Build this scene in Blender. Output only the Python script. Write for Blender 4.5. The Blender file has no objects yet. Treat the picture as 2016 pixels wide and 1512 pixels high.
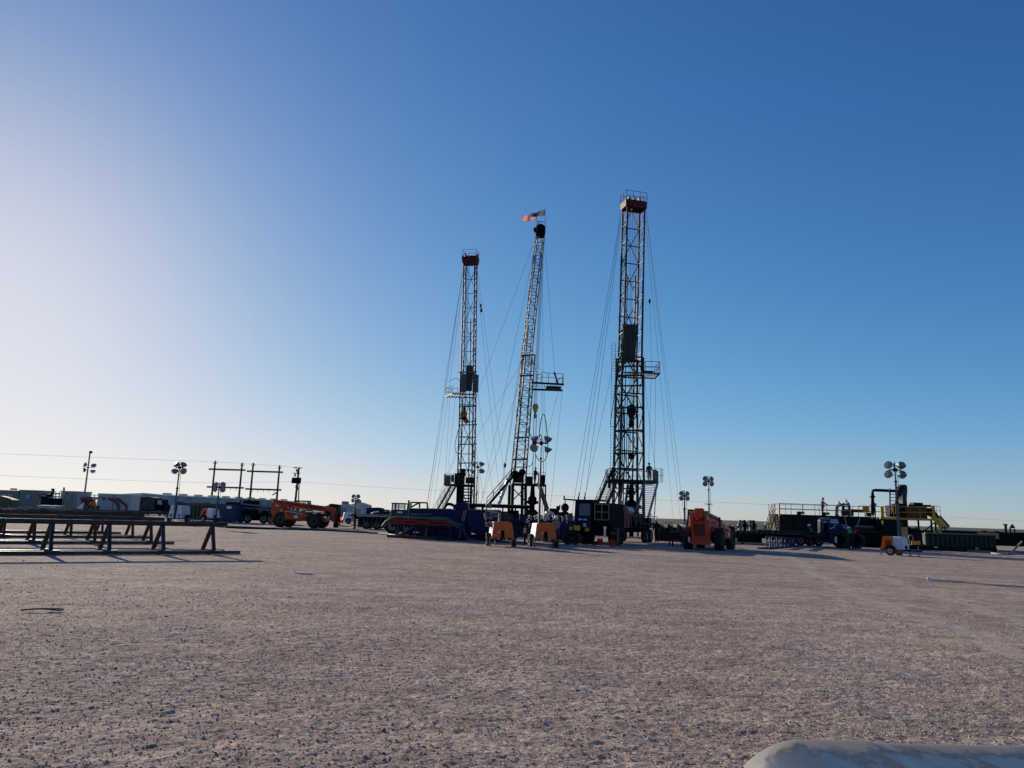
import bpy, bmesh, math, random
import numpy as np
from mathutils import Vector, Matrix
R = math.radians
random.seed(7)
# ------------------------------------------------------------------ camera, sky, sun, exposure
scene = bpy.context.scene
col = scene.collection
FPX, CX, CY = 1450.0, 1008.0, 756.0          # focal length of the photograph in its own pixels
PITCH, ROLL, EYE = R(10.1), R(1.85), 1.75
_f = Vector((0, math.cos(PITCH), math.sin(PITCH)))
_r0 = Vector((1, 0, 0)); _u0 = Vector((0, -math.sin(PITCH), math.cos(PITCH)))
_r = _r0 * math.cos(ROLL) + _u0 * math.sin(ROLL)
_u = _u0 * math.cos(ROLL) - _r0 * math.sin(ROLL)
cam_d = bpy.data.cameras.new('camera'); cam = bpy.data.objects.new('camera', cam_d)
cam_d.sensor_width = 36.0; cam_d.lens = FPX / 2016 * 36.0
cam_d.clip_start = 0.05; cam_d.clip_end = 20000
mw = Matrix((( _r.x, _u.x, -_f.x, 0), (_r.y, _u.y, -_f.y, 0), (_r.z, _u.z, -_f.z, EYE), (0, 0, 0, 1)))
cam.matrix_world = mw
col.objects.link(cam); scene.camera = cam

SUN_AZ, SUN_EL = R(-37.5), R(14.5)             # azimuth from +Y, negative is to the left
world = bpy.data.worlds.new('World'); scene.world = world; world.use_nodes = True
wn = world.node_tree; wn.nodes.clear()
sky = wn.nodes.new('ShaderNodeTexSky'); sky.sky_type = 'NISHITA'; sky.sun_disc = False
sky.sun_elevation = SUN_EL; sky.sun_rotation = SUN_AZ
sky.altitude = 3000; sky.air_density = 1.0; sky.dust_density = 3.0; sky.ozone_density = 3.2
# the same gentle film response for every direction of the sky: richer colour, soft shoulder
def _vm(op, a, b_):
    n = wn.nodes.new('ShaderNodeVectorMath'); n.operation = op
    for i, s in enumerate((a, b_)):
        if isinstance(s, tuple): n.inputs[i].default_value = s
        else: wn.links.new(s, n.inputs[i])
    return n.outputs[0]
bw = wn.nodes.new('ShaderNodeRGBToBW'); wn.links.new(sky.outputs[0], bw.inputs[0])
SAT, GAIN, KNEE = 1.36, 0.22, 1.0
c1 = _vm('ADD', _vm('MULTIPLY', sky.outputs[0], (SAT,) * 3), _vm('MULTIPLY', bw.outputs[0], (1 - SAT,) * 3))
c2 = _vm('MULTIPLY', _vm('MAXIMUM', c1, (0, 0, 0)), (0.98 * GAIN, 0.925 * GAIN, 1.08 * GAIN))
gam = wn.nodes.new('ShaderNodeGamma'); gam.inputs[1].default_value = 1.28; wn.links.new(c2, gam.inputs[0]); c2 = gam.outputs[0]
c3 = _vm('DIVIDE', c2, _vm('ADD', _vm('MULTIPLY', c2, (1 / KNEE,) * 3), (1, 1, 1)))
c4 = _vm('MULTIPLY', c3, (2 ** -0.38 / 0.15,) * 3)
bg = wn.nodes.new('ShaderNodeBackground'); bg.inputs['Strength'].default_value = 0.15
wo = wn.nodes.new('ShaderNodeOutputWorld')
wn.links.new(c4, bg.inputs[0]); wn.links.new(bg.outputs[0], wo.inputs[0])
sun_d = bpy.data.lights.new('sun', 'SUN'); sun_d.energy = 5.0; sun_d.angle = R(0.55); sun_d.color = (1.0, 0.88, 0.74)
sun = bpy.data.objects.new('sun', sun_d); col.objects.link(sun)
sdir = Vector((math.sin(SUN_AZ) * math.cos(SUN_EL), math.cos(SUN_AZ) * math.cos(SUN_EL), math.sin(SUN_EL)))
sun.rotation_euler = sdir.to_track_quat('Z', 'Y').to_euler()
sun.location = (-60, 60, 60)
vs = scene.view_settings
vs.view_transform = 'Standard'; vs.look = 'None'; vs.exposure = 0.38; vs.gamma = 1.0; vs.use_curve_mapping = False

# ------------------------------------------------------------------ surveying: photograph pixel + distance -> place in metres
def W(px, py, Y):
    d = _f + _r * ((px - CX) / FPX) + _u * ((CY - py) / FPX)
    t = Y / d.y
    return Vector((d.x * t, Y, EYE + d.z * t))
def G(px, py, z=0.0):
    d = _f + _r * ((px - CX) / FPX) + _u * ((CY - py) / FPX)
    t = (z - EYE) / d.z
    return Vector((d.x * t, d.y * t, z))
def H(px): return 981.5 + 0.0323 * px
def GX(px, Y):                                   # place on the ground at distance Y under photograph column px
    p = W(px, H(px) + EYE / Y * FPX, Y)
    return Vector((p.x, Y, 0.0))

# ------------------------------------------------------------------ materials
MATS = {}
def M(name, c, rough=0.6, metal=0.0, var=0.2, scale=2.5, dust=0.25, dustc=(0.30, 0.235, 0.185), bump=0.0, coat=0.0, spec=0.22):
    if name in MATS: return MATS[name]
    m = bpy.data.materials.new(name); m.use_nodes = True
    nt = m.node_tree; N = nt.nodes; L = nt.links
    b = N['Principled BSDF']
    tc = N.new('ShaderNodeTexCoord')
    n1 = N.new('ShaderNodeTexNoise'); n1.inputs['Scale'].default_value = scale; n1.inputs['Detail'].default_value = 6; n1.inputs['Roughness'].default_value = 0.65
    L.new(tc.outputs['Object'], n1.inputs['Vector'])
    r = N.new('ShaderNodeValToRGB')
    r.color_ramp.elements[0].position = 0.3; r.color_ramp.elements[1].position = 0.72
    r.color_ramp.elements[0].color = (*[x * (1 - var) for x in c], 1); r.color_ramp.elements[1].color = (*[min(1, x * (1 + var)) for x in c], 1)
    L.new(n1.outputs[0], r.inputs[0])
    n2 = N.new('ShaderNodeTexNoise'); n2.inputs['Scale'].default_value = scale * 0.45; n2.inputs['Detail'].default_value = 8; n2.inputs['Roughness'].default_value = 0.72
    L.new(tc.outputs['Object'], n2.inputs['Vector'])
    mr = N.new('ShaderNodeMapRange'); mr.inputs[1].default_value = 0.45; mr.inputs[2].default_value = 0.8; mr.inputs[3].default_value = 0.0; mr.inputs[4].default_value = dust
    L.new(n2.outputs[0], mr.inputs[0])
    mx = N.new('ShaderNodeMix'); mx.data_type = 'RGBA'
    L.new(mr.outputs[0], mx.inputs[0]); L.new(r.outputs[0], mx.inputs[6]); mx.inputs[7].default_value = (*dustc, 1)
    L.new(mx.outputs[2], b.inputs['Base Color'])
    rr = N.new('ShaderNodeMapRange'); rr.inputs[3].default_value = max(0.05, rough - 0.12); rr.inputs[4].default_value = min(1, rough + 0.15)
    L.new(n2.outputs[0], rr.inputs[0]); L.new(rr.outputs[0], b.inputs['Roughness'])
    b.inputs['Metallic'].default_value = metal; b.inputs['Specular IOR Level'].default_value = spec
    if coat: b.inputs['Coat Weight'].default_value = coat
    if bump:
        bp = N.new('ShaderNodeBump'); bp.inputs['Strength'].default_value = bump; bp.inputs['Distance'].default_value = 0.02
        n3 = N.new('ShaderNodeTexNoise'); n3.inputs['Scale'].default_value = scale * 8; n3.inputs['Detail'].default_value = 4
        L.new(tc.outputs['Object'], n3.inputs['Vector']); L.new(n3.outputs[0], bp.inputs['Height']); L.new(bp.outputs[0], b.inputs['Normal'])
    MATS[name] = m
    return m
def glass(name, c, rough=0.05):
    m = bpy.data.materials.new(name); m.use_nodes = True
    b = m.node_tree.nodes['Principled BSDF']
    b.inputs['Base Color'].default_value = (*c, 1); b.inputs['Roughness'].default_value = rough
    b.inputs['Transmission Weight'].default_value = 0.75; b.inputs['IOR'].default_value = 1.15
    MATS[name] = m; return m
steel = M('grey steel', (0.10, 0.10, 0.10), 0.5, 0.3, dust=0.2)
galv = M('galvanised steel', (0.24, 0.24, 0.24), 0.5, 0.3, dust=0.2)
mastA = M('weathered grey green mast paint', (0.026, 0.033, 0.033), 0.55, 0.0, dust=0.06, spec=0.12)
mastB = M('bare pale mast steel', (0.092, 0.091, 0.089), 0.6, 0.0, dust=0.2, dustc=(0.10, 0.085, 0.075))
mastC = M('weathered white mast paint', (0.088, 0.090, 0.092), 0.6, 0.0, dust=0.25, dustc=(0.10, 0.085, 0.075))
black = M('black painted steel', (0.006, 0.006, 0.007), 0.7, 0.0, dust=0.01, spec=0.06)
dark = M('dark greasy steel', (0.010, 0.010, 0.011), 0.6, 0.0, dust=0.03, spec=0.1)
rubber = M('tyre rubber', (0.014, 0.014, 0.014), 0.85, 0, dust=0.25)
orange = M('orange paint', (0.72, 0.115, 0.015), 0.42, 0, dust=0.1)
redor = M('red orange machine paint', (0.58, 0.062, 0.018), 0.42, 0, dust=0.12)
redor_d = M('dark red mesh', (0.16, 0.03, 0.015), 0.7, 0, dust=0.2)
white = M('white paint', (0.72, 0.71, 0.68), 0.45, 0, var=0.06, dust=0.25)
blue = M('deep blue paint', (0.003, 0.012, 0.06), 0.45, 0, dust=0.02, spec=0.15)
blue_l = M('faded blue paint', (0.025, 0.045, 0.10), 0.5, 0, dust=0.15)
navy = M('navy paint', (0.004, 0.006, 0.030), 0.5, 0, dust=0.03, spec=0.15)
yellow = M('safety yellow paint', (0.72, 0.32, 0.018), 0.5, 0, dust=0.25)
yellow_b = M('dull yellow block paint', (0.42, 0.28, 0.035), 0.45, 0, dust=0.3)
red = M('red paint', (0.36, 0.02, 0.015), 0.42, 0, dust=0.2)
redcrown = M('dark red crown paint', (0.06, 0.003, 0.006), 0.6, 0, dust=0.12)
green = M('dark green paint', (0.005, 0.024, 0.019), 0.5, 0, dust=0.1)
green_d = M('very dark green tank paint', (0.005, 0.010, 0.009), 0.6, 0, dust=0.03, spec=0.12)
rust = M('rusty steel', (0.065, 0.032, 0.022), 0.75, 0.1, var=0.4, dust=0.2)
olive = M('weathered olive deck timber', (0.10, 0.085, 0.06), 0.8, 0, var=0.3, dust=0.4)
grey = M('pale grey cladding', (0.40, 0.42, 0.43), 0.55, 0, var=0.07, scale=0.6, dust=0.2)
grey_d = M('mid grey cladding', (0.20, 0.205, 0.21), 0.55, 0, var=0.1, dust=0.25)
tan = M('tan panel', (0.42, 0.37, 0.30), 0.6, 0, dust=0.2)
wood = M('weathered pole timber', (0.07, 0.05, 0.04), 0.85, 0, var=0.3)
plank = M('dry timber', (0.42, 0.33, 0.22), 0.8, 0, var=0.25)
wire_m = M('steel cable', (0.10, 0.10, 0.105), 0.5, 0.4, dust=0.1)
lamp_m = M('spun aluminium reflector', (0.17, 0.17, 0.17), 0.5, 0.35, var=0.08, dust=0.2)
lens_m = M('lamp lens', (0.20, 0.205, 0.205), 0.25, 0.0, var=0.05, dust=0.2)
hose_m = M('grey green rubber hose', (0.07, 0.085, 0.08), 0.5, 0, dust=0.3)
hose_l = M('pale dusty hose', (0.34, 0.32, 0.28), 0.55, 0, dust=0.4)
skin_m = M('skin', (0.42, 0.23, 0.15), 0.55, 0, var=0.08, dust=0)
hat_w = M('white hard hat shell', (0.78, 0.78, 0.76), 0.3, 0, var=0.04, dust=0.1)
hat_d = M('dark hard hat shell', (0.05, 0.05, 0.05), 0.35, 0, var=0.1, dust=0.1)
jk_dark = M('dark work coverall cloth', (0.012, 0.013, 0.018), 0.9, 0, dust=0.1)
jk_brown = M('faded brown work shirt cloth', (0.15, 0.085, 0.065), 0.9, 0, dust=0.2)
jk_grey = M('grey work shirt cloth', (0.20, 0.20, 0.19), 0.9, 0, dust=0.2)
jeans = M('denim cloth', (0.03, 0.04, 0.075), 0.9, 0, dust=0.25)
boot = M('leather boots', (0.03, 0.02, 0.015), 0.8, 0, dust=0.4)
hivis = M('hi vis green tape', (0.12, 0.55, 0.20), 0.6, 0, var=0.05, dust=0.05)
glass_b = glass('tinted cab glass', (0.55, 0.68, 0.72))
pane_m = M('window pane glass', (0.22, 0.34, 0.48), 0.08, 0, var=0.1, dust=0.05)

# ------------------------------------------------------------------ mesh helpers
class MB:
    def __init__(s): s.v = []; s.f = []
    def add(s, vs, fs):
        o = len(s.v); s.v.extend([tuple(p) for p in vs]); s.f.extend([tuple(i + o for i in f) for f in fs]); return s
    def box(s, c, d, rz=0.0, ry=0.0):
        x, y, z = d[0] / 2, d[1] / 2, d[2] / 2
        m = Matrix.Rotation(rz, 3, 'Z') @ Matrix.Rotation(ry, 3, 'Y'); c = Vector(c)
        p = [m @ Vector(q) + c for q in ((-x, -y, -z), (x, -y, -z), (x, y, -z), (-x, y, -z), (-x, -y, z), (x, -y, z), (x, y, z), (-x, y, z))]
        return s.add(p, [(0, 3, 2, 1), (4, 5, 6, 7), (0, 1, 5, 4), (1, 2, 6, 5), (2, 3, 7, 6), (3, 0, 4, 7)])
    def span(s, a, b):                              # box between two corners
        a = Vector(a); b = Vector(b); c = (a + b) / 2; d = b - a
        return s.box(c, (abs(d.x), abs(d.y), abs(d.z)))
    def frame(s, p, q):
        d = (Vector(q) - Vector(p)).normalized()
        a = Vector((0, 0, 1)) if abs(d.z) < 0.95 else Vector((0, 1, 0))
        u = d.cross(a).normalized(); return u, u.cross(d).normalized()
    def bar(s, p, q, w, h=None):
        p = Vector(p); q = Vector(q); h = h or w
        u, n = s.frame(p, q); u = u * w / 2; n = n * h / 2
        P = [p - u - n, p + u - n, p + u + n, p - u + n, q - u - n, q + u - n, q + u + n, q - u + n]
        return s.add(P, [(0, 1, 2, 3), (7, 6, 5, 4), (0, 4, 5, 1), (1, 5, 6, 2), (2, 6, 7, 3), (3, 7, 4, 0)])
    def tube(s, p, q, r, n=8, r2=None, cap=True):
        p = Vector(p); q = Vector(q); r2 = r if r2 is None else r2
        u, w = s.frame(p, q)
        a = [p + (u * math.cos(t) + w * math.sin(t)) * r for t in [i * 2 * math.pi / n for i in range(n)]]
        b = [q + (u * math.cos(t) + w * math.sin(t)) * r2 for t in [i * 2 * math.pi / n for i in range(n)]]
        fs = [(i, i + n, (i + 1) % n + n, (i + 1) % n) for i in range(n)]
        if cap: fs += [tuple(range(n)), tuple(range(2 * n - 1, n - 1, -1))]
        return s.add(a + b, fs)
    def path(s, pts, r, n=6, smooth=0):
        P = [Vector(p) for p in pts]
        for _ in range(smooth):
            Q = [P[0]]
            for a, b in zip(P, P[1:]): Q += [a * 0.75 + b * 0.25, a * 0.25 + b * 0.75]
            P = Q + [P[-1]]
        rings = []
        up = Vector((0, 0, 1))
        for i, p in enumerate(P):
            d = (P[min(i + 1, len(P) - 1)] - P[max(i - 1, 0)]).normalized()
            a = up if abs(d.z) < 0.97 else Vector((0, 1, 0))
            u = d.cross(a).normalized(); w = u.cross(d)
            rings.append([p + (u * math.cos(t) + w * math.sin(t)) * r for t in [k * 2 * math.pi / n for k in range(n)]])
        fs = []
        for i in range(len(P) - 1):
            for k in range(n):
                a = i * n + k; b = i * n + (k + 1) % n
                fs.append((a, a + n, b + n, b))
        fs += [tuple(range(n)), tuple(reversed(range((len(P) - 1) * n, len(P) * n)))]
        return s.add([v for r_ in rings for v in r_], fs)
    def prism(s, poly, a, b, axis='y'):             # poly in (x,z) pushed along y, or (y,z) along x, or (x,y) along z
        def pt(p, t): return (p[0], t, p[1]) if axis == 'y' else ((t, p[0], p[1]) if axis == 'x' else (p[0], p[1], t))
        n = len(poly)
        return s.add([pt(p, a) for p in poly] + [pt(p, b) for p in poly],
                     [tuple(range(n)), tuple(reversed(range(n, 2 * n)))] + [(i, i + n, (i + 1) % n + n, (i + 1) % n) for i in range(n)])
    def lathe(s, prof, n=12, o=(0, 0, 0), axis=(0, 0, 1)):
        ax = Vector(axis).normalized(); a = Vector((0, 0, 1)) if abs(ax.z) < 0.95 else Vector((0, 1, 0))
        u = ax.cross(a).normalized(); w = ax.cross(u); o = Vector(o)
        vs = []
        for r, z in prof:
            for k in range(n):
                t = k * 2 * math.pi / n; vs.append(o + ax * z + (u * math.cos(t) + w * math.sin(t)) * max(r, 1e-4))
        fs = []
        for i in range(len(prof) - 1):
            for k in range(n): fs.append((i * n + k, i * n + (k + 1) % n, (i + 1) * n + (k + 1) % n, (i + 1) * n + k))
        return s.add(vs, fs)
    def build(s, name, mat, parent=None, smooth=False, world=False, bevel=0.0):
        v = s.v
        if world and parent is not None:
            l = parent.location; c, sn = math.cos(-parent.rotation_euler.z), math.sin(-parent.rotation_euler.z)
            v = [((p[0] - l.x) * c - (p[1] - l.y) * sn, (p[0] - l.x) * sn + (p[1] - l.y) * c, p[2] - l.z) for p in v]
        me = bpy.data.meshes.new(name); me.from_pydata(v, [], s.f)
        bm = bmesh.new(); bm.from_mesh(me); bmesh.ops.recalc_face_normals(bm, faces=bm.faces); bm.to_mesh(me); bm.free()
        me.materials.append(mat)
        if smooth:
            me.polygons.foreach_set('use_smooth', [True] * len(me.polygons))
            try: me.set_sharp_from_angle(angle=R(40))
            except Exception: pass
        o = bpy.data.objects.new(name, me); col.objects.link(o)
        if parent is not None: o.parent = parent
        if bevel:
            b = o.modifiers.new('bevel', 'BEVEL'); b.width = bevel; b.segments = 2; b.limit_method = 'ANGLE'
        return o
def tag(o, label=None, cat=None, group=None, kind=None):
    if label: o['label'] = label
    if cat: o['category'] = cat
    if group: o['group'] = group
    if kind: o['kind'] = kind
    return o
def thing(name, label, cat, loc=(0, 0, 0), rz=0.0, group=None):
    o = bpy.data.objects.new(name, None); col.objects.link(o); o.empty_display_size = 0.2
    o.location = loc; o.rotation_euler = (0, 0, rz)
    return tag(o, label, cat, group)
def clone(part, parent, loc=None, rot=None, scale=None):
    o = part.copy(); col.objects.link(o); o.parent = parent
    if loc is not None: o.location = loc
    if rot is not None: o.rotation_euler = rot
    if scale is not None: o.scale = scale
    for ch in list(part.children):
        c = ch.copy(); col.objects.link(c); c.parent = o
    return o
def P_(name, mat, parent, fn, world=False, smooth=False, bevel=0.0):
    m = MB(); fn(m); return m.build(name, mat, parent, smooth, world, bevel)
def bars(name, mat, parent, pairs, w, world=False, round_=False):      # each member a part of its own
    out = []
    for p, q in pairs:
        m = MB()
        if round_: m.tube(p, q, w / 2, 6)
        else: m.bar(p, q, w)
        out.append(m.build(name, mat, parent, world=world))
    return out
def text(body, size, mat, parent, loc, rot, name='lettering'):
    c = bpy.data.curves.new(name, 'FONT'); c.body = body; c.size = size; c.extrude = 0.004; c.align_x = 'CENTER'; c.align_y = 'CENTER'
    t = bpy.data.objects.new(name, c); col.objects.link(t)
    dg = bpy.context.evaluated_depsgraph_get()
    me = bpy.data.meshes.new_from_object(t.evaluated_get(dg)); bpy.data.objects.remove(t)
    me.materials.clear(); me.materials.append(mat)
    o = bpy.data.objects.new(name, me); col.objects.link(o); o.parent = parent; o.location = loc; o.rotation_euler = rot
    return o
def wheel(parent, c, r, w, axis, tyre=rubber, rim=grey_d, lugs=0, name='wheel'):
    """tyre with tread lugs, dished rim and hub; axis is the axle direction"""
    ax = Vector(axis).normalized()
    m = MB(); h = w / 2
    m.lathe([(r * 0.58, -h * 0.8), (r * 0.62, -h), (r * 0.86, -h), (r * 0.97, -h * 0.75), (r, -h * 0.4), (r, h * 0.4), (r * 0.97, h * 0.75), (r * 0.86, h), (r * 0.62, h), (r * 0.58, h * 0.8)], 24, c, ax)
    if lugs:
        u, v = m.frame(Vector((0, 0, 0)), ax)
        for k in range(lugs):
            for sd in (-1, 1):
                t = (k + (0.25 if sd > 0 else -0.25)) * 2 * math.pi / lugs
                rad = u * math.cos(t) + v * math.sin(t); t2 = t + sd * 0.16
                rad2 = u * math.cos(t2) + v * math.sin(t2)
                m.bar(Vector(c) + rad * r * 1.0 + ax * sd * h * 0.06, Vector(c) + rad2 * r * 0.985 + ax * sd * h * 0.98, r * 0.11, r * 0.09)
    t = m.build(name, tyre, parent, smooth=True)
    m = MB(); m.lathe([(r * 0.6, -h * 0.8), (r * 0.5, -h * 0.7), (r * 0.42, -h * 0.25), (0.001, -h * 0.2)], 16, c, ax)
    m.lathe([(r * 0.6, h * 0.8), (r * 0.5, h * 0.7), (r * 0.42, h * 0.25), (0.001, h * 0.2)], 16, c, ax)
    m.build('rim', rim, t, smooth=True)
    m = MB()
    for sd in (-1, 1): m.lathe([(r * 0.17, sd * h * 0.2), (r * 0.17, sd * h * 0.6), (r * 0.12, sd * h * 0.68), (0.001, sd * h * 0.7)], 10, c, ax)
    m.build('hub', dark, t, smooth=True)
    return t
# ------------------------------------------------------------------ ground
def vnoise(x, y, seed):
    xi = np.floor(x).astype(np.int64); yi = np.floor(y).astype(np.int64); fx = x - xi; fy = y - yi
    fx = fx * fx * (3 - 2 * fx); fy = fy * fy * (3 - 2 * fy)
    def h(a, b):
        n = (a * 374761393 + b * 668265263 + seed * 974634777) & 0x7fffffff
        n = ((n ^ (n >> 13)) * 1274126177) & 0x7fffffff
        return ((n ^ (n >> 16)) & 0xffff) / 65535.0
    return (h(xi, yi) * (1 - fx) + h(xi + 1, yi) * fx) * (1 - fy) + (h(xi, yi + 1) * (1 - fx) + h(xi + 1, yi + 1) * fx) * fy
def relief(x, y):
    z = (vnoise(x / 1.7, y / 1.7, 1) - .5) * 0.014 + (vnoise(x / .5, y / .5, 2) - .5) * 0.006
    ca, sa = math.cos(0.5), math.sin(0.5); u = x * ca - y * sa; v = x * sa + y * ca
    z += (vnoise(u / .16, v / .13, 3) - .5) * 0.007 * (0.4 + 1.2 * vnoise(x / .8, y / .8, 9))
    z += (vnoise(v / .06, u / .055, 4) - .5) * 0.011 + (vnoise(x / .03, y / .03, 5) - .5) * 0.011
    return z
def grow(a, step, end, k):
    out = [a]
    while out[-1] < end: out.append(out[-1] + step); step *= k
    return out
ys = [-400, -150, -60, -25, -10, -4, -1, 1, 2, 2.6] + grow(3.0, 0.03, 4.4, 1.0) + grow(4.42, 0.021, 11, 1.0008) + grow(11.03, 0.04, 400, 1.028) + [600, 900, 1500, 2500, 4000, 7000]
xp = grow(0.0125, 0.025, 6.5, 1.0005) + grow(6.54, 0.04, 400, 1.04) + [600, 1000, 2000, 4000, 8000]
xs = [-x for x in reversed(xp)] + xp
gx, gy = np.meshgrid(np.array(xs), np.array(ys)); sh = gx.shape
fade = np.clip((26 - np.hypot(gx, gy)) / 12, 0, 1) * np.clip((gy - 2.8) / 1.0, 0, 1)
# resolution limited: keep only relief that the local cell size can carry
gz = relief(gx, gy) * fade
def sheet(name, gx, gy, gz, mat):
    nr, nc = gx.shape
    me = bpy.data.meshes.new(name)
    co = np.stack([gx, gy, gz], -1).reshape(-1, 3).astype(np.float32)
    idx = np.arange(nr * nc).reshape(nr, nc)
    q = np.stack([idx[:-1, :-1], idx[:-1, 1:], idx[1:, 1:], idx[1:, :-1]], -1).reshape(-1, 4)
    me.vertices.add(len(co)); me.vertices.foreach_set('co', co.ravel())
    me.loops.add(q.size); me.loops.foreach_set('vertex_index', q.ravel().astype(np.int32))
    me.polygons.add(len(q)); me.polygons.foreach_set('loop_start', np.arange(0, q.size, 4, dtype=np.int32)); me.polygons.foreach_set('loop_total', np.full(len(q), 4, dtype=np.int32))
    me.polygons.foreach_set('use_smooth', np.ones(len(q), dtype=bool))
    me.update(); me.validate(); me.materials.append(mat)
    o = bpy.data.objects.new(name, me); col.objects.link(o); return o
def ground_mat():
    m = bpy.data.materials.new('caliche gravel'); m.use_nodes = True; nt = m.node_tree; N = nt.nodes; L = nt.links
    b = N['Principled BSDF']; b.inputs['Roughness'].default_value = 1.0; b.inputs['Specular IOR Level'].default_value = 0.03
    geo = N.new('ShaderNodeNewGeometry'); pos = geo.outputs['Position']
    def noise(scale, detail=6, rough=0.6, vec=pos):
        n = N.new('ShaderNodeTexNoise'); n.inputs['Scale'].default_value = scale; n.inputs['Detail'].default_value = detail; n.inputs['Roughness'].default_value = rough
        L.new(vec, n.inputs['Vector']); return n.outputs[0]
    def ramp(src, stops):
        r = N.new('ShaderNodeValToRGB'); e = r.color_ramp.elements
        while len(e) > len(stops): e.remove(e[-1])
        while len(e) < len(stops): e.new(0.5)
        for x, (p, c) in zip(e, stops): x.position = p; x.color = (*c, 1) if len(c) == 3 else c
        L.new(src, r.inputs[0]); return r.outputs[0]
    def mix(f, a, c, mode='MIX'):
        x = N.new('ShaderNodeMix'); x.data_type = 'RGBA'; x.blend_type = mode
        if isinstance(f, float): x.inputs[0].default_value = f
        else: L.new(f, x.inputs[0])
        for i, s in ((6, a), (7, c)):
            if isinstance(s, tuple): x.inputs[i].default_value = (*s, 1)
            else: L.new(s, x.inputs[i])
        return x.outputs[2]
    # stretched patches left by graders and traffic
    mp = N.new('ShaderNodeMapping'); mp.inputs['Scale'].default_value = (0.28, 1.0, 1.0); mp.inputs['Rotation'].default_value = (0, 0, 0.25)
    L.new(pos, mp.inputs['Vector'])
    base = ramp(noise(0.22, 8, 0.62), [(0.3, (0.37, 0.277, 0.228)), (0.5, (0.46, 0.345, 0.284)), (0.7, (0.515, 0.40, 0.325))])
    tanp = ramp(noise(0.55, 8, 0.7, mp.outputs[0]), [(0.5, (0, 0, 0)), (0.68, (1, 1, 1))])
    base = mix(tanp, base, (0.46, 0.35, 0.25))
    pale = ramp(noise(0.9, 9, 0.75, mp.outputs[0]), [(0.58, (0, 0, 0)), (0.74, (0.9, 0.9, 0.9))])
    base = mix(pale, base, (0.56, 0.50, 0.43))
    greyp = ramp(noise(0.33, 6, 0.6), [(0.52, (0, 0, 0)), (0.7, (0.8, 0.8, 0.8))])
    base = mix(greyp, base, (0.34, 0.29, 0.265))
    # single stones
    vo = N.new('ShaderNodeTexVoronoi'); vo.inputs['Scale'].default_value = 34; L.new(pos, vo.inputs['Vector'])
    sep = N.new('ShaderNodeSeparateColor'); L.new(vo.outputs['Color'], sep.inputs[0])
    st = ramp(sep.outputs[0], [(0.0, (0.42, 0.42, 0.44)), (0.35, (0.8, 0.8, 0.8)), (0.75, (1.05, 1.04, 1.02)), (1.0, (1.5, 1.5, 1.48))])
    base = mix(0.62, base, st, 'MULTIPLY')
    fine = ramp(noise(95, 5, 0.7), [(0.3, (0.55, 0.55, 0.57)), (0.65, (1.25, 1.24, 1.2))])
    base = mix(0.55, base, fine, 'MULTIPLY')
    mid = ramp(noise(2.6, 7, 0.72), [(0.34, (0.55, 0.54, 0.535)), (0.5, (0.95, 0.95, 0.95)), (0.64, (1.35, 1.34, 1.32))])
    base = mix(0.75, base, mid, 'MULTIPLY')
    strk = ramp(noise(1.1, 8, 0.75, mp.outputs[0]), [(0.36, (0.6, 0.59, 0.585)), (0.5, (1, 1, 1)), (0.66, (1.3, 1.28, 1.24))])
    base = mix(0.6, base, strk, 'MULTIPLY')
    small = ramp(noise(11, 5, 0.75), [(0.36, (0.5, 0.49, 0.49)), (0.5, (1, 1, 1)), (0.66, (1.4, 1.38, 1.35))])
    base = mix(0.6, base, small, 'MULTIPLY')
    L.new(base, b.inputs['Base Color'])
    # fine relief
    mh = N.new('ShaderNodeMath'); mh.operation = 'MULTIPLY_ADD'; L.new(vo.outputs['Distance'], mh.inputs[0]); mh.inputs[1].default_value = -0.6; L.new(noise(95, 6, 0.75), mh.inputs[2])
    ma = N.new('ShaderNodeMath'); ma.operation = 'MULTIPLY_ADD'; L.new(noise(7, 6, 0.65), ma.inputs[0]); ma.inputs[1].default_value = 1.6; L.new(mh.outputs[0], ma.inputs[2])
    bp = N.new('ShaderNodeBump'); bp.inputs['Strength'].default_value = 0.5; bp.inputs['Distance'].default_value = 0.03
    L.new(ma.outputs[0], bp.inputs['Height']); L.new(bp.outputs[0], b.inputs['Normal'])
    return m
gm = ground_mat()
PAD = [(-220, 230), (-60, 205), (20, 170), (60, 128), (260, 105)]        # far edge of the gravel pad
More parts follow.
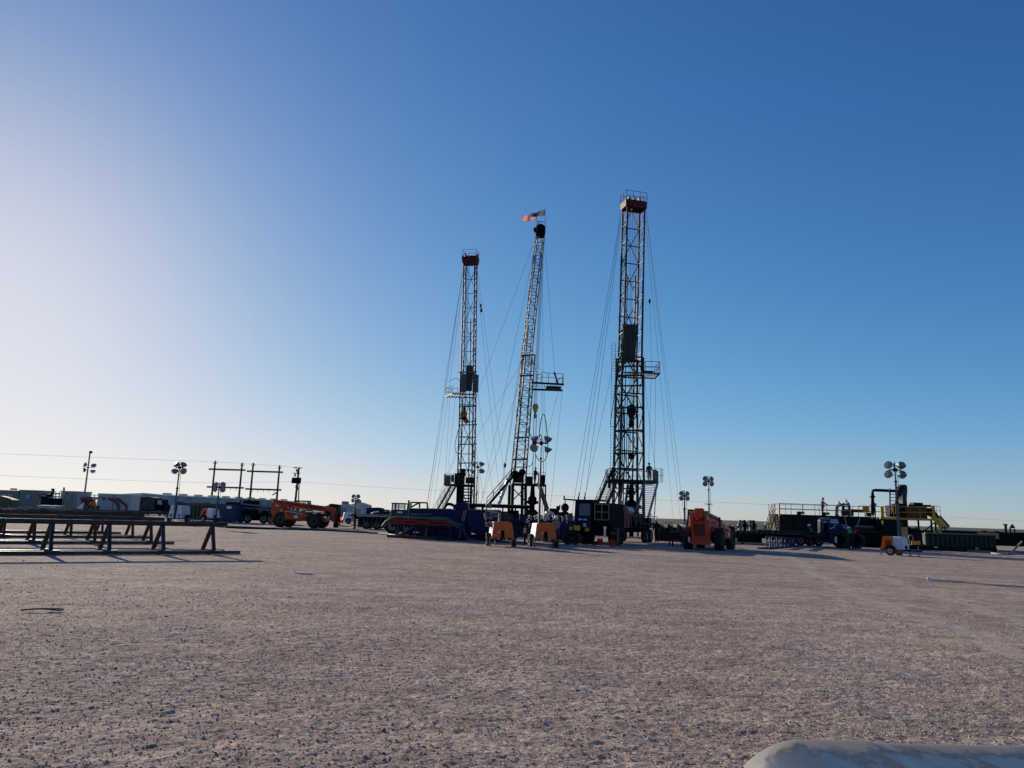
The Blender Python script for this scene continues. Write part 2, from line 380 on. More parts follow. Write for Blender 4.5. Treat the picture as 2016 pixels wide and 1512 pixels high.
# gravel pad = fine sheet; scrub plain = one sheet to the horizon, just under it
def pad_edge(x): return np.interp(x, [p[0] for p in PAD], [p[1] for p in PAD])
keep_y = [y for y in ys if y <= 235]
gx, gy = np.meshgrid(np.array([x for x in xs if -225 <= x <= 265]), np.array(keep_y))
fade = np.clip((26 - np.hypot(gx, gy)) / 12, 0, 1) * np.clip((gy - 2.8) / 1.0, 0, 1)
gz = relief(gx, gy) * fade
lim = pad_edge(gx) + (vnoise(gx / 9, gx * 0, 21) - .5) * 6
gy2 = np.minimum(gy, lim + (gy - 100) * 0.002)
pad = sheet('gravel_pad', gx, gy2, gz, gm); tag(pad, kind='structure')
def scrub_mat():
    m = bpy.data.materials.new('dry scrub plain'); m.use_nodes = True; nt = m.node_tree; N = nt.nodes; L = nt.links
    b = N['Principled BSDF']; b.inputs['Roughness'].default_value = 1.0; b.inputs['Specular IOR Level'].default_value = 0.1
    geo = N.new('ShaderNodeNewGeometry')
    n = N.new('ShaderNodeTexNoise'); n.inputs['Scale'].default_value = 0.05; n.inputs['Detail'].default_value = 12; n.inputs['Roughness'].default_value = 0.75
    L.new(geo.outputs['Position'], n.inputs['Vector'])
    r = N.new('ShaderNodeValToRGB'); e = r.color_ramp.elements
    e[0].position = 0.38; e[0].color = (0.055, 0.062, 0.04, 1); e[1].position = 0.66; e[1].color = (0.22, 0.19, 0.14, 1)
    x = e.new(0.5); x.color = (0.10, 0.105, 0.072, 1)
    L.new(n.outputs[0], r.inputs[0]); L.new(r.outputs[0], b.inputs['Base Color'])
    return m
sm = scrub_mat()
P_('ground', sm, None, lambda m: m.add([(-9000, -600, -0.03), (9000, -600, -0.03), (9000, 9000, -0.03), (-9000, 9000, -0.03)], [(0, 1, 2, 3)]))
tag(bpy.data.objects['ground'], kind='structure')
# a low swell of land on the horizon
hx = np.linspace(-2600, 3200, 120); hy = np.array([420, 520, 700, 950, 1250, 1700.0])
hgx, hgy = np.meshgrid(hx, hy)
prof = np.array([-0.2, 0.6, 2.4, 4.2, 5.2, -1.0])[:, None]
hz = prof * (0.55 + 0.45 * np.clip((hgx + 300) / 900, 0, 1)) + (vnoise(hgx / 160, hgy / 160, 31) - .5) * 0.9
hz[0, :] = -0.4; hz[-1, :] = -2
hills = sheet('hills', hgx, hgy, hz, sm); tag(hills, kind='structure')
# scattered scrub bushes on the plain beyond the pad: low clumps of leaf faces, one mass
rng = np.random.default_rng(5)
bv, bf = [], []
for i in range(900):
    y = 125 + 420 * rng.random() ** 1.6; x = rng.uniform(-0.25, 1.15) * y + 10
    if y < float(pad_edge(np.array([x]))[0]) + 6: continue
    s = rng.uniform(0.35, 0.95); 
    for k in range(44):
        c = np.array([x, y, s * 0.45]) + rng.normal(0, 1, 3) * np.array([s * .5, s * .5, s * .22]); c[2] = max(c[2], 0.05)
        d1 = rng.normal(0, 1, 3) * s * 0.13; d2 = rng.normal(0, 1, 3) * s * 0.13; o = len(bv)
        bv += [tuple(c - d1), tuple(c + d2), tuple(c + d1)]; bf.append((o, o + 1, o + 2))
mb = MB(); mb.v = bv; mb.f = bf
shr = mb.build('scrub', M('dry scrub leaves', (0.075, 0.085, 0.05), 0.9, 0, var=0.4, dust=0.2)); tag(shr, 'low grey green desert scrub dotted over the plain behind the pad', 'scrub', kind='stuff')
# loose stones lying on the pad
def stones(name, n, ymin, ymax, smin, smax, mat, seed, spread=0.95):
    g = np.random.default_rng(seed)
    y = ymin + (ymax - ymin) * g.random(n) ** 1.35; x = g.uniform(-spread, spread, n) * y * 1.0
    s = smin + (smax - smin) * g.random(n) ** 3.0
    base = np.array([(1, 0, 0), (-1, 0, 0), (0, 1, 0), (0, -1, 0), (0, 0, .75), (0, 0, -.6)], float)
    tri = np.array([(0, 2, 4), (2, 1, 4), (1, 3, 4), (3, 0, 4), (2, 0, 5), (1, 2, 5), (3, 1, 5), (0, 3, 5)])
    v = base[None] * (0.65 + 0.7 * g.random((n, 6, 1))) + g.normal(0, .13, (n, 6, 3))
    a = g.random(n) * 6.283; ca, sa = np.cos(a), np.sin(a)
    v *= (s[:, None, None] * np.stack([np.ones(n), g.uniform(.5, .95, n), g.uniform(.4, .75, n)], -1)[:, None, :])
    X = v[..., 0] * ca[:, None] - v[..., 1] * sa[:, None] + x[:, None]; Y = v[..., 0] * sa[:, None] + v[..., 1] * ca[:, None] + y[:, None]
    fd = np.clip((26 - np.hypot(x, y)) / 12, 0, 1) * np.clip((y - 2.8) / 1.0, 0, 1)
    Z = v[..., 2] + (relief(x, y) * fd + s * 0.22)[:, None]
    co = np.stack([X, Y, Z], -1).reshape(-1, 3).astype(np.float32)
    f = (tri[None] + 6 * np.arange(n)[:, None, None]).reshape(-1, 3).astype(np.int32)
    me = bpy.data.meshes.new(name); me.vertices.add(len(co)); me.vertices.foreach_set('co', co.ravel())
    me.loops.add(f.size); me.loops.foreach_set('vertex_index', f.ravel()); me.polygons.add(len(f))
    me.polygons.foreach_set('loop_start', np.arange(0, f.size, 3, dtype=np.int32)); me.polygons.foreach_set('loop_total', np.full(len(f), 3, dtype=np.int32))
    me.update(); me.materials.append(mat)
    o = bpy.data.objects.new(name, me); col.objects.link(o); return o
def stone_mat(name, a, b_):
    m = bpy.data.materials.new(name); m.use_nodes = True; nt = m.node_tree; N = nt.nodes; L = nt.links
    b = N['Principled BSDF']; b.inputs['Roughness'].default_value = 0.9; b.inputs['Specular IOR Level'].default_value = 0.25
    geo = N.new('ShaderNodeNewGeometry'); r = N.new('ShaderNodeValToRGB'); r.color_ramp.elements[0].color = (*a, 1); r.color_ramp.elements[1].color = (*b_, 1)
    L.new(geo.outputs['Random Per Island'], r.inputs[0]); L.new(r.outputs[0], b.inputs['Base Color']); return m
g1 = stones('gravel', 105000, 3.2, 16, 0.004, 0.016, stone_mat('gravel stones', (0.16, 0.125, 0.11), (0.70, 0.58, 0.49)), 11)
tag(g1, 'fine pinkish grey gravel strewn over the pad', 'gravel', kind='stuff')
g3 = stones('coarse_gravel', 20000, 13, 48, 0.008, 0.026, stone_mat('coarse gravel stones', (0.22, 0.17, 0.15), (0.62, 0.53, 0.45)), 14, 0.85)
tag(g3, 'coarser pale and dark gravel over the middle of the pad', 'gravel', kind='stuff')
g2 = stones('loose_stones', 260, 5, 60, 0.012, 0.04, stone_mat('dark loose stones', (0.07, 0.06, 0.06), (0.30, 0.25, 0.21)), 12, 0.7)
tag(g2, 'scattered larger loose stones on the gravel pad', 'stones', kind='stuff')
# crushed pale wheel tracks on the right
def track_mat():
    m = bpy.data.materials.new('crushed pale wheel track'); m.use_nodes = True; nt = m.node_tree; N = nt.nodes; L = nt.links
    b = N['Principled BSDF']; b.inputs['Roughness'].default_value = 0.95; b.inputs['Base Color'].default_value = (0.66, 0.57, 0.49, 1)
    geo = N.new('ShaderNodeNewGeometry'); n = N.new('ShaderNodeTexNoise'); n.inputs['Scale'].default_value = 3.0; n.inputs['Detail'].default_value = 12; n.inputs['Roughness'].default_value = 0.92
    L.new(geo.outputs['Position'], n.inputs['Vector'])
    at = N.new('ShaderNodeAttribute'); at.attribute_name = 'edge'
    mu = N.new('ShaderNodeMath'); mu.operation = 'MULTIPLY'; L.new(n.outputs[0], mu.inputs[0]); L.new(at.outputs['Fac'], mu.inputs[1])
    mr = N.new('ShaderNodeMapRange'); mr.inputs[1].default_value = 0.39; mr.inputs[2].default_value = 0.66; mr.inputs[3].default_value = 0; mr.inputs[4].default_value = 0.6
    L.new(mu.outputs[0], mr.inputs[0]); L.new(mr.outputs[0], b.inputs['Alpha']); return m
tm = track_mat()
def track(pix, width):
    P = [G(*p) for p in pix]
    for _ in range(3):
        Q = [P[0]]
        for a, b in zip(P, P[1:]): Q += [a * .75 + b * .25, a * .25 + b * .75]
        P = Q + [P[-1]]
    vs, fs, ed = [], [], []
    for i, p in enumerate(P):
        d = (P[min(i + 1, len(P) - 1)] - P[max(i - 1, 0)]).normalized(); s = Vector((d.y, -d.x, 0))
        for k, e in ((-1, 0), (-.5, 1), (.5, 1), (1, 0)):
            q = p + s * (k * width / 2 * (1 + .35 * math.sin(i * 2.1)) + .12 * math.sin(i * .9 + pix[0][0])); fd = max(0, min(1, (26 - math.hypot(q.x, q.y)) / 12))
            vs.append((q.x, q.y, 0.006 + 0.004 * fd)); ed.append(e * min(1, i / 4, (len(P) - 1 - i) / 4))
    for i in range(len(P) - 1):
        for k in range(3): fs.append((i * 4 + k, i * 4 + k + 1, i * 4 + k + 5, i * 4 + k + 4))
    m = MB(); m.add(vs, fs); o = m.build('wheel_track', tm); o.data.attributes.new('edge', 'FLOAT', 'POINT').data.foreach_set('value', ed)
    return tag(o, kind='structure')
track([(1555, 1092), (1600, 1128), (1700, 1178), (1800, 1212), (1890, 1240), (2100, 1330)], 0.85)
track([(1650, 1104), (1710, 1128), (1800, 1158), (1900, 1190), (2000, 1222), (2180, 1290)], 0.8)
# small litter
P_('white_board', white, None, lambda m: m.box(G(598, 1130) + Vector((0, 0, .03)), (0.5, 0.13, 0.03), rz=-0.2))
tag(bpy.data.objects['white_board'], 'short white board lying flat on the open gravel', 'board')
m = MB(); rr = random.Random(3)
m.lathe([(0.001, -.05), (.06, -.03), (.075, 0.01), (.05, .05), (.001, .07)], 9, G(1828, 1143) + Vector((0, 0, .04)), (0.2, 0.1, 1))
m.v = [(x + rr.uniform(-.012, .012), y + rr.uniform(-.012, .012), z + rr.uniform(-.012, .012)) for x, y, z in m.v]
tag(m.build('white_rock', white), 'small white rock lying alone near the wheel tracks', 'rock')
tw = thing('dry_twig', 'thin dark dry twig lying on the gravel in front of the pipe racks', 'twig', G(110, 1205))
a, b = G(40, 1205), G(125, 1203)
def twig(m):
    z = Vector((0, 0, .03)); m.path([a + z, a * .6 + b * .4 + z * 1.6, b + z], 0.012, 5, 1)
P_('stem', wood, tw, twig, world=True)
P_('side_shoot', wood, tw, lambda m: m.path([a * .5 + b * .5 + Vector((0, 0, .04)), b + Vector((.1, -.2, .03))], 0.008, 5), world=True)
# ------------------------------------------------------------------ workover rigs
def corners(c, w, d, rot):
    u = Vector((math.cos(rot), math.sin(rot), 0)) * w / 2; v = Vector((-math.sin(rot), math.cos(rot), 0)) * d / 2
    return [c - u - v, c + u - v, c + u + v, c - u + v]        # front-left, front-right, back-right, back-left
def tower(root, B, T, w0, d0, w1, d1, rot, n, leg, br, mat, kind='K', front=False, redtop=0, redmat=None):
    """four legs with girts and braces, every member its own part"""
    L = [corners(B.lerp(T, i / n), w0 + (w1 - w0) * i / n, d0 + (d1 - d0) * i / n, rot) for i in range(n + 1)]
    for k in range(4):
        if redtop:
            P_('leg', mat, root, lambda m: m.tube(L[0][k], L[n - redtop][k], leg / 2, 8), world=True)
            P_('leg', redmat, root, lambda m: m.tube(L[n - redtop][k], L[n][k], leg / 2 + 0.004, 8), world=True)
        else: P_('leg', mat, root, lambda m: m.tube(L[0][k], L[n][k], leg / 2, 8), world=True)
    for i in range(1, n + 1):
        mm = redmat if redtop and i >= n - redtop else mat
        for a, b in ((3, 2), (0, 3), (1, 2)) + (((0, 1),) if front and i % 2 else ()):
            P_('girt', mm, root, lambda m: m.bar(L[i][a], L[i][b], br), world=True)
    for i in range(n):
        mm = redmat if redtop and i >= n - redtop else mat
        mid = (L[i + 1][2] + L[i + 1][3]) / 2 if i % 2 == 0 else (L[i][2] + L[i][3]) / 2
        for k in (2, 3):
            e = L[i][k] if i % 2 == 0 else L[i + 1][k]
            P_('brace', mm, root, lambda m: m.bar(e, mid, br * 0.85), world=True)
        for a, b in ((0, 3), (1, 2)):
            if i % 2: a, b = b, a
            P_('brace', mm, root, lambda m: m.bar(L[i][a], L[i + 1][b], br * 0.7), world=True)
    return L
def stairs(root, top, bot, wv, n, mat, railh=1.0, rails=(0, 1), sd=.26):
    wv = Vector(wv); top = Vector(top); bot = Vector(bot)
    for s in (-.5, .5): P_('stringer', mat, root, lambda m: m.bar(top + wv * s, bot + wv * s, 0.07, sd), world=True)
    P0 = bot.lerp(top, 0.5 / n) - wv * .48; Q0 = bot.lerp(top, 0.5 / n) + wv * .48
    first = None
    for i in range(n):
        c = bot.lerp(top, (i + .5) / n)
        if first is None:
            mm = MB(); mm.bar(-wv * .48, wv * .48, 0.22, 0.045); first = mm.build('tread', mat, root); o = first
        else: o = clone(first, root)
        o.location = c - root.location
    up = Vector((0, 0, railh))
    for s in [(-.5, .5)[k] for k in rails]:
        P_('handrail', mat, root, lambda m: m.tube(bot + wv * s + up, top + wv * s + up, 0.032, 6), world=True)
        P_('handrail', mat, root, lambda m: m.tube(bot + wv * s + up * .5, top + wv * s + up * .5, 0.025, 6), world=True)
        for k in range(5):
            c = bot.lerp(top, k / 4) + wv * s; P_('rail_post', mat, root, lambda m: m.tube(c, c + up, 0.028, 6), world=True)
def railing(root, pts, h, mat, step=1.2, r=0.03, world=True):
    up = Vector((0, 0, h))
    for a, b in zip(pts, pts[1:]):
        a = Vector(a); b = Vector(b); n = max(1, round((b - a).length / step))
        for f in (1.0, 0.52): P_('rail', mat, root, lambda m: m.tube(a + up * f, b + up * f, r, 6), world=world)
        for i in range(n + 1):
            c = a.lerp(b, i / n); P_('rail_post', mat, root, lambda m: m.tube(c, c + up, r, 6), world=world)
def guy(root, top, through, pyg, r=0.017, Y=None, name='guy_wire'):
    """cable from a point on the mast to its ground anchor"""
    t = W(top[0], top[1], Y); s = (through[0] - top[0]) / (through[1] - top[1])
    a = G(top[0] + s * (pyg - top[1]), pyg)
    P_(name, wire_m, root, lambda m: m.path([t, t.lerp(a, .5) + Vector((0, 0, -0.12)), a], r, 4), world=True)
    P_('anchor', dark, root, lambda m: m.tube(a + Vector((0, 0, -.02)), a + (t - a).normalized() * 0.9, 0.05, 6), world=True)
def wires(root, pairs, Y0, Y1=None, r=0.014, name='cable'):
    for a, b in pairs:
        p = W(a[0], a[1], Y0); q = W(b[0], b[1], Y1 or Y0)
        P_(name, wire_m, root, lambda m: m.tube(p, q, r, 4), world=True)
def loop(root, pix, Y, r, mat=None, name='hose'):
    P_(name, mat or black, root, lambda m: m.path([W(x, y, Y) for x, y in pix], r, 6, 3), world=True)
def block(root, px, pyt, pyb, Y, mat, wpx, name='travelling_block'):
    t = W(px, pyt, Y); b = W(px, pyb, Y); h = t.z - b.z; w = wpx * Y / FPX
    # two cheek plates with round tops, sheaves between, hook below
    def cheek(m):
        pr = [(-.22, .02), (-.34, .25), (-.46, .5), (-.5, .68), (-.44, .86), (-.28, .97), (0, 1.0), (.28, .97), (.44, .86), (.5, .68), (.46, .5), (.34, .25), (.22, .02)]
        for dy in (-.19, .13): m.prism([(b.x + p[0] * w, b.z + h * (.38 + p[1] * .62)) for p in pr], Y + dy, Y + dy + .06)
    o = P_(name, mat, root, cheek, world=True)
    P_('sheave', dark, o, lambda m: m.lathe([(.001, -.11), (w * .44, -.11), (w * .40, 0), (w * .44, .11), (.001, .11)], 16, Vector((b.x, Y, b.z + h * .76)) - root.location, (0, 1, 0)))
    P_('hook', mat, root, lambda m: m.lathe([(.04, h * .0), (w * .26, h * .03), (w * .34, h * .14), (w * .30, h * .26), (w * .16, h * .36), (w * .12, h * .42)], 10, b), world=True, smooth=True)
    return t, b
def windwall(root, poly, mat, thick=0.06):
    P_('wind_wall', mat, root, lambda m: (m.add(poly, [(0, 1, 2, 3)]) if False else m.bar((Vector(poly[0]) + Vector(poly[1])) / 2, (Vector(poly[2]) + Vector(poly[3])) / 2, (Vector(poly[1]) - Vector(poly[0])).length, thick)), world=True)

# ---- right-hand rig: grey green mast, dark red crown
YA = 76.0
rigA = thing('workover_rig', 'tall grey green workover rig with dark red railed crown and big wind wall', 'drilling rig', GX(1237, YA))
BA = W(1236.5, 1046, YA); BA.z = 0.9; MA = W(1240, 705, YA + .6); TA = W(1247.5, 412, YA + 1.2)
rotA = R(15)
tower(rigA, BA, MA, 2.75, 1.6, 2.35, 1.5, rotA, 9, 0.27, 0.13, mastA, front=True)
uL = tower(rigA, MA + Vector((0, 0, -1.5)), TA, 2.12, 1.3, 2.02, 1.25, rotA, 9, 0.22, 0.09, mastA, redtop=1, redmat=redcrown)
# telescoping cylinder and inner guide tubes
for k in (.28, .72):
    p = BA.lerp(MA, 0.1); 
    P_('guide_tube', mastA, rigA, lambda m: m.tube(BA + Vector(((k - .5) * 2.2, .3, .5)), MA.lerp(TA, .55) + Vector(((k - .5) * 2.0, .35, 0)), 0.055, 6), world=True)
P_('mast_cylinder', galv, rigA, lambda m: m.tube(BA + Vector((.45, .5, .3)), MA.lerp(TA, .52) + Vector((.42, .5, 0)), 0.075, 8), world=True, smooth=True)
# crown
cz = TA.z; cc = TA
P_('crown_beam', redcrown, rigA, lambda m: [m.bar(*[corners(cc + Vector((0, 0, .35)), 2.3, 1.5, rotA)[k] for k in e], .22, .75) for e in ((0, 1), (3, 2), (0, 3), (1, 2))], world=True)
for k in (-.62, 0, .62):
    c = cc + Vector((k * math.cos(rotA), k * math.sin(rotA), .85))
    P_('crown_sheave', redcrown, rigA, lambda m: m.lathe([(.001, -.1), (.42, -.1), (.36, 0), (.42, .1), (.001, .1)], 16, c, (1, .25, 0)), world=True)
    P_('sheave_bracket', redcrown, rigA, lambda m: m.box(c + Vector((0, 0, .05)), (.14, .5, .95), rotA), world=True)
cr = corners(cc + Vector((0, 0, .5)), 2.45, 1.7, rotA)
railing(rigA, cr + [cr[0]], 1.25, redcrown, 0.8, 0.025)
P_('crown_lamp', galv, rigA, lambda m: m.lathe([(.02, 0), (.14, .1), (.15, .2)], 10, W(1243, 415, YA)), world=True)
# drilling lines and block
tA, bA = block(rigA, 1243, 797, 842, YA + .2, dark, 18)
for i in range(6):
    dx = (i - 2.5) * .09
    P_('drill_line', wire_m, rigA, lambda m: m.tube(cc + Vector((dx * 2.2, .1, .2)), tA + Vector((dx, .1, -.2)), 0.016, 4), world=True)
P_('elevator_links', steel, rigA, lambda m: [m.tube(bA + Vector((s * .12, 0, 0.1)), W(1243, 905, YA + .2) + Vector((s * .12, 0, 0)), .035, 6) for s in (-1, 1)], world=True)
P_('power_tong', dark, rigA, lambda m: (m.lathe([(.05, 0), (.3, .1), (.34, .45), (.2, .7), (.05, .75)], 10, W(1243, 905, YA)), m.box(W(1242, 898, YA), (.55, .5, .5))), world=True)
# wind wall and racking board
wl, wr = W(1221.5, 712, YA + .75), W(1251, 712, YA + .95); ht = W(1235, 635, YA).z - wl.z
def ww(m):
    d = (wr - wl); n = Vector((-d.y, d.x, 0)).normalized() * .05
    a, b = wl, wr; u = Vector((0.15, 0, ht))
    m.add([a - n, b - n, b + n, a + n, a - n + u, b - n + u, b + n + u, a + n + u], [(0, 3, 2, 1), (4, 5, 6, 7), (0, 1, 5, 4), (1, 2, 6, 5), (2, 3, 7, 6), (3, 0, 4, 7)])
P_('wind_wall', M('faded green wind wall', (0.035, 0.05, 0.048), 0.6), rigA, ww, world=True)
for k in range(1, 5):
    p = wl.lerp(wr, k / 5) + Vector((0, -.08, 0)); P_('wall_rib', mastA, rigA, lambda m: m.bar(p, p + Vector((.15, 0, ht)), .05), world=True)
zb = W(1240, 712, YA).z; zb2 = W(1240, 738, YA).z
xl = W(1213, 725, YA).x; xm = W(1266, 725, YA).x; xr = W(1294, 733, YA).x
for py, yo in ((713, -1.0), (722, -1.05), (740, -.6)):
    a, b = W(1212, py, YA + yo), W(1267, py - 1.5, YA + yo)
    P_('board_beam', mastA, rigA, lambda m: m.bar(a, b, .12, .16), world=True)
for k in range(6):
    a = W(1214 + k * 10, 722, YA - 1.05); b = W(1219 + k * 10 if k % 2 else 1209 + k * 10 + 10, 713, YA - 1.0)
    P_('board_brace', mastA, rigA, lambda m: m.bar(a, b, .06), world=True)
zf = W(1266, 739, YA).z
for k in range(14):                                          # racking fingers
    x = xl + .9 + (xr - xl - 1.0) * k / 13
    P_('finger', mastA, rigA, lambda m: m.bar((x, YA - 1.3, zf), (x, YA + 1.5, zf), .09, .06), world=True)
P_('board_edge', mastA, rigA, lambda m: (m.bar((xl + .4, YA - 1.3, zf), (xr, YA - 1.3, zf), .1, .12), m.bar((xl + .4, YA + 1.5, zf), (xr, YA + 1.5, zf), .1, .12), m.bar((xr, YA - 1.3, zf), (xr, YA + 1.5, zf), .1, .12)), world=True)
P_('board_walkway', black, rigA, lambda m: m.span((xm, YA + .5, zf + .55), (xr - .3, YA + 1.4, zf + .62)), world=True)
railing(rigA, [(xm, YA - 1.3, zf + .08), (xr, YA - 1.3, zf + .08), (xr, YA + 1.5, zf + .08), (xm + .1, YA + 1.5, zf + .08)], 1.15, mastA, 1.0, .03)
# collars on the lower section
for py in (760, 803, 848, 893):
    a, b = W(1209, py, YA - .9), W(1267, py - 1, YA - .9)
    P_('collar', mastA, rigA, lambda m: m.bar(a, b, .10, .16), world=True)
# caged ladder on the left leg
for s in (0, .4):
    a, b = W(1209, 940, YA - .5), W(1212, 675, YA - .5)
    P_('ladder_rail', galv, rigA, lambda m: m.tube(a + Vector((-s, 0, 0)), b + Vector((-s, 0, 0)), .02, 4), world=True)
a, b = W(1209, 940, YA - .5), W(1212, 675, YA - .5)
lad = P_('ladder_rungs', galv, rigA, lambda m: [m.tube(a.lerp(b, i / 46), a.lerp(b, i / 46) + Vector((-.4, 0, 0)), .014, 4) for i in range(47)], world=True); tag(lad, kind='stuff')
loop(rigA, [(1213, 740), (1207, 800), (1201, 835), (1205, 842), (1212, 838)], YA - .8, .035)
loop(rigA, [(1228, 800), (1229, 880), (1234, 925), (1239, 920), (1246, 890), (1250, 860)], YA - .9, .035)
loop(rigA, [(1222, 905), (1226, 925), (1233, 934), (1241, 925), (1246, 912)], YA - .9, .03)
loop(rigA, [(1266, 815), (1267, 830), (1268, 930)], YA - .7, .06, dark, 'standpipe')
# work floor with its rails, basket and substructure
zfl = W(1240, 946, YA).z
fx0, fx1 = W(1196, 946, YA).x, W(1297, 948, YA).x
P_('work_floor', dark, rigA, lambda m: m.span((fx0, YA - 1.9, zfl - .28), (fx1 - .4, YA + 1.9, zfl)), world=True)
for a, b in (((fx0, YA - 1.85, zfl), (fx0 + 1.9, YA - 1.85, zfl)), ((fx0, YA - 1.85, zfl), (fx0, YA + 1.85, zfl)), ((fx1 - 1.9, YA + 1.85, zfl), (fx1 - .4, YA + 1.85, zfl)), ((fx0 + 2, YA + 1.85, zfl), (fx1 - 2, YA + 1.85, zfl))):
    railing(rigA, [a, b], 1.1, mastA, .9, .026)
P_('operator_basket', M('dull sage panel', (.12, .14, .12), .6), rigA, lambda m: (m.span((fx1 - .9, YA - 1.9, zfl - .2), (fx1 - .42, YA - 1.84, zfl + .95)), m.span((fx1 - .44, YA - 1.84, zfl - .2), (fx1 - .40, YA - .9, zfl + .9)), m.span((fx1 - .9, YA - 1.9, zfl - .24), (fx1 - .4, YA - .9, zfl - .2))), world=True)
P_('control_console', dark, rigA, lambda m: (m.span((fx1 - .85, YA - 1.5, zfl - .2), (fx1 - .5, YA - 1.1, zfl + .85)), m.box((fx1 - .68, YA - 1.3, zfl + .95), (.4, .3, .25))), world=True)
railing(rigA, [(fx1 - 1.4, YA - 2, zfl - .2), (fx1, YA - 2, zfl - .2), (fx1, YA - .8, zfl - .2)], 1.35, galv, .7, .022)
P_('basket_prop', galv, rigA, lambda m: m.tube(W(1293, 948, YA - 1.2), GX(1287, YA - 1.2) + Vector((0, 0, 1.2)), .05, 6), world=True)
for px in (1209, 1222, 1256, 1266):
    for dy in (-1.2, 1.2):
        p = W(px, 960, YA + dy); P_('floor_leg', dark, rigA, lambda m: m.bar((p.x, YA + dy, .05), (p.x, YA + dy, zfl - .26), .16), world=True)
for a, b in (((1209, 1000), (1266, 955)), ((1209, 955), (1266, 1000))):
    P_('floor_brace', dark, rigA, lambda m: m.bar(W(*a, YA + 1.2), W(*b, YA + 1.2), .09), world=True)
for px, m_ in ((1219, galv), (1230, blue_l)):
    P_('raising_cylinder', m_, rigA, lambda m: (m.tube(W(px, 1005, YA - 1.6), W(px + 6, 955, YA - 1.0), .13, 10), m.tube(W(px + 6, 955, YA - 1.0), W(px + 8, 935, YA - .9), .08, 8)), world=True, smooth=True)
# blowout preventer stack in the cellar under the floor
bx = W(1243, 980, YA); bx.z = 0
P_('blowout_preventer', dark, rigA, lambda m: m.lathe([(.25, 0), (.25, .6), (.5, .65), (.5, .85), (.3, .9), (.3, 1.5), (.6, 1.55), (.6, 2.1), (.35, 2.2), (.3, 2.6), (.55, 2.7), (.6, 3.3), (.4, 3.6), (.25, 3.7), (.3, 4.2), (.45, 4.3), (.3, 4.6), (.2, zfl - .3)], 14, bx), world=True, smooth=True)
P_('preventer_ram', dark, rigA, lambda m: [m.tube(bx + Vector((-.95, 0, z)), bx + Vector((.95, 0, z)), .17, 8) for z in (1.8, 3.0)], world=True)
for py in (1003, 1009):
    P_('lower_girder', dark, rigA, lambda m: m.bar(W(1207, py, YA - 1.3), W(1258, py + 1, YA - 1.3), .18, .26), world=True)
stairs(rigA, W(1205, 946, YA - 1.9), W(1178, 1012, YA - 1.4) * 1, (.95, -.35, 0), 20, mastA, 1.0)
tp = W(1283, 947, YA - 2.1); bt = W(1256, 1042, YA - 6.5)
stairs(rigA, tp, bt, (1.35, .35, 0), 26, M('pale grey stair steel', (.13, .16, .17), .5, .1, dust=.2), 0.25, rails=(), sd=.42)
for k in range(6):
    p = W(1216 + k * 4.2, 946, YA + .9); q = W(1219 + k * 4.0, 770 + 14 * (k % 3), YA + .9)
    P_('tubing_stand', dark, rigA, lambda m: m.tube(p, q, .045, 6), world=True)
for g_ in (((1222, 420), (1130, 985), 1054), ((1222, 428), (1139, 987), 1056), ((1222, 440), (1151, 987), 1052), ((1271, 405), (1340, 1025), 1046), ((1271, 405), (1348, 1025), 1048), ((1270, 425), (1322, 985), 1042), ((1213, 690), (1167, 905), 1046)):
    guy(rigA, g_[0], g_[1], g_[2], Y=YA)
for px, py in ((1139, 980), (1151, 980)):                     # turnbuckle shackles on the guys
    c = W(px, py, YA - 8.5); P_('turnbuckle', dark, rigA, lambda m: (m.lathe([(.01, -.5), (.05, -.45), (.05, -.1), (.1, 0), (.05, .1), (.05, .45), (.01, .5)], 8, c, (.15, .1, 1))), world=True)
wires(rigA, [((1282, 742), (1277, 915)), ((1291, 742), (1288, 980)), ((1267, 735), (1290, 925)), ((1279, 595), (1283, 735))], YA)
P_('snatch_block', dark, rigA, lambda m: m.lathe([(.02, -.3), (.12, -.1), (.12, .1), (.02, .3)], 8, W(1279, 593, YA)), world=True)

# ---- middle rig: pale leaning lattice mast seen from its side
YB = 86.0
rigB = thing('workover_rig', 'leaning slender lattice workover rig with two flags on its black crown', 'drilling rig', GX(1018, YB))
def lattice(root, B, T, w0, d0, w1, d1, rot, n, leg, br, mat):
    L = [corners(B.lerp(T, i / n), w0 + (w1 - w0) * i / n, d0 + (d1 - d0) * i / n, rot) for i in range(n + 1)]
    for k in range(4): P_('leg', mat, root, lambda m: m.tube(L[0][k], L[n][k], leg / 2, 8), world=True)
    o = P_('lacing', mat, root, lambda m: [(m.bar(L[i][a], L[i][b], br), m.bar(L[i][a if i % 2 else b], L[i + 1][b if i % 2 else a], br * .8), m.bar(L[i][a], L[i][b], br) if False else None) for i in range(n) for a, b in ((0, 1), (1, 2), (2, 3), (3, 0))], world=True)
    tag(o, kind='stuff'); return L
BB = W(1019, 985, YB); MB_ = W(1041, 700, YB + .3); TB = W(1063, 468, YB + .8)
lattice(rigB, W(1019, 955, YB), MB_, 1.45, 1.7, 1.15, 1.5, R(12), 15, .17, .065, mastB)
lattice(rigB, MB_ + Vector((-.35, 0, -1.2)), TB, .98, 1.25, .82, 1.1, R(12), 19, .13, .05, mastB)
for k in range(4):
    c0 = corners(BB, 1.6, 1.8, R(12)); c1 = corners(W(1019, 955, YB), 1.5, 1.7, R(12)); c0 = [Vector((c.x, c.y, .9)) for c in c0]
    P_('base_leg', dark, rigB, lambda m: m.bar(c0[k], c1[k], .34), world=True)
for a, b in (((1010, 985), (1033, 960)), ((1010, 962), (1033, 985))): P_('base_brace', dark, rigB, lambda m: m.bar(W(*a, YB - .8), W(*b, YB - .8), .12), world=True)
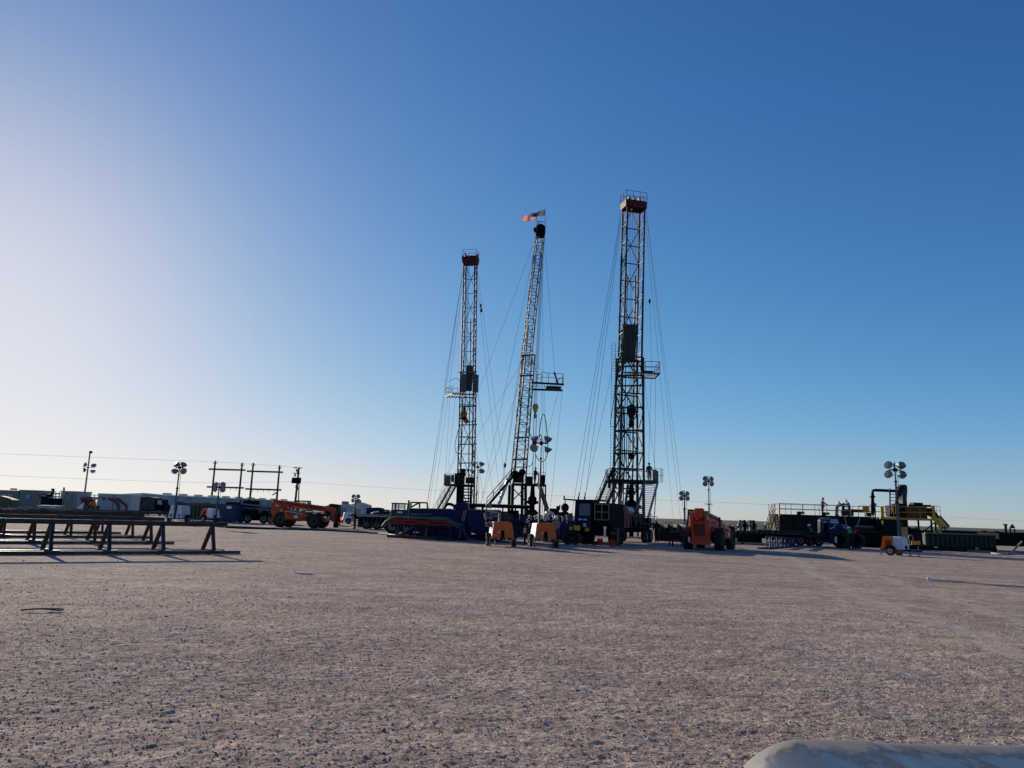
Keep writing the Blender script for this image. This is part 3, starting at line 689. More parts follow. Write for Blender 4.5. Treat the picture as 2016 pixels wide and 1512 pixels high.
for py in (700, 740, 862, 905): P_('collar', mastB, rigB, lambda m: m.bar(W(1018 + (985 - py) * .077 - 14, py, YB - .9), W(1018 + (985 - py) * .077 + 14, py - 1, YB - .9), .12, .18), world=True)
P_('telescope_cylinder', mastB, rigB, lambda m: m.tube(W(1012, 950, YB - .95), W(1040, 640, YB - .6), .085, 8), world=True, smooth=True)
P_('side_ladder', mastB, rigB, lambda m: (m.tube(W(1022, 800, YB - 1.0), W(1028, 700, YB - 1.0), .05, 5), m.tube(W(1024, 800, YB - 1.2), W(1030, 700, YB - 1.2), .05, 5)), world=True)
c = W(1064.5, 458, YB + .8)
P_('crown_block', black, rigB, lambda m: (m.box(c, (1.05, 1.3, 1.0)), m.lathe([(.001, -.5), (.62, -.5), (.55, 0), (.62, .5), (.001, .5)], 16, c + Vector((-.05, 0, .35)), (0, 1, 0)), m.box(c + Vector((-.5, 0, -.35)), (.3, 1.1, .7)), m.lathe([(.001, -.2), (.32, -.2), (.32, .2), (.001, .2)], 12, c + Vector((-.62, 0, .3)), (0, 1, 0))), world=True)
P_('crown_guard', steel, rigB, lambda m: [m.bar(W(*a, YB + .5), W(*b, YB + .5), .06) for a, b in (((1058, 436), (1073.5, 437)), ((1058, 436), (1058, 470)), ((1073.5, 437), (1073.5, 460)), ((1058, 437), (1072, 447)))], world=True)
P_('flag_pole', steel, rigB, lambda m: (m.tube(W(1073.5, 460, YB + .5), W(1073, 411, YB + .5), .035, 6), m.tube(W(1056.5, 470, YB + .2), W(1056.3, 419, YB + .2), .03, 6)), world=True)
t, b = block(rigB, 1053.5, 795, 824, YB, yellow_b, 11.5)
for i in range(5):
    dx = (i - 2) * .09
    P_('drill_line', wire_m, rigB, lambda m: m.tube(W(1067 + i, 472, YB + .8), t + Vector((dx, 0, -.2)), .016, 4), world=True)
P_('elevator_links', steel, rigB, lambda m: [m.tube(b + Vector((s * .14, 0, .15)), W(1051, 940, YB) + Vector((s * .14, 0, 0)), .04, 6) for s in (-1, 1)], world=True)
P_('elevator', dark, rigB, lambda m: (m.box(W(1052, 870, YB), (.5, .5, .9)), m.box(W(1051, 886, YB), (.4, .4, .3))), world=True)
loop(rigB, [(1061, 860), (1064, 830), (1069, 813), (1073, 820), (1077, 850), (1079, 880), (1077, 900), (1069, 911), (1058, 905), (1054, 893)], YB - .3, .05)
loop(rigB, [(1034, 912), (1037, 918), (1043, 919), (1049, 913), (1050, 895)], YB - .5, .04)
loop(rigB, [(1040, 843), (1043, 855), (1050, 865)], YB - .5, .05)
wires(rigB, [((1072, 470), (1092, 733)), ((1050, 713), (1078, 738)), ((1046, 710), (1060, 740)), ((1100, 768), (1079, 850)), ((1107, 768), (1084, 997)), ((1068, 480), (1069, 812)), ((1060, 800), (1063, 870)), ((1066, 770), (1070, 930)), ((1072, 770), (1075, 930))], YB)
# racking board cantilevered to the right
zb = W(1080, 757, YB).z; x0 = W(1046, 757, YB).x; x1 = W(1109, 761, YB).x; xa = W(1075, 757, YB).x
P_('board_beam', dark, rigB, lambda m: (m.bar((x0, YB - .9, zb), (x1, YB - .9, zb - .1), .16, .22), m.bar((x0, YB + .9, zb - .5), (x1, YB + .9, zb - .5), .16, .22)), world=True)
P_('board_deck', dark, rigB, lambda m: m.span((xa, YB - .9, zb - .55), (x1 - .3, YB + .9, zb - .32)), world=True)
for k in range(9):
    x = xa - 1.5 + k * .33; P_('finger', dark, rigB, lambda m: m.bar((x, YB - .9, zb - .25), (x, YB + .9, zb - .25), .07), world=True)
railing(rigB, [(x0 + .6, YB - .95, zb + .1), (x0 + 1.2, YB - .95, zb + .1)], .9, steel, .6, .03)
railing(rigB, [(x0 + 1.1, YB - .95, zb + .1), (x1 - .1, YB - .95, zb), (x1 - .1, YB + .95, zb)], 1.15, steel, .9, .03)
P_('board_brace', dark, rigB, lambda m: (m.bar(W(1091, 733, YB), W(1099, 757, YB), .09, .2), m.bar(W(1104, 743, YB), W(1092, 756, YB), .06)), world=True)
# floor, basket, stair, cylinder, jib
zfl = W(1040, 953, YB).z
P_('work_floor', dark, rigB, lambda m: m.span((W(1008, 950, YB).x, YB - 1.5, zfl - .2), (W(1074, 953, YB).x, YB + 1.5, zfl)), world=True)
railing(rigB, [(W(1034, 950, YB).x, YB - 1.5, zfl), (W(1052, 950, YB).x, YB - 1.5, zfl)], 1.1, dark, .8, .03)
P_('floor_winch', dark, rigB, lambda m: (m.box(W(1021, 940, YB - 1.2), (1.2, .6, 1.2)), m.lathe([(.001, -.3), (.5, -.3), (.5, .3), (.001, .3)], 14, W(1014, 935, YB - 1.2), (0, 1, 0)), m.lathe([(.001, -.3), (.4, -.3), (.4, .3), (.001, .3)], 14, W(1028, 930, YB - 1.2), (0, 1, 0)), m.box(W(1042, 945, YB - 1.2), (.8, .6, .8))), world=True)
P_('operator_basket', black, rigB, lambda m: (m.box(W(1066, 944, YB - 1.0), (.75, .8, 1.0))), world=True)
railing(rigB, [W(1060, 950, YB - 1.5), W(1073, 951, YB - 1.5), W(1073, 951, YB - .5)], 1.2, dark, .7, .026)
bx = W(1048, 985, YB); bx.z = 0
P_('blowout_preventer', black, rigB, lambda m: m.lathe([(.25, 0), (.25, .7), (.45, .75), (.45, 1.2), (.28, 1.3), (.28, 1.8), (.55, 1.9), (.55, 2.4), (.3, 2.5), (.3, 3.0), (.5, 3.1), (.5, 3.8), (.3, 4.0), (.22, zfl - .2)], 14, bx), world=True, smooth=True)
P_('preventer_ram', black, rigB, lambda m: [m.tube(bx + Vector((-.9, 0, z)), bx + Vector((.9, 0, z)), .16, 8) for z in (2.1, 3.3)], world=True)
stairs(rigB, W(1010, 938, YB - 1.4), W(958, 998, YB - 1.4), (0, .9, 0), 16, dark, 1.0)
P_('raising_cylinder', M('pale hydraulic cylinder', (.55, .52, .46), .35, .2, dust=.2), rigB, lambda m: (m.tube(W(982, 992, YB - 1.8), W(1000, 945, YB - 1.6), .2, 12), m.tube(W(1000, 945, YB - 1.6), W(1005, 933, YB - 1.5), .1, 8)), world=True, smooth=True)
P_('outrigger_brace', M('brown timber brace', (.16, .10, .06), .7), rigB, lambda m: (m.bar(W(1060, 950, YB - 2), W(1078, 1005, YB - 2.5), .38), m.bar(W(1062, 955, YB - 2), W(1063, 1018, YB - 2.4), .12), m.bar(W(1075, 998, YB - 2.5), W(1074, 1022, YB - 2.5), .42)), world=True)
P_('exhaust_stack', dark, rigB, lambda m: m.tube(W(1074, 955, YB - 2), W(1074, 985, YB - 2.2), .08, 8), world=True)
for g_ in (((1053, 473), (939, 777), 1034), ((1055, 478), (980, 834), 1036), ((1057, 482), (1002, 856), 1040), ((1027, 715), (937, 861), 1032), ((1060, 480), (993, 930), 1042), ((1027, 740), (948, 985), 1036)):
    guy(rigB, g_[0], g_[1], g_[2], Y=YB)
P_('snatch_block', dark, rigB, lambda m: m.lathe([(.02, -.35), (.16, -.1), (.16, .1), (.02, .35)], 8, W(994, 916, YB)), world=True)
# flags
def flag_mat(kind):
    m = bpy.data.materials.new(kind); m.use_nodes = True; nt = m.node_tree; N = nt.nodes; L = nt.links
    N.remove(N['Principled BSDF']); out = N['Material Output']
    d = N.new('ShaderNodeBsdfDiffuse'); t = N.new('ShaderNodeBsdfTranslucent'); mx = N.new('ShaderNodeMixShader'); mx.inputs[0].default_value = 0.6
    L.new(d.outputs[0], mx.inputs[1]); L.new(t.outputs[0], mx.inputs[2]); L.new(mx.outputs[0], out.inputs[0])
    uv = N.new('ShaderNodeUVMap'); sp = N.new('ShaderNodeSeparateXYZ'); L.new(uv.outputs[0], sp.inputs[0])
    def math_(op, a, b_=None):
        x = N.new('ShaderNodeMath'); x.operation = op
        for i, s in enumerate((a, b_)):
            if s is None: continue
            if isinstance(s, (int, float)): x.inputs[i].default_value = s
            else: L.new(s, x.inputs[i])
        return x.outputs[0]
    u, v = sp.outputs[0], sp.outputs[1]
    def mixc(f, a, b_):
        x = N.new('ShaderNodeMix'); x.data_type = 'RGBA'; L.new(f, x.inputs[0])
        for i, s in ((6, a), (7, b_)):
            if isinstance(s, tuple): x.inputs[i].default_value = (*s, 1)
            else: L.new(s, x.inputs[i])
        return x.outputs[2]
    if kind == 'stars and stripes cloth':
        stripe = math_('LESS_THAN', math_('FRACT', math_('MULTIPLY', v, 6.5)), 0.5)
        c = mixc(stripe, (.42, .40, .39), (.30, .008, .012))
        canton = math_('MULTIPLY', math_('LESS_THAN', u, 0.4), math_('GREATER_THAN', v, 0.46))
        su = math_('SUBTRACT', math_('FRACT', math_('MULTIPLY', u, 15)), 0.5); sv = math_('SUBTRACT', math_('FRACT', math_('MULTIPLY', v, 9.2)), 0.5)
        star = math_('LESS_THAN', math_('ADD', math_('MULTIPLY', su, su), math_('MULTIPLY', sv, sv)), 0.06)
        c = mixc(canton, c, mixc(star, (.01, .018, .085), (.42, .42, .42)))
    else:
        n = N.new('ShaderNodeTexNoise'); n.inputs['Scale'].default_value = 6; c = mixc(n.outputs[0], (.05, .065, .085), (.10, .115, .13))
    L.new(c, d.inputs[0]); L.new(c, t.inputs[0]); return m
def flag(name, hoist_t, hoist_b, fly_t, fly_b, Y, kind, label):
    n, k = 22, 8; vs, fs, uvs = [], [], []
    for i in range(n + 1):
        f = i / n
        for j in range(k + 1):
            g_ = j / k
            p = W(*[hoist_b[q] + (fly_b[q] - hoist_b[q]) * f + ((hoist_t[q] - hoist_b[q]) + ((fly_t[q] - fly_b[q]) - (hoist_t[q] - hoist_b[q])) * f) * g_ for q in (0, 1)], Y)
            wv = math.sin(f * 11 + g_ * 1.2) * .14 * min(1, f * 3)
            vs.append((p.x, p.y + wv, p.z + math.sin(f * 9 + .5) * .05 * f)); uvs.append((f, g_))
    for i in range(n):
        for j in range(k): a = i * (k + 1) + j; fs.append((a, a + k + 1, a + k + 2, a + 1))
    m = MB(); m.add(vs, fs)
    root = Vector(vs[0]); m.v = [tuple(Vector(q) - root) for q in m.v]
    o = m.build(name, flag_mat(kind), None, smooth=True); o.location = root
    ul = o.data.uv_layers.new(name='UVMap')
    for lp in o.data.loops: ul.data[lp.index].uv = uvs[lp.vertex_index]
    return tag(o, label, 'flag')
flag('flag', (1056, 419.5), (1056, 434), (1028, 425), (1029, 436.5), YB + .2, 'stars and stripes cloth', 'red and white striped flag with blue starred corner flying from the leaning rig crown')
flag('flag', (1073, 412), (1073, 424.5), (1045, 421), (1044, 427.5), YB + .5, 'plain dark flag cloth', 'plain dark grey blue flag flying above the striped flag on the rig crown')

# ---- left rig: pale mast, rusty crown, furthest away
YC = 98.0
rigC = thing('workover_rig', 'pale workover rig with rusty brown crown and racking board jutting left', 'drilling rig', GX(918, YC))
BC = W(917.5, 985, YC); BC.z = .9; MC = W(922, 735, YC + .5); TC = W(926, 520, YC + 1)
rotC = R(-14)
crownC = M('rusty dark crown paint', (.05, .012, .010), .7, dust=.08)
tower(rigC, BC, MC, 2.0, 1.3, 1.85, 1.25, rotC, 9, .19, .085, mastC, front=True)
tower(rigC, MC + Vector((0, 0, -1)), TC, 1.7, 1.1, 1.62, 1.05, rotC, 8, .20, .07, mastC, redtop=1, redmat=crownC)
P_('mast_cylinder', mastC, rigC, lambda m: m.tube(BC + Vector((.35, .4, .3)), MC.lerp(TC, .5) + Vector((.15, .4, 0)), .08, 8), world=True, smooth=True)
P_('crown_beam', crownC, rigC, lambda m: (m.box(TC + Vector((0, 0, .35)), (1.95, 1.4, .75), rotC), m.box(TC + Vector((-.9, 0, .7)), (.3, 1.2, .7), rotC), m.box(TC + Vector((.9, 0, .7)), (.3, 1.2, .8), rotC)), world=True)
for k in (-.4, .1, .5):
    cc = TC + Vector((k, 0, .85)); P_('crown_sheave', crownC, rigC, lambda m: m.lathe([(.001, -.1), (.42, -.1), (.36, 0), (.42, .1), (.001, .1)], 16, cc, (.3, 1, 0)), world=True)
cr = corners(TC + Vector((0, 0, .7)), 1.95, 1.5, rotC); railing(rigC, cr + [cr[0]], 1.2, steel, 1.2, .025)
for px in (916, 940):
    o = P_('warning_lamp', M('red warning lens', (.6, .06, .06), .3), rigC, lambda m: m.lathe([(.001, -.22), (.16, -.15), (.18, .1), (.1, .22), (.001, .25)], 10, W(px, 503, YC)), world=True, smooth=True)
wl, wr = W(915.5, 770, YC + .4), W(929, 770, YC + .3); ht = W(920, 718, YC).z - wl.z
P_('wind_wall', M('sooty brown wind wall', (.05, .04, .035), .7), rigC, lambda m: m.add([wl, wr, wr + Vector((.05, 0, ht)), wl + Vector((.05, 0, ht)), wl + Vector((0, .08, 0)), wr + Vector((0, .08, 0)), wr + Vector((.05, .08, ht)), wl + Vector((.05, .08, ht))], [(0, 1, 2, 3), (7, 6, 5, 4), (0, 4, 5, 1), (1, 5, 6, 2), (2, 6, 7, 3), (3, 7, 4, 0)]), world=True)
for s in (0, 1):
    p = W(909 + s * 21, 772, YC - .2); P_('side_panel', mastC, rigC, lambda m: m.box(p + Vector((.2 + .2 * s, 0, 1.2)), (.75, .08, 2.4)), world=True)
zb = W(890, 778, YC).z; xl = W(875, 773, YC).x; xm = W(910, 780, YC).x
P_('board_beam', mastC, rigC, lambda m: (m.bar((xl, YC + 1.5, zb), (xm + 1.8, YC + 1.5, zb), .1, .16), m.bar((xl + 1.2, YC - 1.2, zb), (xm + 1.8, YC - 1.2, zb), .1, .16), m.bar((xl, YC + 1.5, zb), (xl + 1.2, YC - 1.2, zb), .1, .16)), world=True)
for k in range(8):
    x = xl + .4 + k * .32; P_('finger', mastC, rigC, lambda m: m.bar((x, YC + 1.5, zb), (x + .5, YC - .6, zb), .09, .06), world=True)
railing(rigC, [(xm, YC + 1.5, zb), (xl, YC + 1.5, zb), (xl + 1.2, YC - 1.2, zb)], 1.2, mastC, .9, .03)
loop(rigC, [(885, 752), (890, 747), (898, 744), (904, 749), (909, 756)], YC, .03, mastC, 'hoop_rail')
for py in (733, 801, 837, 875, 912):
    P_('collar', mastC, rigC, lambda m: m.bar(W(903, py, YC - .8), W(939, py - 1, YC - .8), .1, .14), world=True)
P_('travelling_block', M('rusty orange block paint', (.30, .09, .03), .6), rigC, lambda m: (m.box(W(913, 819, YC), (.7, .5, 1.1), 0, .3), m.box(W(917, 827, YC), (.6, .5, .9), 0, -.5), m.lathe([(.001, -.2), (.45, -.2), (.45, .2), (.001, .2)], 14, W(913, 815, YC), (0, 1, 0))), world=True)
P_('block_hook', dark, rigC, lambda m: (m.tube(W(914, 800, YC), W(913, 812, YC), .1, 8), m.box(W(914.5, 806, YC), (.35, .3, .5))), world=True)
for i in range(4): P_('drill_line', wire_m, rigC, lambda m: m.tube(TC + Vector((-.5 + i * .12, 0, .2)), W(914.5 + i * .7, 803, YC), .016, 4), world=True)
loop(rigC, [(905, 838), (898, 862), (895, 880), (899, 893), (908, 894)], YC - .9, .04)
loop(rigC, [(913, 875), (918, 865), (925, 861), (931, 868), (932, 900)], YC - .9, .05)
zfl = W(905, 954, YC).z
P_('work_floor', dark, rigC, lambda m: m.span((W(876, 954, YC).x, YC - 1.6, zfl - .22), (W(935, 954, YC).x, YC + 1.4, zfl)), world=True)
railing(rigC, [(W(898, 954, YC).x, YC - 1.6, zfl), (W(876, 954, YC).x, YC - 1.6, zfl), (W(876, 954, YC).x, YC + 1.3, zfl)], 1.25, dark, .8, .03)
railing(rigC, [(W(904, 954, YC).x, YC - 1.6, zfl), (W(934, 954, YC).x, YC - 1.6, zfl)], 1.1, M('dull green rail', (.05, .075, .04), .6), .8, .03)
P_('operator_basket', M('dull olive panel', (.07, .075, .06), .6), rigC, lambda m: (m.box(W(881.5, 945, YC - 1.4), (.7, .5, 1.2)), m.box(W(891, 942, YC - 1.2), (.4, .4, .9))), world=True)
P_('floor_winch', dark, rigC, lambda m: (m.box(W(905, 943, YC - 1), (1.3, .8, 1.4)), m.lathe([(.001, -.35), (.5, -.35), (.5, .35), (.001, .35)], 14, W(911, 930, YC - 1), (1, 0, 0)), m.box(W(926, 946, YC - 1), (1.2, .8, .8))), world=True)
for px in (903, 911, 927, 934):
    for dy in (-1.1, 1.1):
        p = W(px, 960, YC + dy); P_('floor_leg', dark, rigC, lambda m: m.bar((p.x, YC + dy, .05), (p.x, YC + dy, zfl - .2), .2), world=True)
P_('engine_housing', dark, rigC, lambda m: (m.span((W(899, 990, YC).x, YC - 1.2, .8), (W(912, 990, YC).x, YC + 1, zfl - .3)), m.span((W(913, 990, YC).x, YC - .5, .8), (W(936, 990, YC).x, YC + 1, 3.0))), world=True)
for k in range(5): P_('floor_rung', dark, rigC, lambda m: m.bar(W(912, 963 + k * 6, YC - 1.3), W(927, 963 + k * 6, YC - 1.3), .16), world=True)
stairs(rigC, W(893, 956, YC - 1.5), W(866, 1004, YC - 3.0), (.6, .7, 0), 18, steel, 1.0)
for g_ in (((911, 535), (842, 985), 1030), ((911, 535), (846, 990), 1031), ((911, 560), (866, 900), 1028), ((940, 535), (1000, 985), 1034), ((940, 560), (985, 990), 1033), ((936, 745), (972, 980), 1033), ((909, 870), (858, 995), 1030), ((937, 880), (955, 1000), 1036)):
    guy(rigC, g_[0], g_[1], g_[2], Y=YC)
wires(rigC, [((876, 745), (876, 770)), ((873, 782), (842, 990)), ((886, 780), (877, 935)), ((897, 780), (882, 920)), ((911, 540), (876, 752))], YC)
P_('snatch_block', dark, rigC, lambda m: (m.box(W(946.5, 602, YC), (.2, .2, .5)), m.box(W(947.5, 611, YC), (.25, .2, .5))), world=True)
# ------------------------------------------------------------------ pipe racks in the left foreground
pipe_m = M('scuffed dark pipe steel', (.04, .037, .035), .5, .3, var=.3, dust=.25)
def pipe_rack(right, left, label, nA, legm, top=1.06):
    """twin base rails, A-frame trestles and a long top rail; right and left are ground ends"""
    a = Vector(right); b = Vector(left); d = (b - a).normalized(); n = Vector((-d.y, d.x, 0)); n = n if n.y < 0 else -n
    t = thing('pipe_rack', label, 'pipe rack', (a.x, a.y, 0), 0, 'steel pipe racks standing in parallel rows'); Lh = (b - a).length
    for s, e in ((.45, -.35), (-.45, 0.0)): P_('base_rail', pipe_m, t, lambda m: m.bar(a + d * e + n * s + Vector((0, 0, .075)), b + n * s + Vector((0, 0, .06)), .11, .12), world=True)
    P_('top_rail', pipe_m, t, lambda m: m.tube(a + d * .1 + Vector((0, 0, top)), b + Vector((0, 0, top)), .085, 10), world=True, smooth=True)
    for k in range(nA):
        p = a + d * (.62 + k * (Lh - 1.0) / max(1, nA - 1))
        for s, m_ in ((.45, legm), (-.45, rust)):
            P_('leg', m_, t, lambda m: m.bar(p + n * s + d * (.17 if s < 0 else -.04) + Vector((0, 0, .10)), p + n * s * .10 + Vector((0, 0, top - .07)), .11, .10), world=True)
            P_('foot_plate', galv, t, lambda m: m.box(p + n * s + d * (.12 if s < 0 else -.16) + Vector((0, 0, .137)), (.26, .2, .03), math.atan2(d.y, d.x)), world=True)
        P_('saddle', rust, t, lambda m: m.bar(p + n * .1 + Vector((0, 0, top - .14)), p - n * .1 + Vector((0, 0, top - .14)), .12, .05), world=True)
    return t
legblue = M('scuffed navy leg paint', (.022, .026, .042), .5, .2, var=.35, dust=.25)
r0, l0 = G(447, 1090), G(0, 1091); l0 = r0 + (l0 - r0) * 1.35
pipe_rack(r0, l0, 'front pipe rack with the longest reach, its trestles standing clear on open gravel', 6, legblue)
dd = (l0 - r0).normalized(); nn = Vector((dd.y, -dd.x, 0)); nn = nn if nn.y > 0 else -nn
for (px, py), ln, lab, top in (((322, 1071), 7.5, 'second pipe rack standing just behind the front rack', 1.08), ((283, 1060), 9.0, 'third pipe rack between the second rack and the shortest rack', 1.1), ((222, 1051), 8.0, 'rearmost short pipe rack beside the white light plant', 1.12)):
    q = G(px, py); pipe_rack(q, q + dd * ln, lab, 4, rust, top)
# loose lengths of pipe resting across the racks behind
for k, (a, b, z, Yh) in enumerate(((( -60, 1013), (288, 1019), 1.22, 0), ((-60, 1020), (335, 1025), 1.2, 0), ((-60, 1030), (300, 1030), 1.18, 0))):
    p = G(b[0], (1071, 1060, 1051)[k] - 3); 
    q = p + dd * (7.2, 8.6, 7.6)[k]
    o = P_('steel_pipe', pipe_m, None, lambda m: m.tube(p + Vector((0, 0, z + .05)) + dd * .2, q + Vector((0, 0, z + .05)), .075, 10), smooth=True)
    tag(o, ('long dark steel pipe lying on top of the second pipe rack', 'long dark steel pipe lying on top of the third pipe rack', 'long dark steel pipe lying on top of the rearmost short rack')[k], 'pipe', 'pipes resting on the racks')

# ------------------------------------------------------------------ towable light towers
def lamp(parent, c, aim, r, name='lamp'):
    aim = Vector(aim).normalized()
    o = P_(name, lamp_m, parent, lambda m: m.lathe([(.03, -r * .95), (r * .32, -r * .92), (r * .58, -r * .66), (r * .88, -r * .28), (r, 0), (r * 1.04, .02), (r * 1.0, .03)], 16, c, aim), smooth=True)
    P_('lens', lens_m, o, lambda m: m.lathe([(.001, .035), (r * .7, .03), (r * .98, .012)], 16, c, aim), smooth=True)
    u, w = MB().frame(Vector((0, 0, 0)), aim)
    P_('yoke', dark, o, lambda m: m.path([Vector(c) + u * r * 1.1, Vector(c) + u * r * .95 - aim * r * .8, Vector(c) - aim * r * 1.25, Vector(c) - u * r * .95 - aim * r * .8, Vector(c) - u * r * 1.1], .018, 5, 1))
    return o
def lamp_head(t, top, sp, r, aims, hang=0.5, bar_m=dark):
    P_('lamp_crossbar', bar_m, t, lambda m: (m.box(top + Vector((0, 0, -.35)), (sp * 1.55, .09, .09)), m.box(top + Vector((0, 0, -.35)), (.3, .16, .16))))
    k = 0
    for sx in (-1, 1):
        for sz in (1, -1):
            c = top + Vector((sx * sp, 0, -.35 + sz * hang)); lamp(t, c, aims[k], r); k += 1
def frust(bl, bw, tl, tw, z0, z1, xo=0.0):
    return [(-bl + xo, -bw, z0), (bl + xo, -bw, z0), (bl + xo, bw, z0), (-bl + xo, bw, z0), (-tl + xo, -tw, z1), (tl + xo, -tw, z1), (tl + xo, tw, z1), (-tl + xo, tw, z1)]
FRF = [(0, 3, 2, 1), (4, 5, 6, 7), (0, 1, 5, 4), (1, 2, 6, 5), (2, 3, 7, 6), (3, 0, 4, 7)]
def light_tower(px, Y, rz, label, mast_py, skin, group='towable light towers', aims=None, sp=.55, lr=.24, hang=.42, lower=False, mast=(.62, 0.0), s=1.0, style='end', nose=None):
    loc = GX(px, Y); t = thing('light_tower', label, 'light tower', loc, rz, group)
    bl, bw, tl, tw, z0, z1 = .85 * s, (.68 if style == 'end' else .58) * s, .69 * s, (.545 if style == 'end' else .46) * s, .44 * s, 1.45 * s
    F = frust(bl, bw, tl, tw, z0, z1)
    P_('hood', skin, t, lambda m: m.add(F, FRF), bevel=.09 * s)
    def fp(face, u, v, off=.012):                     # a point on a sloping face: u along it, v up it, both 0..1
        a, b, c, d = {'-y': (0, 1, 5, 4), '+x': (1, 2, 6, 5), '+y': (2, 3, 7, 6), '-x': (3, 0, 4, 7)}[face]
        A, B, C, D = [Vector(F[i]) for i in (a, b, c, d)]
        n = (B - A).cross(D - A).normalized()
        return A.lerp(B, u).lerp(D.lerp(C, u), v) + n * off
    def panel(name, mat, face, u0, u1, v0, v1, th=.02, parent=None):
        lo = [fp(face, u, v, -.005) for u, v in ((u0, v0), (u1, v0), (u1, v1), (u0, v1))]; hi = [fp(face, u, v, th) for u, v in ((u0, v0), (u1, v0), (u1, v1), (u0, v1))]
        return P_(name, mat, t, lambda m: m.add(lo + hi, FRF))
    if style == 'end':
        panel('side_panel', white, '+y', .03, .97, .04, .96)  # sun glare on this hood side, painted in as a white panel
        panel('access_panel', black, '-x', .40, .56, .08, .50, .025)
        panel('decal', white, '-x', .28, .36, .42, .46, .022); panel('decal', white, '-x', .22, .33, .34, .38, .022)
        panel('lid_seam', M('dark orange seam', (.3, .06, .012), .5), '-x', .05, .95, .60, .615, .016)
    elif style == 'nose':
        panel('nose_cover', nose, '-y', .0, .52, .0, 1.0, .03); panel('nose_cover', nose, '-x', .0, 1.0, .0, 1.0, .03)
        for k in range(6): panel('louvre', dark, '-y', .16 + .05 * k, .186 + .05 * k, .30, .72, .04)
        panel('data_plate', black, '+x', .25, .62, .10, .34, .02)
    elif style == 'doors':
        panel('door', white, '-x', .04, .42, .02, .97, .03); panel('door', white, '-x', .58, .96, .02, .97, .03)
        panel('door_gap', dark, '-x', .43, .57, .0, 1.0, .02)
        for u in (.16, .74): panel('vent', dark, '-x', u, u + .12, .14, .32, .045)
    P_('chassis', dark, t, lambda m: (m.box((0, -.45 * s, .44 * s), (1.9 * s, .08, .1)), m.box((0, .45 * s, .44 * s), (1.9 * s, .08, .1)), m.box((-.9 * s, 0, .44 * s), (.08, .98 * s, .1)), m.box((.9 * s, 0, .44 * s), (.08, .98 * s, .1))))
    P_('drawbar', dark, t, lambda m: (m.bar((.95 * s, 0, .42 * s), (1.9 * s, 0, .44 * s), .09), m.lathe([(.03, 0), (.07, .03), (.05, .1)], 8, (1.92 * s, 0, .42 * s))))
    P_('tongue_jack', galv, t, lambda m: (m.tube((1.6 * s, .12, .02), (1.6 * s, .12, .8 * s), .03, 8), m.box((1.6 * s, .12, .02), (.2, .2, .03))))
    wr = .34 * s
    for sy in (-1, 1):
        wheel(t, Vector((-.1 * s, sy * (.80 if style == 'end' else .72) * s, wr)), wr, .2, (0, sy, 0), rim=grey if style == 'nose' else grey_d)
        P_('fender', dark, t, lambda m: m.prism([(-.1 * s + math.cos(a) * rr_, wr + math.sin(a) * rr_) for rr_, aa in ((wr + .05, (20, 60, 90, 120, 160)), (wr + .09, (160, 120, 90, 60, 20))) for a in [R(q) for q in aa]], sy * (.69 if style == 'end' else .60) * s, sy * (.94 if style == 'end' else .86) * s))
        for x in (-.8, .75): P_('outrigger', steel, t, lambda m: (m.bar((x * s, sy * .45 * s, .44 * s), (x * s, sy * .80 * s, .42 * s), .06), m.tube((x * s, sy * .78 * s, .02), (x * s, sy * .78 * s, .55 * s), .03, 6), m.box((x * s, sy * .78 * s, .015), (.18, .18, .03))))
    for y in (-.18, .3): P_('reflector', white, t, lambda m: m.box((-.95 * s, y * s, .45 * s), (.02, .1, .05)))
    mx, my = mast[0] * s, mast[1] * s
    c, sn = math.cos(-rz), math.sin(-rz)
    def tl_(v): return Vector((v[0] * c - v[1] * sn, v[0] * sn + v[1] * c, v[2]))
    if lower:                                         # mast folded down, lamps hanging at its end
        o_ = Vector((mx, my, 0)); e = o_ + tl_((-.75, -.2, 1.95))
        P_('mast', galv, t, lambda m: (m.bar(o_ + Vector((0, 0, .5)), o_ + Vector((0, 0, 1.9)), .12), m.bar(o_ + Vector((0, 0, 1.85)), e, .11), m.bar(o_ + Vector((0, 0, 1.65)), e + Vector((0, 0, -.2)), .08)))
        for v, ai in (((.12, -.1, .35), (-.3, .2, .8)), ((-.05, -.1, -.35), (-.9, -.5, -.3)), ((.2, -.12, -.75), (.3, -.8, -.4)), ((.3, .1, -.3), (.4, .6, -.3))): lamp(t, e + tl_(v), tl_(ai), lr)
        P_('lamp_bracket', dark, t, lambda m: (m.bar(e + Vector((0, 0, .4)), e + Vector((0, 0, -.9)), .07), m.bar(e + tl_((-.2, 0, -.3)), e + tl_((.35, 0, -.3)), .06)))
        P_('cable_bundle', black, t, lambda m: m.path([e + tl_((.1, -.1, -.2)), e + tl_((.05, -.2, -.7)), e + tl_((.3, -.25, -.95)), e + tl_((.45, -.1, -.6)), e + tl_((.3, 0, -.2))], .035, 6, 2))
    else:
        top = W(px, mast_py, Y).z
        za, z1, z2 = .45, 1.9 + (top - 1.9) * .36, 1.9 + (top - 1.9) * .7
        B3 = Vector((mx, my, 0))
        def zz(z): return B3 + Vector((0, 0, z))
        P_('mast', steel, t, lambda m: m.bar(zz(za), zz(z1), .12))
        P_('mast_stage', steel, t, lambda m: m.bar(zz(z1 - .2), zz(z2), .09))
        P_('mast_stage', steel, t, lambda m: m.bar(zz(z2 - .2), zz(top), .06))
        P_('mast_collar', dark, t, lambda m: (m.box(zz(z1), (.18, .18, .12)), m.tube(zz(z1) + Vector((.08, 0, 0)), zz(z1 + .4) + Vector((.08, 0, 0)), .02, 5)))
        P_('mast_collar', dark, t, lambda m: m.box(zz(z2), (.14, .14, .1)))
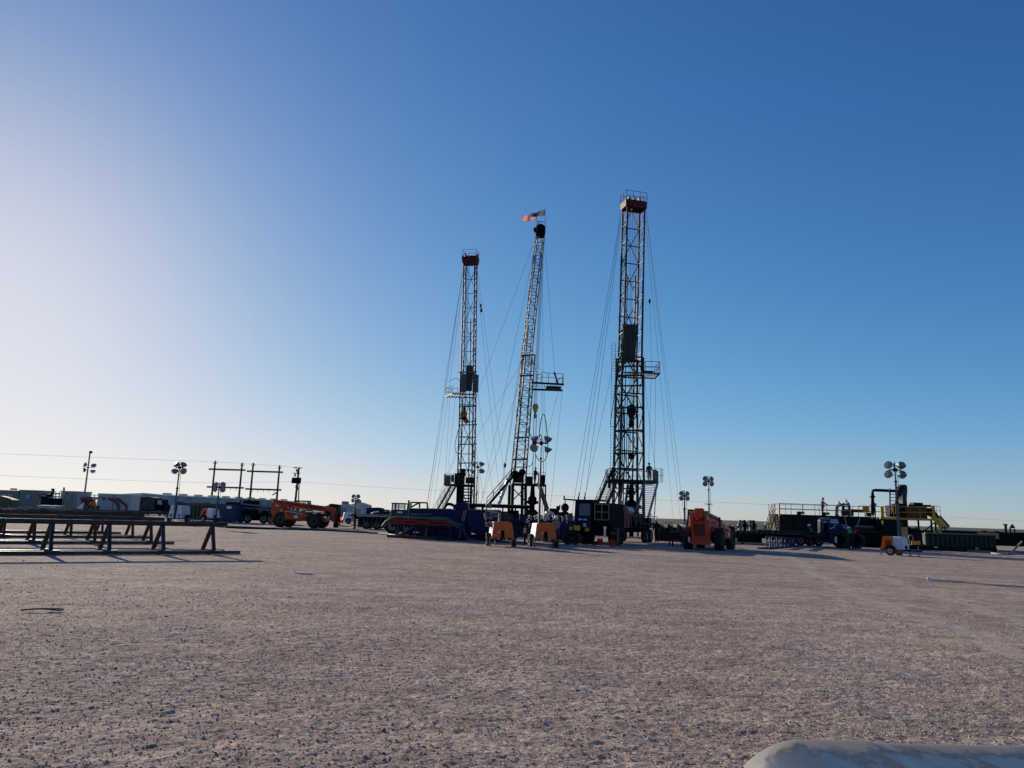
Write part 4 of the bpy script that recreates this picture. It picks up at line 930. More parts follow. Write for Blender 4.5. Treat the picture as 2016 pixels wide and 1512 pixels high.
        P_('mast_cable', black, t, lambda m: m.path([zz(1.2) + tl_((.12, 0, 0)), zz(z1) + tl_((.22, 0, 0)), zz(z2) + tl_((.15, 0, 0)), zz(top - .5) + tl_((.1, 0, 0))], .016, 5, 2))
        hub = zz(top - .45)
        P_('lamp_crossbar', dark, t, lambda m: (m.bar(hub - tl_((sp * .95, 0, 0)), hub + tl_((sp * .95, 0, 0)), .08), m.box(hub, (.2, .2, .22)), m.path([hub + Vector((0, 0, .1)), hub + tl_((-.12, 0, .4)), hub + tl_((0, 0, .52))], .03, 5)))
        aims = aims or [(-.5, -.9, .25), (-.6, -.9, -.25), (.5, -.9, .3), (.4, -.9, -.2)]
        k = 0
        for sx in (-1, 1):
            for sz_ in (1, -1):
                lamp(t, hub + tl_((sx * sp * (1.0 if sz_ > 0 else 1.05), 0, sz_ * hang)), tl_(aims[k]), lr); k += 1
    return t
light_tower(1764, 48.0, R(-50), 'white sided light tower with orange nose standing alone in front of the mud tanks', 912, M('pale grey hood paint', (.52, .54, .58), .4, var=.05, dust=.15), style='nose', nose=orange, s=.82, mast=(.3, 0), sp=.42, lr=.26, hang=.3, aims=[(-.75, -.6, .35), (-.75, -.6, .25), (.45, .8, .5), (.35, .9, .3)])
light_tower(986, 43.0, R(99), 'orange light tower with its lamp mast folded down in front of the blue tank', 0, orange, lower=True, lr=.19, mast=(.3, .1), s=.94)
light_tower(1069, 43.6, R(100), 'orange light tower with tall raised mast in front of the leaning rig', 858, orange, s=.94, sp=.4, lr=.25, hang=.3, mast=(-.1, .30), aims=[(-.3, -.35, .9), (-.4, -.8, -.45), (.25, -.4, .85), (.3, -.25, .95)])
light_tower(1354, 66, R(100), 'light tower with four lamps partly hidden behind the parked red telehandler', 966, white, style='', sp=.27, lr=.21, hang=.22)
light_tower(1404, 72, R(110), 'taller light tower rising over the boom of the right hand telehandler', 938, white, style='', sp=.31, lr=.25, hang=.25)
light_tower(352, 68, R(90), 'light tower with two white rear doors standing behind the pipe racks', 912, grey, style='doors', sp=.36, lr=.29, hang=.3, s=1.15, mast=(-.95, 0), aims=[(-.6, -.6, .5), (-.2, .5, .8), (.5, -.3, .6), (.7, -.7, -.35)])
light_tower(413, 78, R(-30), 'small orange and white light tower in front of the faded blue container', 950, white, style='nose', nose=orange, sp=.38, lr=.28, hang=.26, mast=(.9, 0))
light_tower(687, 95, R(15), 'distant light tower standing behind the worker beside the flatbed trailer', 974, white, style='', sp=.32, lr=.26, hang=.28)
light_tower(935, 70, R(15), 'light tower with flattened lamps in front of the pale rig', 910, white, style='', mast=(0, 0), sp=.4, lr=.27, hang=.36, aims=[(-.3, -.3, .9), (-.3, -.3, .9), (.3, -.4, .85), (.3, -.8, .6)])
# tall floodlight pole on the left
YL = 92
fp = thing('floodlight_pole', 'tall steel pole with four floodlights halfway up above the grey cabins', 'light pole', GX(161, YL))
pt = W(171, 890, YL); pb = GX(161, YL)
P_('pole', galv, fp, lambda m: m.tube((pb.x, YL, 0), (pb.x, YL, pt.z), .11, 10, .08), world=True, smooth=True)
P_('pole_cap', dark, fp, lambda m: m.box((pb.x + .08, YL, pt.z), (.3, .2, .3)), world=True)
zc = W(167, 920, YL).z
P_('crossbar', galv, fp, lambda m: m.bar((pb.x - .5, YL, zc), (pb.x + .6, YL, zc), .08), world=True)
for dx, dz, ai in ((-.5, .35, (-.9, -.4, .3)), (-.5, -.35, (-.9, -.4, -.2)), (.65, .28, (.2, -.7, .7)), (.65, -.38, (.1, -.3, .95))): lamp(fp, Vector((dx, 0, zc + dz)), ai, .3)

# ------------------------------------------------------------------ telehandlers
def telehandler(loc, rz, label, lettering=None):
    t = thing('telehandler', label, 'telehandler', loc, rz, 'red orange telehandlers')
    P_('chassis', redor, t, lambda m: (m.prism([(-2.55, .75), (-2.55, 1.15), (2.2, 1.05), (2.45, .85), (2.3, .62), (-2.3, .6)], -.55, .55)), bevel=.03)
    P_('engine_cover', redor, t, lambda m: m.prism([(-1.25, .72), (-1.3, 1.42), (-.4, 1.5), (.55, 1.38), (.75, .95), (.7, .72)], -1.22, -.5), bevel=.05)
    P_('engine_vent', redor_d, t, lambda m: m.box((-.55, -1.225, 1.28), (.9, .02, .16)))
    P_('side_stripe', white, t, lambda m: (m.prism([(-1.25, 1.44), (-.2, 1.30), (.5, 1.22), (.5, 1.26), (-.2, 1.35), (-1.25, 1.49)], -1.236, -1.222)))
    P_('data_plate', white, t, lambda m: m.box((-.15, -1.228, .98), (.34, .016, .26)))
    P_('step', dark, t, lambda m: (m.box((-.1, -1.25, .62), (.9, .18, .05)), m.box((-.1, 1.2, .62), (.9, .25, .05))))
    # rear: counterweight, radiator grille, bumper
    P_('rear_cover', redor, t, lambda m: m.prism([(-2.68, .62), (-2.68, 1.72), (-2.55, 1.86), (-2.0, 1.9), (-1.9, .62)], -.52, .52), bevel=.05)
    P_('radiator_grille', redor_d, t, lambda m: m.box((-2.69, 0, 1.22), (.03, .66, .72)))
    P_('grille_frame', redor, t, lambda m: (m.box((-2.70, 0, 1.62), (.05, .78, .06)), m.box((-2.70, 0, .83), (.05, .78, .06)), m.box((-2.70, -.37, 1.22), (.05, .06, .8)), m.box((-2.70, .37, 1.22), (.05, .06, .8))))
    P_('rear_bumper', redor, t, lambda m: m.box((-2.63, 0, .5), (.3, 1.25, .34)), bevel=.03)
    P_('tail_lamp', white, t, lambda m: m.box((-2.72, .66, .62), (.12, .08, .32)))
    for sy in (-1, 1): P_('boom_tower', redor, t, lambda m: m.prism([(-2.85, 1.1), (-2.95, 2.12), (-2.75, 2.4), (-2.35, 2.4), (-1.2, 1.25), (-1.2, 1.05)], sy * .36, sy * .46))
    P_('tower_panel', white, t, lambda m: m.prism([(-2.55, 2.02), (-2.25, 1.98), (-1.75, 1.42), (-2.0, 1.42)], -.474, -.462))
    # cab on the left side
    cab = [(-1.15, .75), (-1.2, 1.55), (-.95, 2.42), (.2, 2.42), (.5, 1.5), (.5, .75)]
    P_('cab_lower', redor, t, lambda m: m.prism([(-1.15, .75), (-1.19, 1.45), (.5, 1.45), (.5, .75)], .48, 1.18), bevel=.03)
    P_('cab_frame', dark, t, lambda m: [m.bar((a[0], y, a[1]), (b[0], y, b[1]), .08) for y in (.52, 1.14) for a, b in zip(cab[1:5], cab[2:5])] + [m.bar((x, .52, z), (x, 1.14, z), .08) for x, z in ((-.95, 2.42), (.2, 2.42))] + [m.bar((-.4, 1.14, 1.45), (-.4, 1.14, 2.42), .05)])
    P_('cab_roof', dark, t, lambda m: m.box((-.37, .83, 2.46), (1.3, .74, .07)), bevel=.02)
    P_('cab_glass', glass_b, t, lambda m: m.prism([(-1.13, 1.5), (-.92, 2.36), (.17, 2.36), (.44, 1.5)], .545, 1.11))
    P_('seat', black, t, lambda m: (m.box((-.6, .83, 1.4), (.45, .45, .12)), m.box((-.82, .83, 1.72), (.12, .42, .6))))
    # boom: outer and inner section, lift cylinder, head, carriage and forks
    a, b = Vector((-2.65, 0, 2.22)), Vector((2.1, 0, 1.78)); d = (b - a).normalized()
    bo = P_('boom', redor, t, lambda m: m.bar(a, b, .42, .50), bevel=.02)
    P_('boom_end', redor, t, lambda m: m.box(a + d * -.1 + Vector((0, 0, .02)), (.30, .52, .58), 0, .09), bevel=.02)
    P_('boom_inner', redor, t, lambda m: m.bar(b - d * .3, b + d * .75, .32, .38), bevel=.02)
    P_('boom_hose_track', dark, t, lambda m: m.path([a + d * 1.0 + Vector((0, -.27, .1)), a + d * 2.4 + Vector((0, -.28, .02)), b + Vector((0, -.25, .05))], .04, 6, 1))
    P_('lift_cylinder', galv, t, lambda m: (m.tube((-1.1, -.28, 1.1), (.3, -.28, 1.55), .09, 10), m.tube((.3, -.28, 1.55), (1.1, -.28, 1.68), .05, 8)), smooth=True)
    h = b + d * .75
    P_('boom_head', redor, t, lambda m: m.prism([(h.x - .25, h.z + .22), (h.x + .25, h.z + .16), (h.x + .52, .95), (h.x + .5, .45), (h.x + .26, .45), (h.x + .2, 1.0), (h.x - .1, h.z - .25)], -.17, .17), bevel=.02)
    P_('tilt_cylinder', galv, t, lambda m: m.tube(h + Vector((-.1, .0, -.2)), (h.x + .35, 0, .8), .06, 8))
    P_('fork_carriage', black, t, lambda m: (m.box((h.x + .55, 0, 1.05), (.07, 1.25, .1)), m.box((h.x + .55, 0, .45), (.07, 1.25, .1)), [m.box((h.x + .55, y, .95), (.06, .07, 1.3)) for y in (-.6, -.2, .2, .6)]))
    for y in (-.42, .42): P_('fork', black, t, lambda m: m.prism([(h.x + .58, .95), (h.x + .58, .24), (h.x + 1.75, .22), (h.x + 1.75, .25), (h.x + .66, .33), (h.x + .66, .95)], y - .06, y + .06))
    # axles, wheels, fenders, lights
    for x in (-1.7, 1.55):
        P_('axle', dark, t, lambda m: (m.tube((x, -.85, .66), (x, .85, .66), .12, 10), m.lathe([(.001, -.25), (.25, -.2), (.3, 0), (.25, .2), (.001, .25)], 12, (x, 0, .66), (0, 1, 0))))
        for sy in (-1, 1): wheel(t, Vector((x, sy * .98, .67)), .67, .46, (0, sy, 0), rim=M('dull yellow rim', (.07, .05, .025), .7), lugs=18)
    for sy in (-1, 1):
        P_('fender', black, t, lambda m: m.prism([(1.55 + math.cos(R(q)) * rr_, .67 + math.sin(R(q)) * rr_) for rr_, aa in ((.78, (40, 70, 100, 130)), (.83, (130, 100, 70, 40))) for q in aa], sy * .74, sy * 1.2))
    for sy in (-1, 1): P_('headlamp', white, t, lambda m: (m.lathe([(.001, .04), (.09, .03), (.1, -.06), (.05, -.1)], 10, (2.42, sy * .45, 1.0), (1, 0, 0))))
    P_('work_lamp', lens_m, t, lambda m: m.lathe([(.001, .05), (.1, .04), (.11, -.05), (.05, -.1)], 10, (-2.75, -.52, 2.3), (-.6, -.7, .2)))
    P_('exhaust', dark, t, lambda m: m.tube((-.95, -.85, 1.45), (-.95, -.85, 2.05), .05, 8))
    P_('mirror', black, t, lambda m: (m.bar((.4, 1.18, 1.9), (.7, 1.4, 1.95), .03), m.box((.7, 1.42, 1.95), (.06, .2, .32))))
    if lettering:
        mid = a.lerp(b, .58); ang = math.atan2(-d.z, d.x)
        text(lettering, .34, white, t, mid + Vector((0, -.222, 0)), (R(90), ang, 0))
    return t
telehandler(GX(594, 70.0) + Vector((0, 0, 0)), R(-6), 'red orange telehandler parked side on near the flatbed trailer')
telehandler(GX(1398, 48.8), R(62), 'red orange telehandler seen from behind beside the right hand rig', 'XTREME')
# ------------------------------------------------------------------ people
def person(loc, rz, label, jacket, pants, hat, bend=0.0, armL=(8, 12), armR=(8, 12), legL=(2, 0), legR=(-4, 4), vest=False, height=1.75, group=None, head=0.0):
    """one continuous skinned body; local +y is forward; arm = (shoulder swing, elbow bend), leg = (hip swing, knee bend), degrees"""
    t = thing('person', label, 'person', loc, rz, group)
    V, E, rad, part = [], [], [], []
    def v(p, r, g, parent=None):
        V.append(Vector(p)); rad.append(r); part.append(g)
        if parent is not None: E.append((parent, len(V) - 1))
        return len(V) - 1
    def rx(p, a): return Matrix.Rotation(-a, 3, 'X') @ Vector(p)        # tip forward
    k = height / 1.75
    # legs first to know the pelvis height
    def leg(hip, knee): 
        a = R(hip); b = R(hip - knee)
        return Vector((0, math.sin(a) * .43, -math.cos(a) * .43)), Vector((0, math.sin(b) * .42, -math.cos(b) * .42))
    drop = max(-(leg(*legL)[0].z + leg(*legL)[1].z), -(leg(*legR)[0].z + leg(*legR)[1].z)) + .08
    pel = Vector((0, 0, drop + .03))
    root = v(pel, .165, 'p')
    B = R(bend)
    sp = v(pel + rx((0, 0, .2), B * .7), .16, 'j', root)
    ch = v(pel + rx((0, 0.0, .42), B * .95), .185, 'j', sp)
    ne = v(pel + rx((0, .01, .56), B), .065, 'j', ch)
    hb = R(bend + head)
    nb = V[ne]
    h1 = v(nb + rx((0, .03, .10), hb), .085, 's', ne)
    h2 = v(nb + rx((0, .03, .19), hb), .10, 's', h1)
    v(nb + rx((0, .02, .26), hb), .075, 's', h2)
    v(nb + rx((0, .135, .145), hb), .018, 's', h1)                          # nose
    for s in (-1, 1): v(nb + rx((s * .1, .01, .15), hb), .02, 's', h2)       # ears
    for s, arm in ((-1, armL), (1, armR)):
        sh = v(V[ch] + rx((s * .19, 0, .05), B), .088, 'j', ch)
        a = R(arm[0]); b = R(arm[0] + arm[1])
        out = .12 * s
        el = v(V[sh] + Vector((out * .5, math.sin(a) * .29, -math.cos(a) * .29)), .068, 'j', sh)
        wr = v(V[el] + Vector((out * .1, math.sin(b) * .25, -math.cos(b) * .25)), .05, 'j', el)
        fw = Vector((0, math.sin(b), -math.cos(b))); sd = Vector((-s, 0, 0)); nrm = fw.cross(Vector((1, 0, 0)))
        pm = v(V[wr] + fw * .07, .036, 's', wr)
        for q, ln in ((-.03, .075), (-.01, .09), (.012, .085), (.032, .065)):
            f1 = v(V[pm] + fw * .05 + Vector((0, 0, 0)) + nrm * q, .011, 's', pm); v(V[f1] + fw * ln * .5 + sd * .02, .009, 's', f1)
        th = v(V[wr] + fw * .05 + nrm * -.05, .013, 's', pm); v(V[th] + fw * .04 + nrm * -.015, .010, 's', th)
    for s, lg in ((-1, legL), (1, legR)):
        hp = v(pel + Vector((s * .1, 0, -.03)), .112, 'p', root)
        d1, d2 = leg(*lg)
        kn = v(V[hp] + d1, .082, 'p', hp); an = v(V[kn] + d2, .062, 'p', kn)
        v(V[an] + Vector((0, -.05, -.045)), .045, 'b', an); v(V[an] + Vector((s * .015, .15, -.045)), .042, 'b', an)
    me = bpy.data.meshes.new('sk'); me.from_pydata([p * k for p in V], E, [])
    o = bpy.data.objects.new('sk', me); col.objects.link(o)
    sm_ = o.modifiers.new('skin', 'SKIN'); sm_.branch_smoothing = 0.4; sm_.use_smooth_shade = True
    sv = me.skin_vertices[0].data
    for i, r in enumerate(rad): q = 1.16 if part[i] in 'jp' else 1.0; sv[i].radius = (r * k * q, r * k * q * (.92 if part[i] == 'j' and r > .12 else 1))
    sv[0].use_root = True
    su = o.modifiers.new('sub', 'SUBSURF'); su.levels = 1; su.render_levels = 1
    dg = bpy.context.evaluated_depsgraph_get()
    body = bpy.data.meshes.new_from_object(o.evaluated_get(dg)); bpy.data.objects.remove(o); bpy.data.meshes.remove(me)
    body.name = 'body'; body.materials.clear()
    order = {'j': 0, 'p': 1, 's': 2, 'b': 3}
    for m_ in (jacket, pants, skin_m, boot): body.materials.append(m_)
    segs = [(V[a] * k, V[b] * k, part[b], (rad[a] + rad[b]) / 2) for a, b in E]
    for p in body.polygons:
        c = p.center; best = None
        for a, b, g_, r in segs:
            ab = b - a; f = max(0, min(1, (c - a).dot(ab) / max(ab.length_squared, 1e-9))); d = (a + ab * f - c).length - r * .6
            if best is None or d < best[0]: best = (d, g_)
        p.material_index = order[best[1]]; p.use_smooth = True
    zmin = min(q.co.z for q in body.vertices)
    bo = bpy.data.objects.new('body', body); col.objects.link(bo); bo.parent = t; bo.location = (0, 0, -zmin)
    up = rx((0, 0, 1), hb); hc = (nb + rx((0, .03, .185), hb)) * k + Vector((0, 0, -zmin))
    if hat:
        hh = P_('hard_hat', hat, t, lambda m: m.lathe([(.135, 0), (.13, .05), (.11, .1), (.07, .135), (.001, .15)], 14, hc, up), smooth=True)
        fwd = rx((0, 1, 0), hb)
        P_('brim', hat, hh, lambda m: m.lathe([(.12, .012), (.165, .0), (.165, -.01), (.12, 0)], 14, hc + fwd * .025, up), smooth=True)
    if vest:
        cc = V[ch] * k + Vector((0, 0, -zmin)); back = rx((0, -1, 0), B) * .135; sx_ = Vector((1, 0, 0)); uz = rx((0, 0, 1), B)
        P_('reflective_cross', hivis, t, lambda m: (m.bar(cc + back - sx_ * .16 + uz * .1, cc + back + sx_ * .16 - uz * .2, .012, .06), m.bar(cc + back * 1.08 + sx_ * .16 + uz * .1, cc + back * 1.08 - sx_ * .16 - uz * .2, .012, .06)))
    return t
def on(px, py, Y): return W(px, py, Y)
# on the mud tank deck
YT = 78.0; ztank = 2.75
def deck(px, dy=0.0):
    p = GX(px, YT + dy); 
    q = W(px, 1017, YT + dy); return Vector((q.x, YT + dy, ztank))
person(deck(1620, -.9), R(-90), 'worker standing on the tank deck resting one hand on the yellow rail', jk_brown, jk_dark, hat_d, armL=(20, 25), armR=(42, 20), legL=(3, 2), legR=(-3, 2), head=12)
person(deck(1648, .2), R(-100), 'worker in faded shirt stooping forward over the tank deck', jk_brown, jeans, hat_d, bend=62, armL=(62, 15), armR=(50, 30), legL=(-6, 4), legR=(2, 4))
person(deck(1662, -.3), R(80), 'white hatted worker crouching between two others on the tank deck', jk_brown, jk_dark, hat_w, bend=38, armL=(35, 40), armR=(30, 30), legL=(35, 60), legR=(25, 55))
person(deck(1672.5, .3), R(85), 'white hatted worker in grey shirt standing behind the crouching one on the tank deck', jk_grey, jk_dark, hat_w, bend=14, armL=(40, 45), armR=(45, 30), legL=(6, 8), legR=(-2, 4), head=18)
person(deck(1721, -.2), R(150), 'worker beside the tall black gooseneck pipe on the tank deck', jk_grey, jk_dark, hat_w, bend=16, armL=(30, 50), armR=(25, 60), head=10)
# on the ground
p = G(1597, 1076); person(p, R(15), 'worker with green cross on his back and white hat walking by the pipe trailer', jk_dark, jk_dark, hat_w, bend=6, armL=(18, 20), armR=(-15, 15), legL=(12, 6), legR=(-14, 6), vest=True)
p = G(1676, 1082); person(p, R(-10), 'worker with green cross on his back stooping behind the blue pump truck wheels', jk_dark, jk_dark, hat_w, bend=30, armL=(40, 30), armR=(45, 20), legL=(12, 25), legR=(2, 10), vest=True)
p = GX(1293, 60); person(p, R(160), 'white hatted worker standing among the pipe bins right of the rig stairs', jk_dark, jk_dark, hat_w, armL=(15, 40), armR=(10, 30))
p = GX(1096, 48); person(p, R(150), 'white hatted worker in grey shirt standing behind the raised orange light tower', jk_grey, jeans, hat_w, armL=(30, 40), armR=(20, 60), bend=8)
p = GX(697, 69.5); person(p, R(120), 'worker in dark jacket and jeans standing between telehandler and flatbed trailer', jk_dark, jeans, hat_d, armL=(12, 10), armR=(60, 20))
p = GX(1508, 92); person(p, R(180), 'distant worker seen beyond the pipe trailer and valve skid', jk_dark, jk_dark, hat_w)
# on the rigs
q = W(1278, 943, YA - .6); q.z = W(1240, 946, YA).z; person(q, R(170), 'worker standing upright on the grey green rig floor beside the control basket', jk_dark, jk_dark, hat_d, armL=(10, 60), armR=(8, 15))
st0, st1 = W(1205, 946, YA - 1.9), W(1178, 1012, YA - 1.4)
f = .06; q = st0.lerp(st1, f) + Vector((0.1, 0, .02)); person(q, R(-70), 'worker at the head of the left stairs holding the rig floor rail', jk_dark, jk_dark, hat_d, bend=10, armL=(45, 25), armR=(30, 30))
f = .24; q = st0.lerp(st1, f) + Vector((0, .0, .05)); person(q, R(-75), 'worker climbing the left stairs below the rig floor', jk_dark, jk_dark, hat_d, bend=16, armL=(55, 20), armR=(35, 20), legL=(28, 40), legR=(-4, 6))
q = W(1053, 953, YB - .5); q.z = W(1040, 953, YB).z; person(q, R(-60), 'worker standing on the leaning rig floor below the yellow block', jk_dark, jk_dark, hat_d, armL=(35, 30), armR=(25, 40), height=1.85)
q = W(902, 954, YC - 1.2); q.z = W(905, 954, YC).z; person(q, R(160), 'worker on the pale rig floor beside its winch', jk_dark, jk_dark, hat_d, armL=(30, 30), armR=(20, 30))
# ------------------------------------------------------------------ right hand yard
def rect(px0, py0, px1, py1, Y):
    cx, cy = (px0 + px1) / 2, (py0 + py1) / 2
    return W(px0, cy, Y).x, W(px1, cy, Y).x, W(cx, py1, Y).z, W(cx, py0, Y).z
def pb(name, mat, root, px0, py0, px1, py1, Y, dep, z0=None, bevel=0.0):
    a, b, c, d = rect(px0, py0, px1, py1, Y)
    if z0 is not None: c = z0
    return P_(name, mat, root, lambda m: m.span((a, Y, c), (b, Y + dep, d)), world=True, bevel=bevel)
# mud tank with railed deck
tk = thing('mud_tank', 'long dark green mud tank with a pale and yellow railed deck', 'tank', GX(1640, YT))
x0 = W(1535, 1040, YT - 1.5).x; x1 = W(1742, 1045, YT - 1.5).x
P_('shell', green_d, tk, lambda m: m.span((x0, YT - 1.5, .22), (x1, YT + 1.5, ztank - .06)), world=True)
P_('deck_plate', green_d, tk, lambda m: m.span((x0 - .08, YT - 1.56, ztank - .06), (x1 + .05, YT + 1.56, ztank)), world=True)
P_('skid', black, tk, lambda m: (m.span((x0, YT - 1.45, 0), (x1, YT - 1.2, .22)), m.span((x0, YT + 1.2, 0), (x1, YT + 1.45, .22))), world=True)
for k in range(9):
    x = x0 + .15 + (x1 - x0 - .3) * k / 8; P_('stiffener', green_d, tk, lambda m: m.span((x - .05, YT - 1.6, .22), (x + .05, YT - 1.5, ztank - .08)), world=True)
railm = M('pale handrail paint', (.46, .43, .34), .45, .1, dust=.3)
railing(tk, [(x0, YT - 1.5, ztank), (x1 - 3.4, YT - 1.5, ztank)], 1.08, railm, 1.25, .032)
railing(tk, [(x0, YT + 1.5, ztank), (x1, YT + 1.5, ztank)], 1.08, railm, 1.9, .03)
railing(tk, [(x0, YT - 1.5, ztank), (x0, YT + 1.5, ztank)], 1.08, railm, 1.5, .03)
railing(tk, [(x1 - 2.6, YT - 1.5, ztank), (x1, YT - 1.5, ztank)], 1.08, yellow, 1.3, .035)
P_('corner_post', yellow, tk, lambda m: m.span((x0 - .06, YT - 1.58, ztank - .2), (x0 + .08, YT - 1.44, ztank + 1.1)), world=True)
P_('sign_panel', yellow, tk, lambda m: m.span((x1 - 2.2, YT - 1.60, ztank + .45), (x1 - 1.55, YT - 1.56, ztank + 1.06)), world=True)
for q in (2.6, 5.2): P_('agitator_motor', dark, tk, lambda m: (m.tube((x0 + q, YT, ztank), (x0 + q, YT, ztank + .35), .22, 10), m.box((x0 + q + .3, YT, ztank + .22), (.5, .3, .25))), world=True)
P_('deck_pump', rust, tk, lambda m: (m.box((x1 - 3.0, YT + .2, ztank + .3), (1.1, .6, .5)), m.tube((x1 - 3.4, YT + .2, ztank + .6), (x1 - 1.2, YT + .2, ztank + .6), .16, 8), m.box((x1 - .9, YT, ztank + .25), (.5, .5, .4))), world=True)
stairs(tk, (x0 - .1, YT - .2, ztank), (x0 - 1.0, YT - .2, .1), (0, .9, 0), 10, M('dull brown stair steel', (.09, .065, .03), .6), 1.0, sd=.16)
for a, b in (((1662, 1016), (1665, 1034)), ((1693, 1020), (1681, 1040))):
    P_('drain_hose', hose_l, tk, lambda m: m.path([W(*a, YT - 1.66), W((a[0] + b[0]) / 2 + 2, (a[1] + b[1]) / 2 + 2, YT - 1.75), W(*b, YT - 1.7)], .05, 6, 2), world=True)
P_('discharge_pipe', galv, tk, lambda m: m.tube(W(1684, 1036, YT - 2.0), W(1729, 1038, YT - 2.0), .12, 10), world=True, smooth=True)
P_('pipe_support', rust, tk, lambda m: m.bar(W(1684, 1041, YT - 2.0), W(1727, 1042, YT - 2.0), .2), world=True)
# shaker tank, desander and slide
YS = 75.0
sk = thing('shaker_tank', 'dark tank topped by a yellow railed shaker platform with a steep yellow slide', 'tank', GX(1790, YS))
def sz(py, px=1790): return W(px, py, YS).z
def sx(px, py=1010): return W(px, py, YS).x
P_('shell', green_d, sk, lambda m: m.span((sx(1728), YS - 1, .15), (sx(1776), YS + 2, sz(1024))), world=True)
P_('shell', green_d, sk, lambda m: m.span((sx(1776), YS - .6, .15), (sx(1829), YS + 1.8, sz(1043))), world=True)
P_('company_mark', M('pale green mark', (.03, .30, .10), .5), sk, lambda m: (m.lathe([(.14, 0), (.19, 0), (.19, .02), (.14, .02)], 16, (sx(1761), YS - 1.03, sz(1031, 1761)), (0, 1, 0))), world=True)
P_('platform_beam', yellow, sk, lambda m: m.span((sx(1720), YS - 1.3, sz(1024)), (sx(1825), YS - 1.15, sz(1020))), world=True)
P_('platform', dark, sk, lambda m: m.span((sx(1722), YS - 1.15, sz(1024)), (sx(1825), YS + 2, sz(1021))), world=True)
railing(sk, [(sx(1722), YS - 1.3, sz(1020, 1722)), (sx(1770), YS - 1.3, sz(1020, 1770)), (sx(1825), YS - 1.3, sz(1020, 1825))], 1.1, yellow, 1.25, .04)
P_('corner_panel', yellow, sk, lambda m: (m.span((sx(1820), YS - 1.36, sz(1022)), (sx(1826), YS - 1.31, sz(996, 1823))), m.span((sx(1721), YS - 1.36, sz(1020)), (sx(1726), YS - 1.31, sz(998, 1723)))), world=True)
for a in (1795, 1820, 1828): P_('platform_leg', dark, sk, lambda m: m.bar((sx(a), YS - 1.1, 0), (sx(a), YS - 1.1, sz(1022)), .13), world=True)
P_('cross_tie', dark, sk, lambda m: m.bar((sx(1795), YS - 1.1, 1.1), (sx(1828), YS - 1.1, sz(1026)), .09), world=True)
shk = M('brown machine paint', (.10, .055, .03), .6)
P_('shaker', shk, sk, lambda m: (m.span((sx(1779), YS - .6, sz(1020)), (sx(1804), YS + 1.2, sz(998))), m.prism([(sx(1779), sz(1006)), (sx(1790), sz(998)), (sx(1779), sz(996))], YS - .5, YS + 1)), world=True, bevel=.02)
P_('shaker', shk, sk, lambda m: m.span((sx(1806), YS - .7, sz(1020)), (sx(1818), YS + 1.2, sz(996))), world=True, bevel=.02)
P_('shaker_motor', dark, sk, lambda m: (m.span((sx(1798), YS - .2, sz(997)), (sx(1816), YS + .6, sz(989))), m.tube((sx(1790), YS, sz(995)), (sx(1834), YS, sz(996, 1834)), .1, 8)), world=True)
P_('feed_box', dark, sk, lambda m: (m.span((sx(1753), YS - .6, sz(1019)), (sx(1766), YS + 1, sz(996))), m.span((sx(1766), YS - .3, sz(1019)), (sx(1784), YS + 1, sz(992)))), world=True)
P_('desander', M('dark teal machine paint', (.02, .045, .05), .55), sk, lambda m: (m.lathe([(.12, 0), (.3, .5), (.42, 1.4), (.42, 1.9), (.3, 2.0)], 12, (sx(1780), YS, sz(994))), m.span((sx(1775), YS - .3, sz(992)), (sx(1784), YS + .5, sz(958, 1780)))), world=True)
P_('desander_cone', dark, sk, lambda m: [m.lathe([(.05, 0), (.12, .4), (.16, .7), (.12, .75)], 10, (sx(1766 + 4 * k), YS - .4, sz(985 - 6 * k))) for k in range(2)], world=True)
P_('desander_hood', dark, sk, lambda m: m.lathe([(.5, 0), (.5, .12), (.4, .25), (.001, .3)], 12, (sx(1775, 958), YS, sz(963, 1775)), (0, 0, 1)), world=True)
for a in (1752, 1764): P_('ladder_rail', dark, sk, lambda m: m.bar(W(a, 1018, YS - 1.0), W(a, 962, YS - 1.0), .11), world=True)
for k in range(8): P_('ladder_rung', dark, sk, lambda m: m.bar(W(1752, 1012 - k * 6.5, YS - 1.0), W(1764, 1012 - k * 6.5, YS - 1.0), .07), world=True)
P_('gooseneck_pipe', black, sk, lambda m: m.path([W(1717.5, 1014, YS - .3), W(1718, 972, YS - .3), W(1718.5, 966, YS - .3), W(1724, 965, YS - .3), W(1770, 967, YS - .3)], .15, 10), world=True, smooth=True)
P_('pipe_flange', black, sk, lambda m: m.lathe([(.001, -.08), (.24, -.08), (.24, .08), (.001, .08)], 12, W(1718, 978, YS - .3)), world=True)
def plate(name, mat, root, pix, Y, dep=.06):
    q = [W(x, y, Y) for x, y in pix]
    return P_(name, mat, root, lambda m: m.prism([(p.x, p.z) for p in q], Y, Y + dep), world=True)
plate('slide_side', yellow, sk, [(1831, 1016), (1838, 1012), (1857, 1035), (1851, 1040)], YS - 1.2)
plate('slide_side', M('rust brown slide plate', (.16, .075, .03), .65), sk, [(1846, 1021), (1851, 1014), (1871, 1036), (1865, 1041), (1853, 1040)], YS + .6)
P_('slide_bed', yellow, sk, lambda m: m.add([W(1838, 1014, YS - 1.14), W(1857, 1036, YS - 1.14), W(1866, 1037, YS + .6), W(1849, 1016, YS + .6), W(1838, 1016, YS - 1.14), W(1857, 1038, YS - 1.14), W(1866, 1039, YS + .6), W(1849, 1018, YS + .6)], [(0, 1, 2, 3), (7, 6, 5, 4), (0, 4, 5, 1), (1, 5, 6, 2), (2, 6, 7, 3), (3, 7, 4, 0)]), world=True)
plate('end_hood', dark, sk, [(1828, 1002), (1836, 1000), (1846, 1012), (1850, 1020), (1840, 1014), (1828, 1014)], YS - .6, 1.4)
